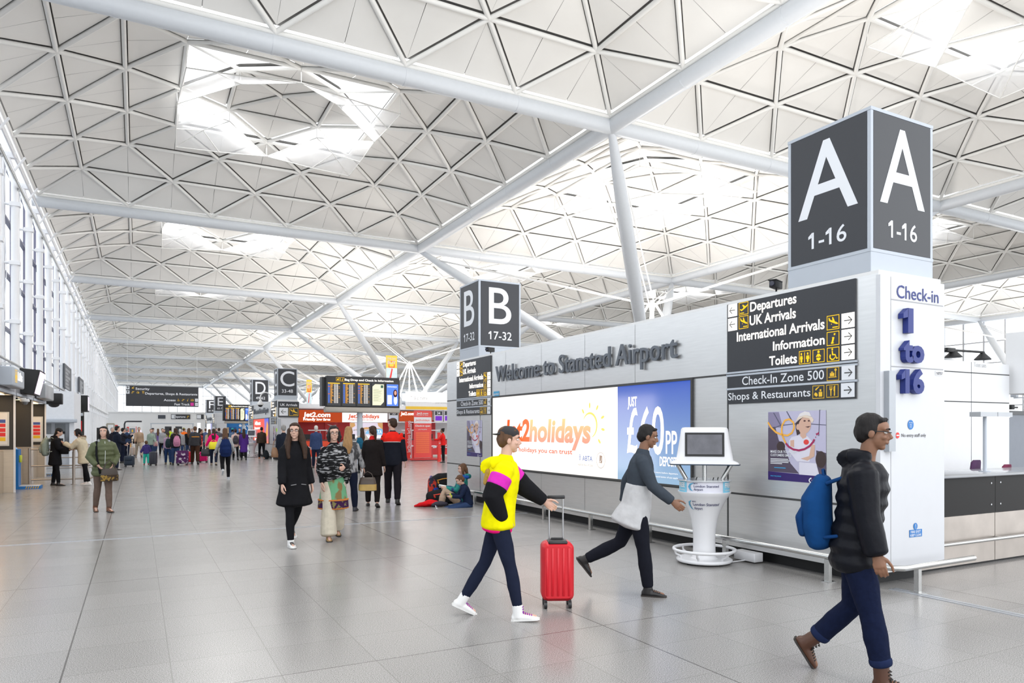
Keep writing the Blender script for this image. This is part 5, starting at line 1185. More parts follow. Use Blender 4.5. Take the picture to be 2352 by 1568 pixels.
part(MB().box((-2.78, cy2+1.2, 2.7), (-2.45, cy2+2.6, 3.6)), 'case', BLACK, r); part(MB().add([(-2.44, cy2+1.3, 2.76), (-2.44, cy2+2.5, 2.76), (-2.44, cy2+2.5, 3.54), (-2.44, cy2+1.3, 3.54)], [(0, 1, 2, 3)]), 'screen', mat('screen_pale', (.75, .68, .8), .4, emis=.7), r)
# black doorway screen, shop and trolleys farther on
r, F, W, H = sign('black_partition', 60, 222, 248, 1038.5, 982, 'plain black partition behind the grey haired man at left', 'partition', BLACK, .15, 'panel')
p = onZ(250, 1044); r = empty('trolley_rack', (p[0], 58, 0), 'tall steel trolley rack beside the black partition', 'rack')
m = MB(); x0, x1 = onY(245, 1000, 58)[0], onY(262, 1000, 58)[0]
for x in (x0, x1): m.tube([(x, 58, 0), (x, 58, 2.1)], .04, 8).tube([(x, 59, 0), (x, 59, 2.1)], .04, 8)
m.box((x0, 58, 2.05), (x1, 59, 2.15)); part(m, 'frame', mat('rack_steel', (.4, .37, .3), .4, .7), r)
r, F, W, H = sign('shop_unit', 92, 258, 327, 1020.9, 966, 'white shop unit with curved red arch near the far end', 'shop', WHITE, 2.0, 'shell')
m = MB(); F.rect(m, .04*W, .62*H, .18*W, .82*H, .006); F.poly(m, [(.40*W, .55*H), (.48*W, .74*H), (.80*W, .76*H), (.80*W, .1*H), (.76*W, .1*H), (.74*W, .5*H)], .006); F.rect(m, .34*W, .26*H, .5*W, .33*H, .006); part(m, 'red_panel', RED, r)
m = MB(); F.stroke(m, [(.40*W, .5*H), (.40*W, .85*H), (.43*W, .95*H), (.5*W, .97*H), (.98*W, .97*H)], .06*H, .008); part(m, 'dark_arch', SIGNBLK, r)
m = MB(); F.rect(m, .86*W, .3*H, .97*W, .6*H, .008); part(m, 'lit_window', mat('screen_pale', (.75, .68, .8)), r)
r, F, W, H = sign('information_stand', 56, 296, 312, 1042, 978, 'white and grey information stand left of the beige jacketed man', 'stand', mat('stand_white', (.75, .74, .74), .4), .3, 'body')
m = MB(); F.rect(m, .1*W, .72*H, .9*W, .92*H, .006); part(m, 'grey_panel', mat('stand_grey', (.2, .22, .26), .4), r); m = MB(); F.rect(m, .4*W, .78*H, .6*W, .87*H, .008); part(m, 'emblem', YEL, r); m = MB(); F.rect(m, .15*W, .2*H, .5*W, .6*H, .006); part(m, 'orange_leaflet', mat('leaflet_orange', (.8, .45, .15), .5), r)
def trolley(p, rz, label):
    r = empty('luggage_trolley', p, label, 'trolley', 'luggage trolleys', rz)
    MB().tube([(-.3, -.4, .2), (-.3, .4, .2), (.3, .4, .2), (.3, -.4, .2), (-.3, -.4, .2)], .02, 8).tube([(-.28, .4, .2), (-.28, .5, 1.0), (.28, .5, 1.0), (.28, .4, .2)], .02, 8).box((-.28, .38, .5), (.28, .48, .75)).build('frame', mat('rack_steel', (.4, .37, .3)), r)
    for x, y in ((-.25, .4), (.25, .4), (0, -.4)): MB().tube([(x-.02, y, .08), (x+.02, y, .08)], .08, 12).tube([(x, y, .08), (x, y, .2)], .015, 6).build('wheel', BLACK, r)
trolley(onZ(287, 1049), .3, 'steel luggage trolley between the dark coated men and the beige jacketed man')
trolley(onZ(279, 1046), .3, 'steel luggage trolley parked behind its neighbour at left')
# exit portal structures under the far wall
r = empty('security_gantry', (5, 116, 0), 'pale gantry with two dark screens under the Departures sign', 'gantry')
part(MB().box((1.7, 116, 2.55), (7.5, 116.2, 2.68)).tube([(1.8, 116.1, 0), (1.8, 116.1, 2.6)], .06, 8).tube([(7.4, 116.1, 0), (7.4, 116.1, 2.6)], .06, 8), 'frame', SIGNGRY, r)
part(MB().box((3.6, 115.9, 1.2), (4.5, 116, 2.2)), 'screen', SIGNBLK, r); part(MB().box((5.0, 115.9, 1.2), (5.9, 116, 2.2)), 'screen', SIGNBLK, r)
# ---------------------------------------------------------------- people
WRINKLE = bpy.data.textures.new('cloth_wrinkle', 'CLOUDS'); WRINKLE.noise_scale = .16; WRINKLE.noise_depth = 2
HAIRTEX = bpy.data.textures.new('hair_strand', 'CLOUDS'); HAIRTEX.noise_scale = .05
def fuse(o, vox, smooth=3, wr=0, tex=None):
    """weld the overlapping lofts of one body or garment into a single continuous surface"""
    m = o.modifiers.new('weld', 'REMESH'); m.mode = 'VOXEL'; m.voxel_size = vox; m.use_smooth_shade = True
    if wr:
        d = o.modifiers.new('folds', 'DISPLACE'); d.texture = tex or WRINKLE; d.strength = wr; d.mid_level = .5; d.texture_coords = 'LOCAL'
    if smooth:
        s = o.modifiers.new('soften', 'SMOOTH'); s.iterations = smooth; s.factor = .5
    return o
def cloth(key, col, noise=.18, scale=14, bump=.25): return mat('cloth_'+key, col, .9, noise=noise, scale=scale, bump=bump, spec=.12)
def patt(key, kind, c1, c2, scale=10, stretch=(1, 1, 1), lo=.47, hi=.53, emis=0):
    if key in _M: return _M[key]
    m = bpy.data.materials.new(key); m.use_nodes = True; _M[key] = m; nt = m.node_tree; b = nt.nodes['Principled BSDF']; b.inputs['Roughness'].default_value = .85; b.inputs['Specular IOR Level'].default_value = .15
    tc = nt.nodes.new('ShaderNodeTexCoord'); mp = nt.nodes.new('ShaderNodeMapping'); mp.inputs['Scale'].default_value = stretch; nt.links.new(tc.outputs['Object'], mp.inputs[0])
    t = nt.nodes.new('ShaderNodeTexVoronoi' if kind == 'dots' else 'ShaderNodeTexNoise'); t.inputs['Scale'].default_value = scale
    nt.links.new(mp.outputs[0], t.inputs['Vector']); r = nt.nodes.new('ShaderNodeValToRGB')
    if kind == 'dots': t.inputs['Randomness'].default_value = .35
    r.color_ramp.elements[0].position = lo; r.color_ramp.elements[0].color = (*c1, 1); r.color_ramp.elements[1].position = hi; r.color_ramp.elements[1].color = (*c2, 1)
    nt.links.new(t.outputs['Distance' if kind == 'dots' else 'Fac'], r.inputs[0]); nt.links.new(r.outputs[0], b.inputs['Base Color'])
    return m
SKIN = {'pale': mat('skin_pale', (.62, .38, .29), .5, noise=.06), 'tan': mat('skin_tan', (.48, .27, .18), .5, noise=.06), 'brown': mat('skin_brown', (.22, .105, .06), .5, noise=.06)}
HAIRM = lambda k, c: mat('hair_'+k, c, .6, noise=.45, scale=45, bump=.6, stretch=(1, 1, .12), spec=.25)
HAIRS = {'black': HAIRM('black', (.012, .010, .010)), 'dark': HAIRM('dark', (.040, .020, .012)), 'brown': HAIRM('brown', (.11, .055, .028)), 'blond': HAIRM('blond', (.32, .18, .075)), 'grey': HAIRM('grey', (.28, .27, .26)), 'white': HAIRM('white', (.60, .58, .55))}
EYEW, EYED = mat('eye_white', (.75, .72, .70), .2), mat('eye_dark', (.02, .012, .01), .15)
LIPS = mat('lips', (.40, .13, .11), .45)
SOLE_W = mat('sole_white', (.75, .74, .72), .6)
R_ = math.radians

class Rig: pass
def rig(pose):
    """joint positions from angles; local +Y is forward, +X the right hand side"""
    g = Rig(); P = pose.get
    sit = P('pelvis')
    g.pel = Vector(sit) if sit else Vector((0, 0, .96))
    lean, side = R_(P('lean', 3)), R_(P('side', 0))
    g.up = Vector((math.sin(side), math.sin(lean), math.cos(lean)*math.cos(side))).normalized()
    g.neck = g.pel+g.up*.53
    g.leg = {}
    for s, k in ((-1, 'L'), (1, 'R')):
        th, kn, ab, fp = P('leg'+k, (0, 2, 2, 0)); th, kn, ab, fp = R_(th), R_(kn), R_(ab), R_(fp)
        hip = g.pel+Vector((s*.088, 0, -.045))
        knee = hip+Vector((s*math.sin(ab), math.sin(th)*math.cos(ab), -math.cos(th)*math.cos(ab)))*.43
        a2 = th-kn; ank = knee+Vector((s*math.sin(ab)*.5, math.sin(a2), -math.cos(a2))).normalized()*.41
        fd = Vector((s*.12, math.cos(fp), math.sin(fp))).normalized(); fu = Vector((0, -math.sin(fp), math.cos(fp)))
        g.leg[k] = (hip, knee, ank, fd, fu)
    tw = R_(P('twist', 0)); ax = Vector((math.cos(tw), math.sin(tw), 0)); g.ax = ax
    g.arm = {}
    for s, k in ((-1, 'L'), (1, 'R')):
        p, ab, el, inw = P('arm'+k, (0, 6, 10, 0)); p, ab, el, inw = R_(p), R_(ab), R_(el), R_(inw)
        sh = g.neck-g.up*.075+ax*(s*P('shw', .172))
        f = Vector((-ax.y, ax.x, 0))
        d1 = ax*(s*math.sin(ab))+f*(math.sin(p)*math.cos(ab))+Vector((0, 0, -math.cos(p)*math.cos(ab)))
        d2 = (ax*(s*math.sin(ab)*math.cos(el)-s*math.sin(inw)*max(math.sin(el), .25))+f*(math.sin(p+el)*math.cos(inw))+Vector((0, 0, -math.cos(p+el)))).normalized()
        el_ = sh+d1*.275; wr = el_+d2*.245
        g.arm[k] = (sh, el_, wr, d2, s)
    hy, hp = R_(P('head_turn', 0)), R_(P('head_nod', 0))
    g.hrot = Matrix.Rotation(hy, 3, 'Z') @ Matrix.Rotation(hp, 3, 'X')
    g.headc = g.neck+g.up*.075+g.hrot @ Vector((0, .02, .115))
    if not sit:
        lo = min(min((a-fu*.085-fd*.03).z, (a-fu*.085+fd*.16).z) for (_, _, a, fd, fu) in g.leg.values())
        dz = Vector((0, 0, -lo))
        for n in ('pel', 'neck', 'headc'): setattr(g, n, getattr(g, n)+dz)
        g.leg = {k: (v[0]+dz, v[1]+dz, v[2]+dz, v[3], v[4]) for k, v in g.leg.items()}
        g.arm = {k: (v[0]+dz, v[1]+dz, v[2]+dz, v[3], v[4]) for k, v in g.arm.items()}
    return g

def add_hand(B, g, k, fine, curl=35, hs=1.0):
    sh, el, wr, d, s = g.arm[k]
    # palm plane: thumb side forward/inward
    inward = -g.ax*s; t = (inward-d*inward.dot(d)); t = t.normalized() if t.length > .2 else perp(d)[0]
    w_ = d.cross(t).normalized()
    if w_.y*1 < 0: w_ = -w_                      # across the palm, towards the thumb (forward)
    nrm = t                                      # palm faces the body
    L = .085*hs
    B.chain([wr-d*.01, wr+d*L*.45, wr+d*L], [(.024*hs, .017*hs), (.036*hs, .016*hs), (.036*hs, .014*hs)], side=w_, n=10)
    if not fine:
        B.chain([wr+d*L*.9, wr+d*(L+.04*hs)+nrm*.012, wr+d*(L+.07*hs)+nrm*.035], [(.034*hs, .013*hs), (.030*hs, .012*hs), (.02*hs, .010*hs)], side=w_, n=10)
        B.chain([wr+d*.03+w_*.028, wr+d*.06+w_*.05*hs, wr+d*.085+w_*.056*hs], [.012, .011, .009], n=8); return
    c = R_(curl)
    for i, (o, ln) in enumerate(((.030, .072), (.010, .082), (-.011, .076), (-.031, .058))):
        b = wr+d*(L*(1 if i < 3 else .93))+w_*o*hs; a1, a2, a3 = c*.35, c*.95, c*1.5; ln *= hs
        sp = w_*((o)*.22)
        p1 = b+(d*math.cos(a1)+nrm*math.sin(a1)+sp)*ln*.42; p2 = p1+(d*math.cos(a2)+nrm*math.sin(a2)+sp)*ln*.33; p3 = p2+(d*math.cos(a3)+nrm*math.sin(a3))*ln*.25
        B.chain([b-d*.02, b, p1, p2, p3], [.0095*hs, .0095*hs, .0088*hs, .008*hs, .007*hs], side=w_, n=8)
    b = wr+d*.025+w_*.024*hs
    B.chain([b, b+(d*.7+w_*.75+nrm*.25)*.035*hs, b+(d*1.3+w_*.85+nrm*.45)*.05*hs, b+(d*1.9+w_*.8+nrm*.6)*.052*hs], [.014*hs, .012*hs, .0105*hs, .008*hs], side=nrm, n=8)

def person(label, loc, face, H=1.70, pose={}, skin='pale', hair=('short', 'brown'), top=None, legs=None, shoes=('shoe', (.02, .02, .022)), res=.02, fine=False, group=None, extra=None, hs=1.0, bulk=1.0, facefeat=None):
    """face: 0 = towards the camera, 90 = to image right, 180 = away"""
    pose = dict(pose); pose.setdefault('shw', .148 if any(t in label for t in ('woman', 'girl', 'child', 'boy', 'yellow')) else .168)
    g = rig(pose); k = H/1.74; px, py = loc[0], loc[1]
    q = math.hypot(px, py); vx, vy = px/q, py/q; a = R_(face)
    dx, dy = -vx*math.cos(a)+vy*math.sin(a), -vy*math.cos(a)-vx*math.sin(a)
    rz = math.atan2(-dx, dy)
    det = facefeat if facefeat is not None else res < .015
    bk = bulk
    # ---- the body, one continuous skin
    B = MB(); u = g.up; pe = g.pel
    B.chain([pe-u*.08, pe, pe+u*.15, pe+u*.32, pe+u*.44, g.neck], [(.135*bk, .09), (.15*bk, .105*bk), (.125*bk, .09*bk), (.15*bk, .105*bk), (.145, .09), (.055, .05)], side=g.ax)
    B.chain([g.neck-u*.04, g.neck+u*.04, g.headc-g.hrot @ Vector((0, .01, .05))], [.056, .052, .054])
    for s_, kk in ((-1, 'L'), (1, 'R')):
        sh, el, wr, d, s = g.arm[kk]; B.chain([sh, sh.lerp(el, .5), el, el.lerp(wr, .3), wr], [.052, .046, .037, .038, .026], n=12); add_hand(B, g, kk, fine, pose.get('curl', 40), hs=1)
        B.chain([g.neck-u*.06, sh], [.06, .055], n=12)
        hip, knee, ank, fd, fu = g.leg[kk]; B.chain([hip, hip.lerp(knee, .45), knee, knee.lerp(ank, .35), ank], [.083*bk, .076*bk, .053, .054, .036], n=12)
        B.chain([ank-fd*.025-fu*.045, ank-fu*.05+fd*.06, ank-fu*.062+fd*.15], [.032, .034, .022], side=(1, 0, 0), n=10)
    hc, hr = g.headc, g.hrot
    T = lambda x, y, z: hc+hr @ (Vector((x, y, z))*hs)
    Sz = lambda *r: tuple(v*hs for v in r)
    B.ell(T(0, -.012, .035), Sz(.076, .094, .085), rot=hr); B.ell(T(0, .026, -.03), Sz(.060, .064, .078), rot=hr); B.ell(T(0, .058, -.088), Sz(.027, .024, .022), rot=hr)
    B.ell(T(0, .035, .045), Sz(.066, .055, .05), rot=hr)
    B.chain([T(0, .082, .022), T(0, .098, -.004), T(0, .108, -.022)], Sz(.009, .0115, .0135), side=hr @ Vector((1, 0, 0)), n=8); B.ell(T(0, .092, -.03), Sz(.018, .014, .009), rot=hr)
    for s in (-1, 1):
        B.ell(T(s*.078, -.006, -.005), Sz(.010, .022, .032), rot=hr); B.ell(T(s*.036, .062, -.022), Sz(.024, .024, .02), rot=hr); B.chain([T(s*.014, .083, .030), T(s*.05, .066, .032)], Sz(.010, .010), n=8)
    B.chain([T(-.02, .084, -.056), T(0, .092, -.055), T(.02, .084, -.056)], Sz(.007, .010, .007), n=8)
    body = fuse(B.build('person', SKIN[skin]), res if not fine else min(res, .006), 3)
    body.location = (px, py, loc[2] if len(loc) > 2 else 0); body.rotation_euler.z = rz; body.scale = (k, k, k)
    tag(body, label, 'person', group)
    def piece(mb, name, m, wr=0, vox=None, smooth=3, weld=True, tex=None, lab=None):
        o = mb.build(name, m, body)
        if weld: fuse(o, vox or res, smooth, wr, tex)
        if lab: o['label'] = lab
        return o
    # ---- face
    if det:
        for s in (-1, 1):
            e = MB(); e.ell(T(s*.033, .0745, .010), Sz(.0135, .0115, .0085), 14, 8, hr); e.mi = 1; e.ell(T(s*.033, .0805, .010), Sz(.006, .0062, .0062), 12, 8, hr); e.build('eye', [EYEW, EYED], body)
            e = MB(); e.chain([T(s*.016, .094, .030), T(s*.033, .091, .037), T(s*.052, .076, .031)], Sz(.0035, .0042, .0025), n=6); e.build('eyebrow', HAIRS[hair[1]] if hair[1] in HAIRS else HAIRS['dark'], body)
        e = MB(); e.chain([T(-.022, .080, -.0565), T(-.009, .089, -.0535), T(0, .090, -.055), T(.009, .089, -.0535), T(.022, .080, -.0565)], Sz(.0022, .0045, .0038, .0045, .0022), n=8)
        e.chain([T(-.018, .081, -.0605), T(0, .088, -.0635), T(.018, .081, -.0605)], Sz(.002, .006, .002), n=8); e.build('mouth', mat('lips_brown', (.15, .06, .045), .5) if skin == 'brown' else LIPS, body)
    # ---- hair and headwear
    st, hcx = hair[0], hair[1]
    hm = HAIRS.get(hcx) if isinstance(hcx, str) else mat('hat_%s' % (str(hcx),), hcx, .9, noise=.15, bump=.2)
    M = MB()
    if st in ('short', 'long', 'pony', 'bun', 'bob', 'cap', 'thin', 'long_back'):
        hm_ = hm if st != 'cap' else HAIRS['brown']
        M.ell(T(0, -.026, .048), Sz(.083, .093, .088), rot=hr); M.ell(T(0, -.055, .005), Sz(.079, .066, .085), rot=hr)
        if st not in ('thin',):
            for s in (-1, 1): M.ell(T(s*.066, -.018, .02), Sz(.018, .045, .05), rot=hr)
            M.chain([T(-.058, .04, .088), T(0, .064, .094), T(.058, .04, .088)], Sz(.016, .018, .016), n=8)
        dn = Vector((0, 0, -1))
        if st == 'long':
            for s in (-1, 1):
                for j, (y0, ln, r) in enumerate(((.015, .42, .044), (-.035, .46, .055), (-.075, .46, .058))):
                    p = T(s*.072, y0, .03); M.chain([p, p+Vector((s*.022, .03-j*.01, -.15)), p+Vector((s*.05, .065-j*.045, -.28)), p+Vector((s*.045, .10-j*.085, -ln))], [(.032, .026), (r, .04), (r, .042), (r*.6, .024)], n=10)
            M.chain([T(0, -.085, .03), T(0, -.11, -.1), g.neck+Vector((0, -.13, -.12)), g.neck+Vector((0, -.15, -.28))], [(.07, .04), (.085, .04), (.11, .04), (.07, .03)], n=12)
        if st == 'long_back': M.chain([T(0, -.075, .03), T(0, -.105, -.08), g.neck+Vector((0, -.13, -.08)), g.neck+Vector((0, -.15, -.24))], [(.075, .05), (.09, .05), (.105, .045), (.06, .03)], n=12)
        if st == 'pony': M.chain([T(0, -.10, .05), T(0, -.145, .0), T(0, -.15, -.1), T(.01, -.14, -.22)], [.028, .036, .034, .014], n=10)
        if st == 'bun': M.ell(T(0, -.09, .10), Sz(.045, .045, .045), rot=hr)
        if st == 'bob':
            for s in (-1, 1): M.chain([T(s*.07, .0, .03), T(s*.085, .005, -.05), T(s*.075, .012, -.12)], [(.03, .03), (.035, .035), (.02, .025)], n=10)
            M.chain([T(0, -.08, .0), T(0, -.085, -.11)], [(.08, .045), (.07, .035)], n=12)
        piece(M, 'hair', hm_, .012 if res < .015 else 0, max(res*.8, .007), 2, tex=HAIRTEX)
    if st == 'beanie':
        M.ell(T(0, -.014, .055), Sz(.088, .104, .085), rot=hr); M.torus((0, 0, 0), .0, .0) if False else None
        piece(M, 'beanie', hm, .004, max(res*.8, .007), 2)
        M = MB(); M.ell(T(0, -.055, -.01), Sz(.076, .06, .08), rot=hr); M.chain([T(-.055, -.07, -.03), T(-.05, -.09, -.14)], [.03, .02]); M.chain([T(.055, -.07, -.03), T(.05, -.09, -.14)], [.03, .02]); piece(M, 'hair', HAIRS['black'], 0, max(res*.8, .007), 2)
    if st == 'cap':
        M = MB(); M.ell(T(0, -.012, .065), Sz(.086, .103, .07), rot=hr); sgn = -1 if len(hair) > 2 and hair[2] == 'back' else 1
        M.chain([T(-.05, sgn*.085, .05), T(0, sgn*.125, .045), T(.05, sgn*.085, .05)], [(.035, .007), (.05, .008), (.035, .007)], side=hr @ Vector((0, 1, 0)), n=10); piece(M, 'cap', hm, 0, max(res*.7, .007), 2)
    # ---- legs
    L = legs or dict(m=cloth('black', (.012, .012, .014)), fit=.012)
    if L.get('m'):
        Mt = MB(); f = L.get('fit', .014); hem = L.get('hem', .045+f); kn = L.get('knee', .058+f); cut = L.get('cut', 1.0)
        Mt.chain([pe-u*.09, pe, pe+u*.09], [(.145*bk+f*.5, .10+f*.5), (.158*bk+f*.5, .113*bk+f*.5), (.14*bk+f*.4, .10*bk+f*.4)], side=g.ax)
        for kk in 'LR':
            hip, knee, ank, fd, fu = g.leg[kk]; e = knee.lerp(ank, .93*cut+.02)
            Mt.chain([hip, hip.lerp(knee, .4), knee, knee.lerp(ank, .4), e], [.090*bk+f*.7, .083*bk+f, kn, max(.060+f, (kn+hem)/2), hem], n=14, cap=.35)
        piece(Mt, L.get('name', 'trousers'), L['m'], .014 if res < .015 else .008, smooth=2)
    # ---- shoes
    kind, col = shoes[0], shoes[1]
    smat = col if not isinstance(col, tuple) else mat('shoe_%s' % (str(col),), col, .45, noise=.08)
    for kk in 'LR':
        hip, knee, ank, fd, fu = g.leg[kk]; Sh = MB(); sd = fd.cross(fu)
        base = ank-fu*.055
        hgt = {'boot': .10, 'hitop': .06, 'heel': .0, 'sandal': -.03}.get(kind, .015)
        Sh.chain([base-fd*.055, base-fd*.02, base+fd*.05, base+fd*.115-fu*.008, base+fd*.165-fu*.016], [(.034, .034), (.042, .042), (.043, .036), (.046, .026), (.030, .016)], side=sd, n=14, cap=.5)
        if hgt > 0: Sh.chain([base-fd*.01, ank+(knee-ank).normalized()*hgt], [.050, .050], side=sd, n=12, cap=.3)
        so = piece(Sh, {'boot': 'boot', 'hitop': 'trainer', 'sandal': 'sandal'}.get(kind, 'shoe'), smat, 0, max(min(res, .014)*.8, .006), 2)
        Sl = MB(); F_ = [(base+fd*t-fu*.03, w_) for t, w_ in ((-.075, .03), (-.05, .04), (0, .042), (.06, .045), (.12, .05), (.165, .042), (.19, .02))]
        lo, hi = [], []
        ringL = [p+sd*w_ for p, w_ in F_]+[p-sd*w_ for p, w_ in F_[::-1]]
        Sl.rings([[p+fu*.014 for p in ringL], [p for p in ringL]], False)
        if kind == 'heel': Sl.chain([base-fd*.05-fu*.02, base-fd*.055-fu*.03], [.015, .012])
        Sl.build('sole', SOLE_W if kind in ('hitop', 'trainer') else mat('sole_dark', (.03, .025, .022), .7), so)
        if len(shoes) > 2 and res < .015:
            La = MB()
            for i in range(5):
                p = base+fd*(.045+.018*i)+fu*(.037-.0062*i); La.tube([p-sd*.026, p+fu*.008, p+sd*.026], .0055, 6)
            if kind in ('hitop', 'boot'):
                for i in range(3): p = ank+fd*(.043)+fu*(.005+.022*i)-fu*.01; La.tube([p-sd*.022-fd*.01, p+fd*.004, p+sd*.022-fd*.01], .0042, 6)
            La.build('laces', mat('lace_%s' % (str(shoes[2]),), shoes[2], .7), so)
    # ---- upper garment
    Tp = top or dict(m=cloth('navy', (.02, .03, .07)))
    ln, f, fl = Tp.get('len', .08), Tp.get('fit', .018), Tp.get('flare', 0)
    if Tp.get('m'):
        U = MB(); pts = []; rad = []
        n = 14 if Tp.get('puffer') else 8
        z0, z1 = -ln, .49
        prof = [(-.6, .17, .125), (-.08, .162, .115), (0, .158, .113), (.15, .138, .10), (.32, .158, .115), (.42, .162, .105), (.49, .10, .075), (.53, .07, .062)]
        def at(t):
            for (t0, a0, b0), (t1, a1, b1) in zip(prof, prof[1:]):
                if t0 <= t <= t1: w_ = (t-t0)/(t1-t0); return a0+(a1-a0)*w_, b0+(b1-b0)*w_
            return prof[0][1:] if t < prof[0][0] else prof[-1][1:]
        for i in range(n+1):
            t = z0+(z1+.02-z0)*i/n; a_, b_ = at(t); e = f
            if Tp.get('puffer'): e += (.016 if i % 2 else -.004)
            below = max(0, -t)
            base_ = pe+(u if t > -.02 else Vector((0, u.y*.2, 1)))*t
            pts.append(base_); rad.append((a_*bk+e+fl*below, b_*bk+e+fl*below*.8))
        U.chain(pts, rad, side=g.ax, n=20, cap=.25)
        for kk in 'LR':
            sh, el, wr, d, s = g.arm[kk]; sl = Tp.get('sleeve', 1.0); w_ = Tp.get('arm', .0)
            U.chain([g.neck-u*.075, sh], [(.066+f*.4), .062+f*.5], n=14)
            if sl < 1: e2 = el if sl < .6 else el.lerp(wr, (sl-.5)*2); PT = [sh, sh.lerp(el, .5), el] if sl < .6 else [sh, sh.lerp(el, .5), el, e2]
            else: PT = [sh, sh.lerp(el, .5), el, el.lerp(wr, .5), el.lerp(wr, .97)]
            U.chain(PT, [r+f*.55+w_ for r in (.060, .054, .046, .042, .036)[:len(PT)]], n=14, cap=.35)
        if Tp.get('hood'):
            U.chain([g.neck+Vector((-.09, .01, .03)), g.neck+Vector((-.06, -.09, .03)), g.neck+Vector((0, -.13, .01)), g.neck+Vector((.06, -.09, .03)), g.neck+Vector((.09, .01, .03))], [.042, .055, .062, .055, .042], n=10)
        elif Tp.get('collar', 1): U.chain([g.neck-u*.02, g.neck+u*.045], [(.075+f*.5, .07+f*.5), (.068, .064)], n=16, cap=.2)
        piece(U, Tp.get('name', 'jacket'), Tp['m'], Tp.get('wr', .016) if res < .015 else .008, smooth=2)
        if Tp.get('fur'):
            Fm = MB(); Fm.chain([g.neck+Vector((-.10, .03, .05)), g.neck+Vector((-.07, -.10, .06)), g.neck+Vector((0, -.15, .05)), g.neck+Vector((.07, -.10, .06)), g.neck+Vector((.10, .03, .05))], [.032, .036, .04, .036, .032], n=10); piece(Fm, 'fur_trim', mat('fur_brown', (.20, .13, .085), 1, noise=.4, scale=60, bump=1), .03, None, 0, tex=HAIRTEX)
    W = Matrix.Translation(body.location) @ Matrix.Rotation(rz, 4, 'Z') @ Matrix.Scale(k, 4)
    body['rz_face'] = rz
    g.W = W; g.rz = rz; g.k = k; g.body = body; g.piece = piece; g.T = T; g.res = res
    if extra: extra(g)
    del body['rz_face']
    return g
def bandpart(g, mb, name, m, wr=.01, vox=None): return g.piece(mb, name, m, wr, vox)

# ---- bags and luggage
def backpack(g, m, label, size=1.0, off=(0, -.235, .22), tilt=0, pocket=None, m2=None, group=None, straps=True):
    loc_ = g.W @ (g.pel+g.up*off[2]+Vector((off[0], off[1], 0)))
    r = empty('backpack', loc_, label, 'backpack', group, g.rz); s = size*g.k
    b = MB(); b.chain([(0, 0, -.21*s), (0, -.02*s, -.1*s), (0, -.02*s, .08*s), (0, .02*s, .22*s)], [(.14*s, .085*s), (.16*s, .105*s), (.155*s, .10*s), (.10*s, .06*s)], n=18, cap=.6); fuse(b.build('bag_body', m, r), .012, 2, .01)
    b = MB(); b.chain([(0, -.10*s, -.15*s), (0, -.115*s, -.04*s), (0, -.095*s, .02*s)], [(.11*s, .04*s), (.12*s, .045*s), (.10*s, .03*s)], n=14); fuse(b.build('front_pocket', m2 or m, r), .012, 2, .005)
    if straps:
        for sx in (-1, 1):
            b = MB(); b.tube([(sx*.08*s, .05*s, .2*s), (sx*.09*s, .17*s, .25*s), (sx*.10*s, .34*s, .16*s), (sx*.11*s, .36*s, .02*s), (sx*.15*s, .24*s, -.12*s), (sx*.12*s, .04*s, -.16*s)], .013*s, 8); b.build('strap', m2 or m, r)
    b = MB(); b.tube([(-.04*s, .03*s, .24*s), (-.03*s, .02*s, .29*s), (.03*s, .02*s, .29*s), (.04*s, .03*s, .24*s)], .009*s, 6); b.build('carry_loop', m2 or m, r)
    return r
def suitcase(loc, rz, m, label, w_=.38, h=.55, d=.24, handle=.45, soft=False, tilt=0, group='suitcases', m2=None, top=None):
    r = empty('suitcase', (loc[0], loc[1], 0), label, 'suitcase', group, rz); r.rotation_euler.x = tilt
    z0 = .07
    o = MB().rbox((-w_/2, -d/2, z0), (w_/2, d/2, z0+h), min(.06, d*.3), 5, axis=1); o.build('shell', m, r)
    b = MB()
    if soft: b.rbox((-w_*.38, -d/2-.035, z0+.06), (w_*.38, -d/2+.01, z0+h*.5), .03, axis=1); b.rbox((-w_*.36, -d/2-.03, z0+h*.56), (w_*.36, -d/2+.01, z0+h*.9), .03, axis=1); b.build('pocket', m2 or m, r)
    else:
        for i in range(5): x = -w_*.34+w_*.17*i; b.rbox((x-.012, -d/2-.006, z0+.05), (x+.012, -d/2+.01, z0+h-.05), .008, axis=2)
        b.build('shell_rib', m2 or m, r)
    DKP = mat('dark_plastic', (.02, .02, .022), .4)
    if handle:
        b = MB()
        for sx in (-1, 1): b.tube([(sx*w_*.22, d*.32, z0+h-.03), (sx*w_*.22, d*.32, z0+h+handle)], .008, 6)
        b.build('handle_tube', mat('alu', (.5, .5, .52), .3, .8), r); b = MB(); b.rbox((-w_*.28, d*.32-.015, z0+h+handle-.01), (w_*.28, d*.32+.015, z0+h+handle+.025), .012, axis=0); b.build('grip', DKP, r)
    b = MB(); b.tube([(-.07, 0, z0+h-.005), (-.05, 0, z0+h+.025), (.05, 0, z0+h+.025), (.07, 0, z0+h-.005)], .01, 6); b.build('carry_handle', DKP, r)
    for sx in (-1, 1):
        for sy in (-1, 1):
            b = MB(); b.tube([(sx*w_*.38-.014, sy*d*.34, .035), (sx*w_*.38+.014, sy*d*.34, .035)], .035, 12); b.box((sx*w_*.38-.012, sy*d*.34-.012, .04), (sx*w_*.38+.012, sy*d*.34+.012, z0+.01)); b.build('wheel', DKP, r)
    return r
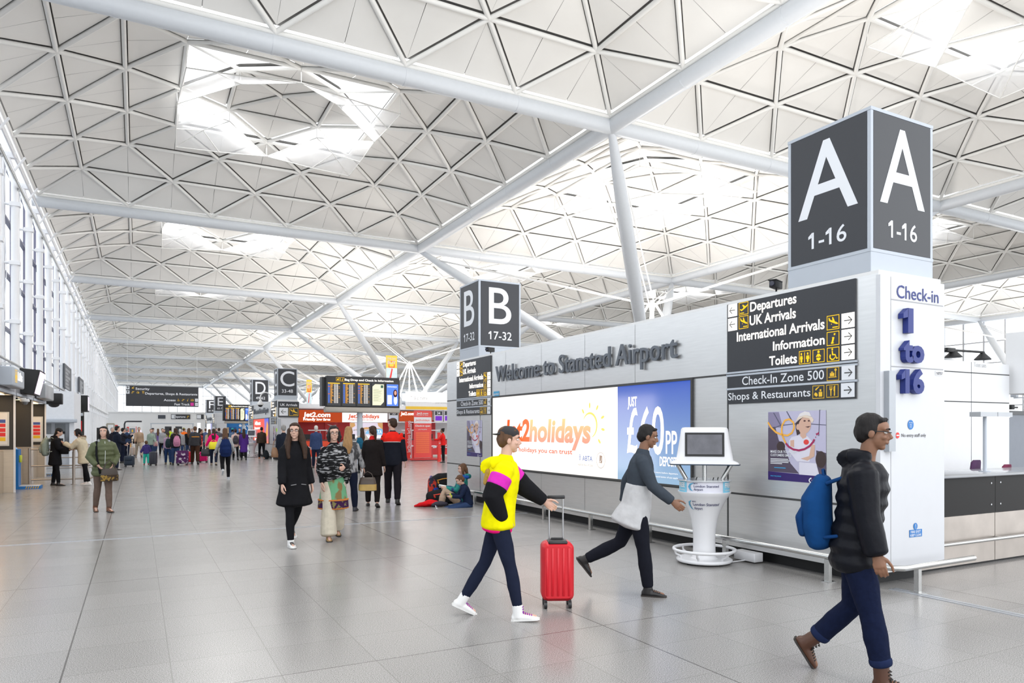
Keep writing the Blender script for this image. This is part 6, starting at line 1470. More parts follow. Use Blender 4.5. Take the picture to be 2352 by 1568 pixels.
def handbag(p, rz, m, label, w_=.34, h=.24, d=.12, strap=.22, cat='handbag', band=None):
    """p = point the bag's strap hangs from"""
    r = empty('handbag', p, label, cat, None, rz); z1 = -strap
    R = []
    for z, a, b in ((z1-h, .80, .8), (z1-h*.95, 1, 1), (z1-h*.5, 1.0, 1.0), (z1-.02, .85, .6), (z1, .8, .3)):
        R.append([(w_/2*a*math.copysign(abs(math.cos(t))**.6, math.cos(t)), d/2*b*math.copysign(abs(math.sin(t))**.6, math.sin(t)), z) for t in [2*math.pi*i/20 for i in range(20)]])
    MB().rings(R).build('bag_body', m, r)
    if band: MB().rings([[(q[0]*1.015, q[1]*1.02, q[2]) for q in R[1]], [(q[0]*1.015, q[1]*1.02, q[2]) for q in R[2]]], True, False).build('bag_panel', band, r)
    for sy in (-1, 1): MB().tube([(-w_*.33, sy*d*.2, z1-.02), (-w_*.22, sy*d*.1, z1*.4), (0, 0, 0), (w_*.22, sy*d*.1, z1*.4), (w_*.33, sy*d*.2, z1-.02)], .008, 6).build('strap', m, r)
    return r
def floor_at(px, py): return onZ(px, py)
def at_depth(px, Z):
    l = (px-1176)/FPX; return ((SN+l*CS)*Z, (CS-l*SN)*Z, 0)
# ================================================================ the people in the photograph
BLK = cloth('black', (.010, .010, .012)); NVY = cloth('navy', (.012, .016, .035)); DNM = cloth('denim', (.03, .055, .13)); 
STRIDE_F = dict(legL=(24, 4, 2, 4), legR=(-20, 14, 2, -28))

# 1 girl in yellow, walking right with the red case
def yellow(g):
    b = MB()                                     # pink hem below the jacket
    b.chain([g.pel-g.up*.13, g.pel-g.up*.08], [(.185, .145), (.185, .145)], side=g.ax, n=18, cap=.2); g.piece(b, 'pink_hem', cloth('pink', (.85, .01, .20)), .004, .012)
    for kk in 'LR':
        sh, el, wr, d, s = g.arm[kk]
        b = MB(); b.chain([sh.lerp(el, .30), sh.lerp(el, .66)], [.108, .104], n=14, cap=.2); g.piece(b, 'pink_band', cloth('magenta', (.62, .03, .42)), .004, .01, lab='magenta band round the sleeve')
        b = MB(); b.chain([sh.lerp(el, .68), el, el.lerp(wr, .5), el.lerp(wr, .98)], [.106, .096, .080, .060], n=14, cap=.3); g.piece(b, 'black_sleeve', BLK, .008, .01, lab='black lower sleeve')
    b = MB(); b.chain([g.neck+Vector((-.10, .02, .0)), g.neck+Vector((-.08, -.12, -.03)), g.neck+Vector((0, -.17, -.06)), g.neck+Vector((.08, -.12, -.03)), g.neck+Vector((.10, .02, .0))], [.05, .066, .075, .066, .05], n=12); g.piece(b, 'hood', cloth('yellow', (.80, .72, .0)), .008, .012)
    b = MB(); b.chain([g.neck+Vector((0, -.155, -.10)), g.neck+Vector((0, -.185, -.22))], [(.10, .03), (.09, .025)], n=12); g.piece(b, 'hood_lining', mat('hood_fur', (.42, .24, .04), 1, noise=.4, scale=60), .02, .012, 1, lab='golden brown hood lining')
g1 = person('person in bright yellow jacket and white trainers striding right with the red suitcase', floor_at(1145, 1418), 92, 1.64,
   dict(lean=7, legL=(-17, 14, 3, -26), legR=(14, 3, 3, 4), armL=(46, 8, 8, 0), armR=(-26, 14, 52, 30), head_nod=-4, curl=55), 'pale', ('cap', (.03, .028, .03), 'back'),
   dict(m=cloth('yellow', (.80, .72, .0)), len=.09, fit=.046, arm=.008, flare=.05, sleeve=.5), dict(m=NVY, fit=.002, name='leggings'), ('hitop', (.80, .79, .78), (.28, .02, .38)), .011, True, extra=yellow)
rc = floor_at(1279, 1392); hw = g1.W @ (g1.arm['L'][2]+g1.arm['L'][3]*.06)
sr = suitcase(rc, -YAW+.05, mat('case_red', (.62, .008, .02), .4, noise=.05), 'bright red hard suitcase standing beside the person in yellow', .30, .545, .22, .40, m2=mat('case_red', (.6, .01, .02)))
b = MB(); b.rbox((-.09, -.1, .595), (.09, .06, .63), .02, axis=0); b.build('dark_handle_recess', mat('dark_plastic', (.02, .02, .022)), sr)

# 2 man with grey jacket striding right in front of the blue advertisement
def greycoat(g):
    b = MB(); b.chain([g.pel-g.up*.22+Vector((0, -.05, 0)), g.pel-g.up*.02, g.pel+g.up*.20], [(.235, .21), (.20, .165), (.175, .14)], side=g.ax, n=18, cap=.2); g.piece(b, 'pale_coat_skirt', cloth('pale_grey', (.52, .52, .53)), .02, .012, lab='pale grey lower half of the coat')
person('person in dark grey jacket with pale lower half striding right past the blue advertisement', floor_at(1462, 1362), 92, 1.66,
   dict(lean=7, legL=(-24, 38, 3, -52), legR=(9, 2, 3, 0), armR=(22, 10, 30, 5), armL=(-34, 14, 26, 0), head_nod=-14), 'brown', ('short', 'black'),
   dict(m=cloth('slate', (.045, .055, .07)), len=.08, fit=.026, arm=.004), dict(m=cloth('black_blue', (.009, .010, .016)), fit=.014), ('shoe', (.012, .011, .012), (.03, .03, .03)), .011, True, extra=greycoat)

# 3 man in black puffer with blue backpack at right
def cuffs(g):
    for kk in 'LR':
        hip, knee, ank, fd, fu = g.leg[kk]; b = MB(); e = knee.lerp(ank, .73); b.chain([e, knee.lerp(ank, .81)], [.074, .072], n=14, cap=.3); g.piece(b, 'rolled_cuff', cloth('jeans_cuff', (.012, .02, .06)), .006, .01)
    b = MB(); p = g.T(-.085, -.01, .02); b.torus((0, 0, 0), .001, .001) if False else None
    b = MB(); b.tube([g.T(-.082, -.02, .012), g.T(-.07, .07, .016), g.T(-.02, .105, .012), g.T(.02, .105, .012), g.T(.07, .07, .016), g.T(.082, -.02, .012)], .003, 6); b.build('glasses', BLACK, g.body)
g3 = person('person in black padded jacket and brown boots striding right past the white end panel', floor_at(1966, 1563), 84, 1.71,
   dict(lean=7, legL=(-4, 38, 3, -58), legR=(13, 2, 2, 3), armR=(6, 7, 8, 0), armL=(-10, 12, 16, 0), head_nod=-6), 'brown', ('short', 'black'),
   dict(m=mat('puffer_black', (.007, .0075, .011), .45, noise=.2, scale=20, bump=.2, spec=.12), len=.19, fit=.040, arm=.016, puffer=True, hood=True, name='padded_jacket', wr=.008), dict(m=cloth('jeans', (.006, .010, .032), .3, 30), fit=.016, hem=.066, cut=.82), ('boot', (.075, .028, .014), (.02, .015, .012)), .011, True, extra=cuffs)
backpack(g3, cloth('pack_blue', (.006, .05, .17)), 'blue backpack worn over the black padded jacket', 1.0, (0, -.245, .17), m2=cloth('pack_blue_dark', (.006, .04, .14)))

# 4 and 5 the two women walking towards the camera
def blackcoat(g):
    b = MB()
    for s in (-1, 1): b.chain([g.pel+Vector((s*.11, .175, -.06)), g.pel+Vector((s*.04, .185, -.05))], [.006, .006], n=6)
    b.build('pocket_zip', mat('zip_grey', (.25, .25, .26), .4), g.body)
def specs(g):
    b = MB()
    for s in (-1, 1):
        b.tube([g.T(s*.033+.024*math.cos(t), .098-.012*abs(math.cos(t))*(1 if s*math.cos(t) > 0 else 0), .008+.017*math.sin(t)) for t in [2*math.pi*i/14 for i in range(15)]], .0018, 5); b.tube([g.T(s*.057, .09, .012), g.T(s*.079, -.01, .012)], .0018, 5)
    b.tube([g.T(-.009, .099, .012), g.T(.009, .099, .012)], .0018, 5); b.build('glasses', BLACK, g.body)
person('woman with very long dark hair in a black coat and white trainers walking towards us', floor_at(676, 1252), 20, 1.70,
   dict(lean=2, legL=(-20, 26, 2, -34), legR=(10, 2, 1, 2), armR=(8, 10, 14, 6), armL=(-8, 12, 18, 4), head_turn=-26, head_nod=0), 'pale', ('long', 'dark'),
   dict(m=BLK, len=.34, fit=.034, arm=.004, flare=.20, name='coat', collar=1), dict(m=BLK, fit=.004), ('trainer', (.78, .77, .76), (.05, .05, .05)), .010, True, extra=lambda g: (blackcoat(g), specs(g)))
def shawl(g):
    b = MB(); p = g.pel; u = g.up
    b.chain([p+u*.04+Vector((-.04, 0, 0)), p+u*.16, p+u*.30, p+u*.42, p+u*.50, p+u*.55], [(.255, .20), (.275, .22), (.265, .205), (.225, .16), (.135, .11), (.085, .08)], side=g.ax, n=22, cap=.15)
    b.chain([p+u*.08+Vector((-.19, .06, 0)), p-u*.06+Vector((-.2, .05, 0))], [(.09, .10), (.03, .05)], n=12)
    g.piece(b, 'shawl', patt('shawl_pattern', 'noise', (.010, .010, .011), (.36, .36, .37), 9, (1.2, 1.2, 5), .54, .62), .02)
    b = MB(); b.chain([p-u*.40, p-u*.18, p+u*.05], [(.235, .18), (.205, .16), (.175, .14)], side=g.ax, n=20, cap=.1); g.piece(b, 'tunic', patt('tunic_green', 'noise', (.16, .40, .22), (.25, .17, .07), 7, (1, 1, .7), .52, .60), .012)
    b = MB(); b.chain([p-u*.455, p-u*.335], [(.246, .19), (.236, .183)], side=g.ax, n=20, cap=.1); g.piece(b, 'tunic_border', patt('tunic_border', 'noise', (.05, .015, .06), (.22, .19, .08), 16, (1, 1, 1), .52, .58), .004, .01, lab='purple flowered border of the tunic')
    for dz in (-.455, -.325): b = MB(); b.chain([p-u*(-dz+.008), p-u*(-dz-.008)], [(.249, .193), (.247, .191)], side=g.ax, n=20, cap=.1); g.piece(b, 'orange_trim', cloth('orange_trim', (.55, .20, .05)), 0, .008)
    specs(g)
person('woman in black and white shawl over green tunic and cream trousers', floor_at(766, 1238), 12, 1.66,
   dict(lean=2, legL=(-14, 18, 2, -22), legR=(9, 2, 1, 0), armL=(28, 6, 58, 30), armR=(2, 8, 20, 10), head_turn=-4), 'pale', ('bob', 'black'),
   dict(m=BLK, len=.02, fit=.01), dict(m=cloth('cream', (.62, .56, .45)), fit=.03, knee=.105, hem=.13), ('sandal', (.30, .17, .05)), .011, True, extra=shawl, bulk=1.08)

# 6-8 people walking away
g6 = person('woman with long blond hair in grey checked shirt walking away', floor_at(800, 1176), 172, 1.68, dict(lean=3, legL=(-16, 14, 2, -20), legR=(15, 4, 2, 4), armR=(12, 16, 8, 0), armL=(-4, 6, 10, 0)), 'pale', ('long_back', 'blond'),
   dict(m=patt('grey_check', 'noise', (.07, .07, .075), (.33, .33, .34), 8, (1.4, 1.4, .8), .45, .55), len=.10, fit=.026, name='shirt'), dict(m=NVY, fit=.014), ('shoe', (.03, .03, .04)), .013)
g7 = person('woman in black suit and high heels with dark ponytail walking away', floor_at(856, 1164), 176, 1.67, dict(lean=3, legL=(10, 3, 2, 0), legR=(-10, 8, 2, -14), armL=(6, 12, 8, 0), armR=(-6, 12, 12, 0), head_turn=30), 'pale', ('pony', 'dark'),
   dict(m=cloth('black_brown', (.014, .011, .011)), len=.26, fit=.03, flare=.12, name='suit_jacket'), dict(m=cloth('black_brown', (.014, .011, .011)), fit=.012), ('heel', (.012, .012, .012)), .013, extra=lambda g: g.piece((lambda b: b.chain([g.neck+g.up*.0, g.neck+g.up*.055], [(.088, .08), (.075, .07)], n=14))(MB()), 'red_scarf', cloth('scarf_red', (.6, .02, .02)), .006))
def redyoke(g):
    b = MB(); u = g.up; p = g.pel
    b.chain([p+u*.34, p+u*.42, p+u*.50, p+u*.55], [(.208, .162), (.212, .155), (.152, .124), (.092, .088)], side=g.ax, n=18, cap=.15)
    for kk in 'LR': sh, el = g.arm[kk][0], g.arm[kk][1]; b.chain([g.neck-u*.075, sh, sh.lerp(el, .25)], [.094, .092, .086], n=14, cap=.2)
    g.piece(b, 'red_yoke', cloth('yoke_red', (.72, .02, .012)), .006, .012, lab='bright red shoulders and collar')
    b = MB(); b.chain([p+u*.335, p+u*.343], [(.209, .163), (.209, .163)], side=g.ax, n=18, cap=.1); g.piece(b, 'white_piping', cloth('piping', (.7, .65, .65)), 0, .008)
person('man in black jacket with bright red shoulders walking away, head turned left', floor_at(902, 1158), 176, 1.84, dict(lean=3, legL=(12, 3, 2, 0), legR=(-9, 8, 2, -12), armL=(8, 12, 12, 0), armR=(-8, 10, 10, 0), head_turn=52), 'pale', ('short', 'dark'),
   dict(m=cloth('navy_black', (.012, .014, .022)), len=.14, fit=.030, arm=.004), dict(m=cloth('black_purple', (.014, .012, .016)), fit=.018), ('shoe', (.012, .012, .012)), .013, extra=redyoke)
w7 = g6.W @ (g6.arm['R'][2]+g6.arm['R'][3]*.09)
handbag((w7[0]+.05, w7[1]-.05, w7[2]), .2-YAW, mat('bag_brown', (.06, .04, .03), .4), 'brown and gold handbag carried by the woman in the checked shirt', .36, .28, .16, .12, band=mat('bag_gold', (.50, .33, .10), .35, noise=.2))
wb = g6.W @ (g6.pel+Vector((-.24, .02, .12)))
handbag(wb, g6.rz, mat('tote_black', (.012, .013, .02), .5), 'black tote bag on the far side of the woman in the checked shirt', .34, .34, .12, .22)

# 14 woman in green jacket, left
def greencoat(g):
    b = MB(); b.tube([g.neck+Vector((0, .1, .0)), g.pel+g.up*.3+Vector((.005, .168, 0)), g.pel+Vector((.01, .152, -.1))], .006, 6); b.build('white_zip', mat('zip_white', (.55, .58, .55), .4), g.body)
    b = MB(); b.chain([g.neck+Vector((-.10, .03, .0)), g.neck+Vector((-.07, -.09, .02)), g.neck+Vector((.07, -.09, .02)), g.neck+Vector((.10, .03, .0))], [.03]*4, n=10); g.piece(b, 'grey_hood_lining', cloth('grey_lining', (.35, .36, .36)), .006)
    b = MB(); b.tube([g.neck+Vector((.14, .04, .0)), g.pel+g.up*.25+Vector((.17, .16, 0)), g.pel+Vector((.1, .17, -.15))], .02, 8); b.build('shoulder_strap', BLK, g.body)
g14 = person('woman in olive green padded jacket and brown boots walking towards us at left', floor_at(237, 1176), 14, 1.66, dict(lean=3, legL=(8, 3, 0, 0), legR=(-10, 12, 0, -16), armL=(-8, 24, 60, 44), armR=(-8, 24, 60, 44), head_turn=-24, head_nod=4), 'pale', ('bob', 'black'),
   dict(m=mat('olive_quilt', (.085, .10, .042), .6, noise=.2, scale=16, bump=.3), len=.18, fit=.038, arm=.014, flare=.1, puffer=True), dict(m=cloth('taupe', (.15, .105, .085)), fit=.008), ('boot', (.14, .055, .025)), .012, extra=greencoat)
wp = g14.W @ (g14.pel+Vector((-.06, .23, .13)))
handbag(wp, g14.rz+.1, mat('satchel_brown', (.045, .032, .025), .5), 'brown patterned satchel hanging before the woman in the green jacket', .33, .26, .09, .16, band=patt('satchel_print', 'noise', (.05, .035, .025), (.30, .19, .05), 18, (1, 1, 1), .5, .55))
# 15-16 two women at the railing
g15 = person('woman in black coat and beanie looking at her phone by the railing', floor_at(127, 1115), 78, 1.66, dict(lean=5, legL=(-4, 4, 3, 0), legR=(10, 4, 3, 0), armL=(22, 8, 62, 22), armR=(22, 8, 62, 22), head_nod=-16), 'pale', ('beanie', (.010, .010, .012)),
   dict(m=BLK, len=.30, fit=.044, arm=.014, flare=.08, hood=True, name='coat'), dict(m=BLK, fit=.008), ('boot', (.015, .014, .014)), .013)
backpack(g15, cloth('pack_sage', (.27, .31, .26)), 'pale sage backpack on the woman in the black coat', 1.12, (0, -.285, .26), m2=cloth('pack_sage_light', (.30, .33, .29)))
p = g15.W @ (g15.arm['R'][2]+g15.arm['R'][3]*.12); o = empty('phone', p, 'white phone held by the woman in the black coat', 'phone', rz=g15.rz); MB().rbox((-.035, -.01, -.07), (.035, .0, .07), .008, axis=1).build('case', mat('phone_white', (.7, .7, .72), .2), o)
g16 = person('woman in cream padded coat with fur hood and white trainers by the railing', floor_at(193, 1114), -112, 1.65, dict(lean=12, legL=(-12, 2, 2, 0), legR=(2, 4, 3, 0), armL=(44, 10, 74, 12), armR=(30, 10, 80, 20), head_nod=-22), 'pale', ('bob', 'black'),
   dict(m=cloth('cream_coat', (.60, .52, .38)), len=.26, fit=.044, arm=.016, flare=.06, hood=True, fur=True, name='coat'), dict(m=BLK, fit=.004), ('trainer', (.78, .76, .75)), .013)
wp = g16.W @ (g16.arm['L'][2]+Vector((0, .02, .04)))
handbag(wp, g16.rz+1.2, BLK, 'black strappy bag held up by the woman in the cream coat', .26, .26, .14, .10)

# ---- mid distance ------------------------------------------------
def P_(label, px, py, face, H, top, legs, hair, shoes=('shoe', (.02, .02, .02)), pose=None, res=.02, skin='pale', extra=None, Z=None, **kw):
    loc_ = floor_at(px, py) if Z is None else at_depth(px, Z)
    return person(label, loc_, face, H, pose or dict(legL=(8, 4, 2, 0), legR=(-8, 8, 2, -8)), skin, hair, top, legs, shoes, res, False, extra=extra, facefeat=False, **kw)
J = lambda k, c, **kw: dict(m=cloth(k, c), **kw)
BLKL = dict(m=BLK, fit=.006); JEAN = dict(m=DNM, fit=.014)
WALK = dict(legL=(18, 4, 2, 4), legR=(-16, 14, 2, -22), armL=(-16, 8, 14, 0), armR=(16, 8, 14, 0))
g17 = P_('man in dark hooded coat standing in profile left of the small black suitcase', 268, 1079, 100, 1.76, J('coat_navy', (.012, .015, .028), len=.24, fit=.042, hood=True), dict(m=NVY, fit=.014), ('short', 'black'), pose=dict(lean=2, armR=(14, 8, 60, 20), armL=(14, 8, 50, 20)), res=.016)
suitcase(floor_at(297, 1072), -.25, mat('case_navy', (.012, .022, .04), .5), 'small navy suitcase with tall handle beside the dark coated man', .40, .43, .24, .62, soft=True)
P_('man in black holding up a camera behind the dark coated man', 281, 1063, 110, 1.70, J('coat_black2', (.02, .02, .03), len=.12), dict(m=NVY, fit=.014), ('short', 'black'), pose=dict(armR=(60, 8, 70, 10), armL=(60, 8, 70, 10)))
P_('man in blue suit standing at the far trolleys', 291, 1052, 160, 1.72, J('suit_blue', (.03, .05, .11), len=.12), dict(m=NVY, fit=.014), ('thin', 'grey'))
P_('grey haired man in dark jacket before the black partition', 257, 1062, 30, 1.72, J('coat_black2', (.02, .02, .03), len=.12), BLKL, ('thin', 'grey'))
g18 = P_('man in beige jacket and cream trousers walking towards us', 319, 1050, 8, 1.78, J('beige', (.46, .33, .23), len=.06, fit=.034), dict(m=cloth('chino', (.55, .46, .36)), fit=.022), ('thin', 'brown'), pose=WALK, res=.016)
handbag(g18.W @ (g18.pel+Vector((.22, .05, .22))), g18.rz, BLK, 'black shoulder bag on the man in the beige jacket', .22, .26, .1, .1)
suitcase(floor_at(304, 1047), -.3, mat('case_tan', (.50, .40, .34), .5), 'pale tan suitcase beside the man in the beige jacket', .3, .5, .22, .5)
g19 = P_('child in purple jacket and turquoise trousers pulling a case', 336, 1067, 186, 1.08, J('purple_child', (.055, .04, .17), len=.10, fit=.05, arm=.02, hood=True), dict(m=cloth('turquoise', (.03, .42, .33)), fit=.03), ('short', 'brown'), ('boot', (.35, .05, .06)), pose=dict(legL=(8, 4, 4, 0), legR=(-8, 8, 4, -8), armL=(0, 26, 10, 0), armR=(0, 20, 10, 0)), res=.016, hs=1.35, bulk=1.1)
suitcase(floor_at(352, 1069), -.28, mat('case_charcoal', (.03, .032, .045), .4), 'charcoal hard suitcase pulled by the child in purple', .31, .58, .24, 0)
g20 = P_('woman in pale green top and jeans carrying a red patterned bag', 347, 1051, 0, 1.66, J('pale_green', (.30, .38, .32), len=.14, fit=.03), JEAN, ('short', 'brown'), pose=dict(armL=(10, 12, 40, 0), armR=(0, 8, 10, 0)), res=.016)
handbag(g20.W @ (g20.pel+Vector((-.26, .02, .2))), .5, patt('bag_red_print', 'dots', (.5, .04, .06), (.5, .42, .42), 12, (1, 1, 1), .3, .4), 'red and white patterned shoulder bag of the woman in pale green', .3, .3, .12, .12)
P_('person in dark cap and grey top behind the woman in pale green', 351, 1046, 0, 1.72, J('grey_top', (.25, .26, .28), len=.08), JEAN, ('cap', (.02, .02, .03)))
P_('person in yellow and black high visibility coat', 391, 1045, 178, 1.76, dict(m=patt('hivis_yellow', 'noise', (.45, .62, .02), (.05, .07, .04), 5, (1, 1, 1.5), .52, .58), len=.12, fit=.04), dict(m=cloth('khaki', (.22, .24, .15)), fit=.02), ('short', 'black'), res=.016)
g23 = P_('girl in jeans with dark green backpack and orange bag', 386, 1066, 184, 1.50, J('lilac', (.45, .30, .42), len=.08), dict(m=cloth('jean_dark', (.02, .045, .12)), fit=.016), ('pony', 'dark'), ('boot', (.12, .09, .06)), res=.016)
backpack(g23, cloth('pack_green', (.02, .035, .04)), 'dark green backpack on the girl in jeans', 1.0)
handbag(g23.W @ (g23.pel+Vector((.26, .0, .0))), .4, mat('bag_orange', (.80, .19, .02), .5), 'bright orange bag hanging beside the girl in jeans', .16, .42, .12, .06)
g24 = P_('woman in black padded waistcoat with fur hood and jeans', 403, 1068, 180, 1.68, J('gilet', (.016, .017, .022), len=.10, fit=.046, puffer=True, fur=True, hood=True), JEAN, ('long_back', 'dark'), ('boot', (.02, .02, .02)), res=.016)
backpack(g24, cloth('pack_pink', (.50, .21, .32)), 'pink backpack on the woman in the fur hooded waistcoat', 1.0, (.06, -.27, .2), m2=cloth('pack_pink2', (.42, .17, .27)))
suitcase(floor_at(419, 1068), -.3, patt('case_floral', 'noise', (.085, .025, .10), (.55, .48, .55), 6.5, (1, 1, 1), .57, .60), 'purple suitcase with large white flowers', .50, .62, .3, .25, soft=True, m2=patt('case_floral', 'noise', (.1, .03, .1), (.5, .5, .5)))
suitcase(floor_at(434, 1064), -.3, mat('case_coral', (.72, .02, .05), .4), 'plain coral red suitcase behind the flowered one', .34, .52, .24, .1)
P_('person in silver grey jacket beside the fur hooded waistcoat', 414, 1056, 185, 1.64, J('silver', (.33, .34, .36), len=.1, fit=.04), JEAN, ('thin', 'white'), res=.018)
P_('worker in orange high visibility vest with green cap', 422, 1044, 180, 1.74, J('hivis_orange', (.90, .17, .02), len=.1, fit=.04, sleeve=.5), dict(m=NVY, fit=.016), ('cap', (.35, .45, .1)), res=.018, extra=lambda g: [g.piece((lambda b: b.chain([g.pel+g.up*z, g.pel+g.up*(z+.03)], [(.192, .147), (.192, .147)], side=g.ax, n=16, cap=.1))(MB()), 'silver_stripe', cloth('silver_stripe', (.6, .55, .5)), 0, .014) for z in (.05, .2)])
g26 = P_('man in brown trousers and black jacket with orange stripe', 448, 1066, 182, 1.78, J('two_tone', (.045, .045, .05), len=.06, fit=.044), dict(m=cloth('brown_trousers', (.055, .025, .015)), fit=.028), ('thin', 'brown'), res=.016, pose=WALK, extra=lambda g: (g.piece((lambda b: b.chain([g.pel+g.up*.33, g.pel+g.up*.365], [(.206, .164), (.206, .162)], side=g.ax, n=16, cap=.1))(MB()), 'orange_stripe', cloth('stripe_orange', (.8, .33, .04)), 0, .014), g.piece((lambda b: b.chain([g.pel+g.up*.39, g.pel+g.up*.5], [(.20, .152), (.12, .10)], side=g.ax, n=16, cap=.2))(MB()), 'black_yoke', BLK, 0, .014)))
P_('person with black jacket over blue jeans left of the man in brown trousers', 434, 1055, 184, 1.70, J('coat_black3', (.016, .016, .018), len=.12), JEAN, ('long_back', 'brown'), res=.018)
P_('woman in red and black jacket looking down behind the polka dot case', 460, 1056, 90, 1.64, dict(m=patt('red_black', 'noise', (.62, .06, .06), (.03, .02, .02), 6, (1, 1, 1), .48, .56), len=.16), BLKL, ('short', 'dark'), res=.018, skin='tan')
suitcase(floor_at(467, 1062), -.3, patt('case_polka', 'dots', (.80, .72, .74), (.52, .01, .12), 11, (1, 1, 1), .28, .32), 'crimson suitcase with white polka dots', .40, .48, .26, .1)
P_('woman in tan coat left of the bright pink jacket', 481, 1058, 182, 1.64, J('tan_coat', (.48, .36, .25), len=.22, fit=.036), BLKL, ('long_back', 'brown'), res=.018)
g29 = P_('woman in bright pink hooded jacket carrying yellow and black bags', 491, 1068, 178, 1.66, J('hot_pink', (.88, .012, .19), len=.04, fit=.036, hood=True), dict(m=NVY, fit=.01), ('long_back', 'dark'), ('shoe', (.28, .22, .16)), res=.016, pose=dict(legL=(10, 4, 2, 0), legR=(-12, 12, 2, -16), armL=(6, 24, 16, 0), armR=(6, 12, 20, 0)))
handbag(g29.W @ (g29.pel+Vector((.0, -.24, .30))), g29.rz, mat('bag_yellow', (.78, .68, .01), .5), 'yellow bag on the back of the woman in pink', .40, .34, .16, .1)
handbag(g29.W @ (g29.arm['L'][2]+Vector((-.02, 0, -.05))), g29.rz, mat('holdall_black', (.014, .014, .018), .4), 'black holdall hanging from the hand of the woman in pink', .42, .34, .2, .1)
g30 = P_('girl in grey top and black leggings hurrying away', 517, 1102, 184, 1.66, J('pale_grey_top', (.42, .42, .43), len=.10, fit=.03), BLKL, ('long_back', 'brown'), ('trainer', (.45, .48, .52)), dict(lean=4, legL=(-26, 40, 2, -50), legR=(6, 4, 2, 0), armL=(-10, 20, 40, 0), armR=(10, 20, 40, 0)), res=.014, extra=lambda g: g.piece((lambda b: b.chain([g.leg['R'][1].lerp(g.leg['R'][2], .86), g.leg['R'][2]], [.05, .048], n=10))(MB()), 'blue_sock', cloth('sock_blue', (.35, .55, .72)), 0))
backpack(g30, cloth('pack_navy', (.010, .022, .085)), 'large navy backpack on the girl hurrying away', 1.2, (0, -.26, .16))
g31 = P_('woman in pale pink coat and black trousers with grey backpack', 541, 1056, 182, 1.66, J('pale_pink', (.66, .47, .42), len=.16, fit=.04), BLKL, ('short', 'dark'), res=.016, pose=WALK)
backpack(g31, cloth('pack_grey', (.06, .055, .065)), 'dark grey backpack on the woman in pale pink', .95)
cs = suitcase(floor_at(557, 1050), -.3, mat('case_black', (.016, .016, .018), .5), 'black suitcase with orange bag on top beside the pale pink coat', .36, .42, .24, 0, soft=True)
q = floor_at(557, 1050); b = empty('bag', (q[0], q[1], .52), 'orange and olive bag lying on the black suitcase', 'bag'); mb = MB().rbox((-.17, -.1, .0), (.17, .1, .17), .06, axis=0); mb.build('bag_body', patt('bag_camo', 'noise', (.65, .25, .08), (.25, .26, .07), 8, (1, 1, 1), .48, .55), b)
P_('person in long violet coat right of the pale pink coat', 560, 1056, 184, 1.66, J('violet_coat', (.085, .03, .22), len=.5, fit=.04), BLKL, ('long_back', 'dark'), res=.018)
P_('person in teal hat and blue jacket before the blue airline wall', 534, 1045, 170, 1.72, J('jacket_blue', (.10, .16, .26), len=.1), JEAN, ('beanie', (.02, .35, .36)), res=.018)
# farther heads in the crowd
crowd = [(373, 46, 1.70, (.35, .36, .38), 'dark', 'grey jacket behind the yellow high visibility coat'), (405, 52, 1.74, (.04, .045, .05), 'black', 'black coat far behind the pink backpack'),
 (413, 58, 1.70, (.55, .52, .48), 'grey', 'cream coat far down the hall'), (377, 60, 1.66, (.03, .03, .04), 'black', 'dark coat near the far end wall'),
 (402, 44, 1.72, (.22, .23, .25), 'thin', 'grey jacket and bald head above the fur hood'), (432, 54, 1.68, (.12, .07, .05), 'brown', 'brown coat beyond the orange vest'),
 (441, 56, 1.70, (.06, .08, .16), 'dark', 'blue coat beyond the black and orange jacket'), (458, 50, 1.74, (.02, .02, .025), 'black', 'black coat seen over the crimson case'),
 (472, 54, 1.70, (.08, .11, .22), 'brown', 'blue jacket seen left of the tan coat'), (497, 60, 1.76, (.03, .03, .05), 'black', 'dark suit seen right of the pink jacket'),
 (503, 44, 1.72, (.10, .10, .12), 'dark', 'charcoal coat behind the girl hurrying away'), (519, 47, 1.70, (.02, .02, .02), 'black', 'black jacket right of the girl hurrying away'),
 (550, 47, 1.72, (.03, .03, .04), 'dark', 'dark coat between the pale pink and violet coats'), (363, 55, 1.70, (.16, .10, .30), 'brown', 'purple top far behind the woman in pale green'),
 (487, 70, 1.72, (.5, .5, .52), 'grey', 'pale grey coat beside the farthest block'), (425, 66, 1.7, (.45, .12, .1), 'dark', 'rust coat far beyond the orange vest')]
for i, (px, Z, H, c, h, d) in enumerate(crowd):
    P_('distant traveller in '+d, px, 0, 180 if i % 3 else 10, H, J('crowd%d' % i, c, len=.12+.05*(i % 3)), JEAN if i % 2 else BLKL, ('thin', 'grey') if h == 'thin' else (['short', 'long_back'][i % 2], h), res=.024, Z=Z, group='travellers far down the hall')
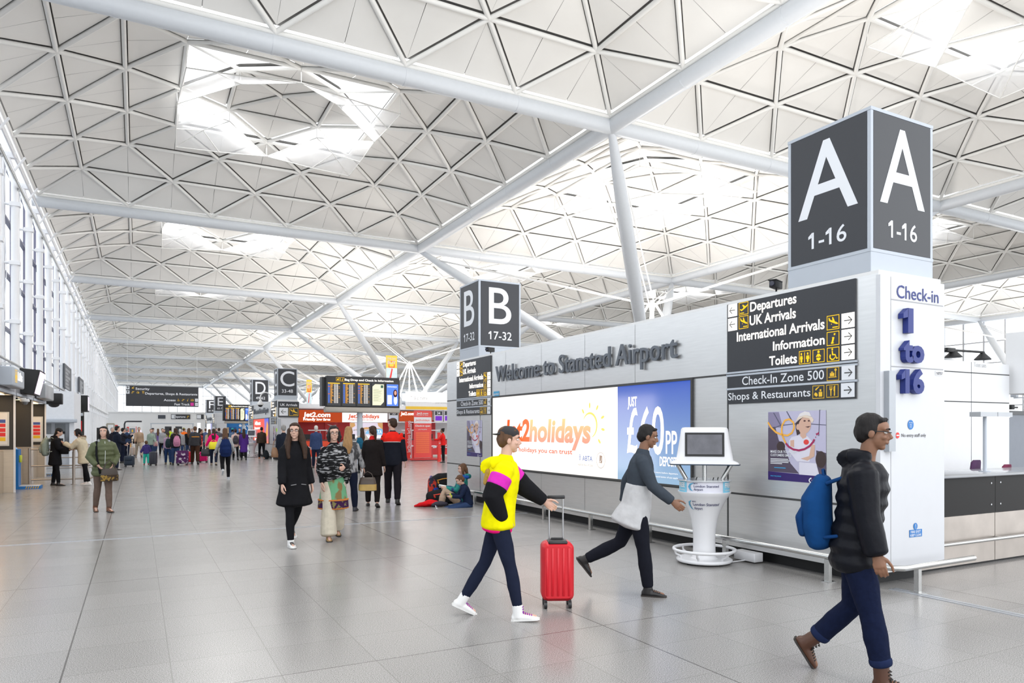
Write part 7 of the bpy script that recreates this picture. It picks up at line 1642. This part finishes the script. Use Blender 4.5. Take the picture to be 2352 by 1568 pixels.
# people near the C block and desks
g11 = P_('man in brown jacket standing at the white kiosk of the C block', 601, 1054, 190, 1.76, J('brown_jacket', (.062, .042, .03), len=.05, fit=.04), BLKL, ('short', 'black'), ('trainer', (.5, .2, .1)), res=.016)
p = floor_at(611, 1054)
class _G: pass
G = _G(); G.W = Matrix.Translation((p[0], p[1], 0)); G.pel = Vector((0, 0, .24)); G.up = Vector((0, 0, 0)); G.rz = .4; G.k = 1
backpack(G, cloth('pack_black', (.025, .03, .036)), 'black backpack standing on the floor beside the brown jacketed man', 1.05, (0, 0, 0), straps=False)
g10 = P_('grey haired man in dark coat with tan shoulder bag walking away', 652, 1098, 196, 1.76, J('coat_ink', (.014, .018, .03), len=.12, fit=.04), dict(m=NVY, fit=.014), ('short', 'grey'), res=.014)
handbag(g10.W @ (g10.pel+Vector((-.28, .02, .38))), g10.rz+.5, mat('bag_tan', (.28, .155, .085), .5), 'tan leather shoulder bag of the grey haired man', .32, .34, .14, .30)
P_('white haired man in blue suit at the orange desk', 726, 1075, 180, 1.78, J('suit_blue2', (.035, .055, .13), len=.16, fit=.03), dict(m=NVY, fit=.014), ('thin', 'white'), res=.016)
g12 = P_('woman in cream coat with long dark hair near the desks', 832, 1086, 186, 1.68, J('cream_jacket', (.58, .50, .42), len=.14, fit=.034), BLKL, ('long_back', 'dark'), res=.016)
backpack(g12, cloth('pack_teal', (.012, .09, .16)), 'teal blue rucksack on the woman in the cream coat', .9, (-.12, -.24, .22))
P_('desk agent in red jacket and dark bun at the slim red totem', 1018, 1062, -100, 1.68, J('agent_red', (.72, .02, .02), len=.05, fit=.024), BLKL, ('bun', 'black'), pose=dict(armR=(40, 8, 50, 0), armL=(40, 8, 50, 0)), res=.018, skin='brown')

# ---- the family on the floor -------------------------------------
pf = floor_at(1062, 1163)
def sit_rot(px, py, face): return floor_at(px, py)
gm = person('woman with short brown hair in blue hooded top sitting on the floor reading', floor_at(1052, 1158), -84, 1.66,
   dict(pelvis=(0, 0, .13), lean=-14, legL=(128, 116, 6, 0), legR=(124, 112, 2, 0), armL=(34, 6, 66, 24), armR=(34, 6, 66, 24), head_nod=-12, twist=0), 'pale', ('bob', 'brown'),
   dict(m=patt('teal_print', 'noise', (.03, .25, .22), (.03, .05, .16), 9, (1, 1, 1), .48, .55), len=.04, fit=.03, hood=True), dict(m=cloth('chino_beige', (.46, .34, .25)), fit=.024), ('trainer', (.05, .05, .06)), .012,
   extra=lambda g: g.piece((lambda b: b.chain([g.neck+Vector((-.11, .03, .0)), g.neck+Vector((-.08, -.09, .0)), g.neck+Vector((.08, -.09, .0)), g.neck+Vector((.11, .03, .0))], [.05]*4, n=10))(MB()), 'blue_hood', cloth('hood_blue', (.02, .09, .36)), .008))
gb = person('boy in navy and lime jacket sitting on the floor with a game', floor_at(1076, 1164), -80, 1.28,
   dict(pelvis=(0, 0, .12), lean=16, legL=(80, 6, 10, 62), legR=(82, 8, 4, 70), armL=(30, 8, 62, 20), armR=(34, 8, 62, 20), head_nod=-34), 'pale', ('short', 'brown'),
   dict(m=cloth('boy_navy', (.012, .02, .05)), len=.04, fit=.034), dict(m=DNM, fit=.016), ('trainer', (.10, .14, .25)), .012, hs=1.2,
   extra=lambda g: [g.piece((lambda b: b.chain([g.pel+g.up*.42, g.pel+g.up*.50], [(.175, .13), (.11, .09)], side=g.ax, n=16, cap=.2))(MB()), 'lime_yoke', cloth('lime', (.45, .55, .03)), 0)]+[g.piece((lambda b: b.chain([g.arm[k_][1].lerp(g.arm[k_][2], .86), g.arm[k_][2]], [.052, .05], n=10))(MB()), 'lime_cuff', cloth('lime', (.45, .55, .03)), 0, .01) for k_ in 'LR'])
p = gb.W @ (gb.arm['R'][2]+gb.arm['R'][3]*.1); o = empty('game_console', p, 'small black game console in the hands of the sitting boy', 'game', rz=gb.rz); MB().rbox((-.07, -.04, -.01), (.07, .04, .01), .01).build('case', BLACK, o)
p = gm.W @ (gm.arm['R'][2]+gm.arm['R'][3]*.1); o = empty('phone', p, 'phone held by the woman sitting on the floor', 'phone', rz=gm.rz); MB().rbox((-.035, -.07, -.005), (.035, .07, .005), .004).build('case', mat('phone_white', (.7, .7, .72)), o)
def floorbag(name, px, py, rz, dims, m, m2, label, cat, h0=.0, marks=None):
    p = floor_at(px, py); r = empty(name, (p[0], p[1], h0), label, cat, rz=rz); a, b, c = dims
    mb = MB(); mb.chain([(-a, 0, c*.9), (-a*.5, 0, c), (a*.4, 0, c*1.05), (a, 0, c*.85)], [(b*.8, c*.75), (b, c*.98), (b, c), (b*.75, c*.7)], side=(0, 1, 0), n=16, cap=.5); fuse(mb.build('bag_body', m, r), .012, 2, .02)
    mb = MB(); mb.tube([(-a*.7, -b*.85, c*1.3), (-a*.3, -b*.98, c*1.45), (a*.1, -b*.98, c*1.5)], .012, 6).tube([(a*.5, -b*1.0, c*.6), (a*.52, -b*.95, c*1.4)], .012, 6).tube([(-a*.6, -b*.9, c*1.0), (-a*.65, -b*.97, c*1.2)], .02, 6); mb.build('zip_trim', m2, r)
    mb = MB(); mb.tube([(-a, -.05, c), (-a*1.2, -.1, c*.6), (-a*1.15, -.1, .02), (-a*.9, -.08, .05)], .012, 6); mb.build('strap', BLK, r)
    return r
floorbag('rucksack', 1022, 1158, -YAW+.1, (.36, .17, .17), cloth('ruck_black', (.016, .016, .018)), mat('ruck_red', (.65, .05, .02), .6), 'black rucksack with red trim lying in front of the sitting family', 'rucksack')
floorbag('rucksack', 1022, 1131, -YAW+.3, (.34, .18, .26), cloth('ruck_black2', (.02, .02, .022)), mat('ruck_orange', (.75, .32, .03), .6), 'tall black rucksack with orange patches behind the woman on the floor', 'rucksack')
p = floor_at(992, 1146); G.W = Matrix.Translation((p[0], p[1], 0)); G.pel = Vector((0, 0, .25)); G.rz = .7
backpack(G, patt('pack_print', 'noise', (.55, .05, .03), (.03, .03, .05), 9, (1, 1, 1), .45, .52), 'red printed childrens rucksack with blue top left of the family', 1.05, (0, 0, 0), m2=cloth('pack_top_blue', (.02, .06, .35)), straps=False)
p = floor_at(975, 1163); r = empty('jacket', (p[0], p[1], 0), 'crumpled red jacket lying on the floor at the left of the family', 'jacket', rz=-YAW)
mb = MB(); mb.chain([(-.22, 0, .01), (-.05, .02, .05), (.14, .03, .08), (.26, .03, .07)], [(.05, .015), (.14, .05), (.17, .075), (.12, .06)], side=(0, 1, 0), n=16); fuse(mb.build('red_fabric', cloth('jacket_red', (.62, .01, .015)), r), .012, 1, .06)
mb = MB(); mb.chain([(.18, -.05, .05), (.34, -.04, .07), (.48, -.02, .06)], [(.09, .05), (.10, .06), (.07, .045)], side=(0, 1, 0), n=14); fuse(mb.build('grey_fabric', cloth('jacket_grey', (.05, .045, .06)), r), .012, 1, .04)
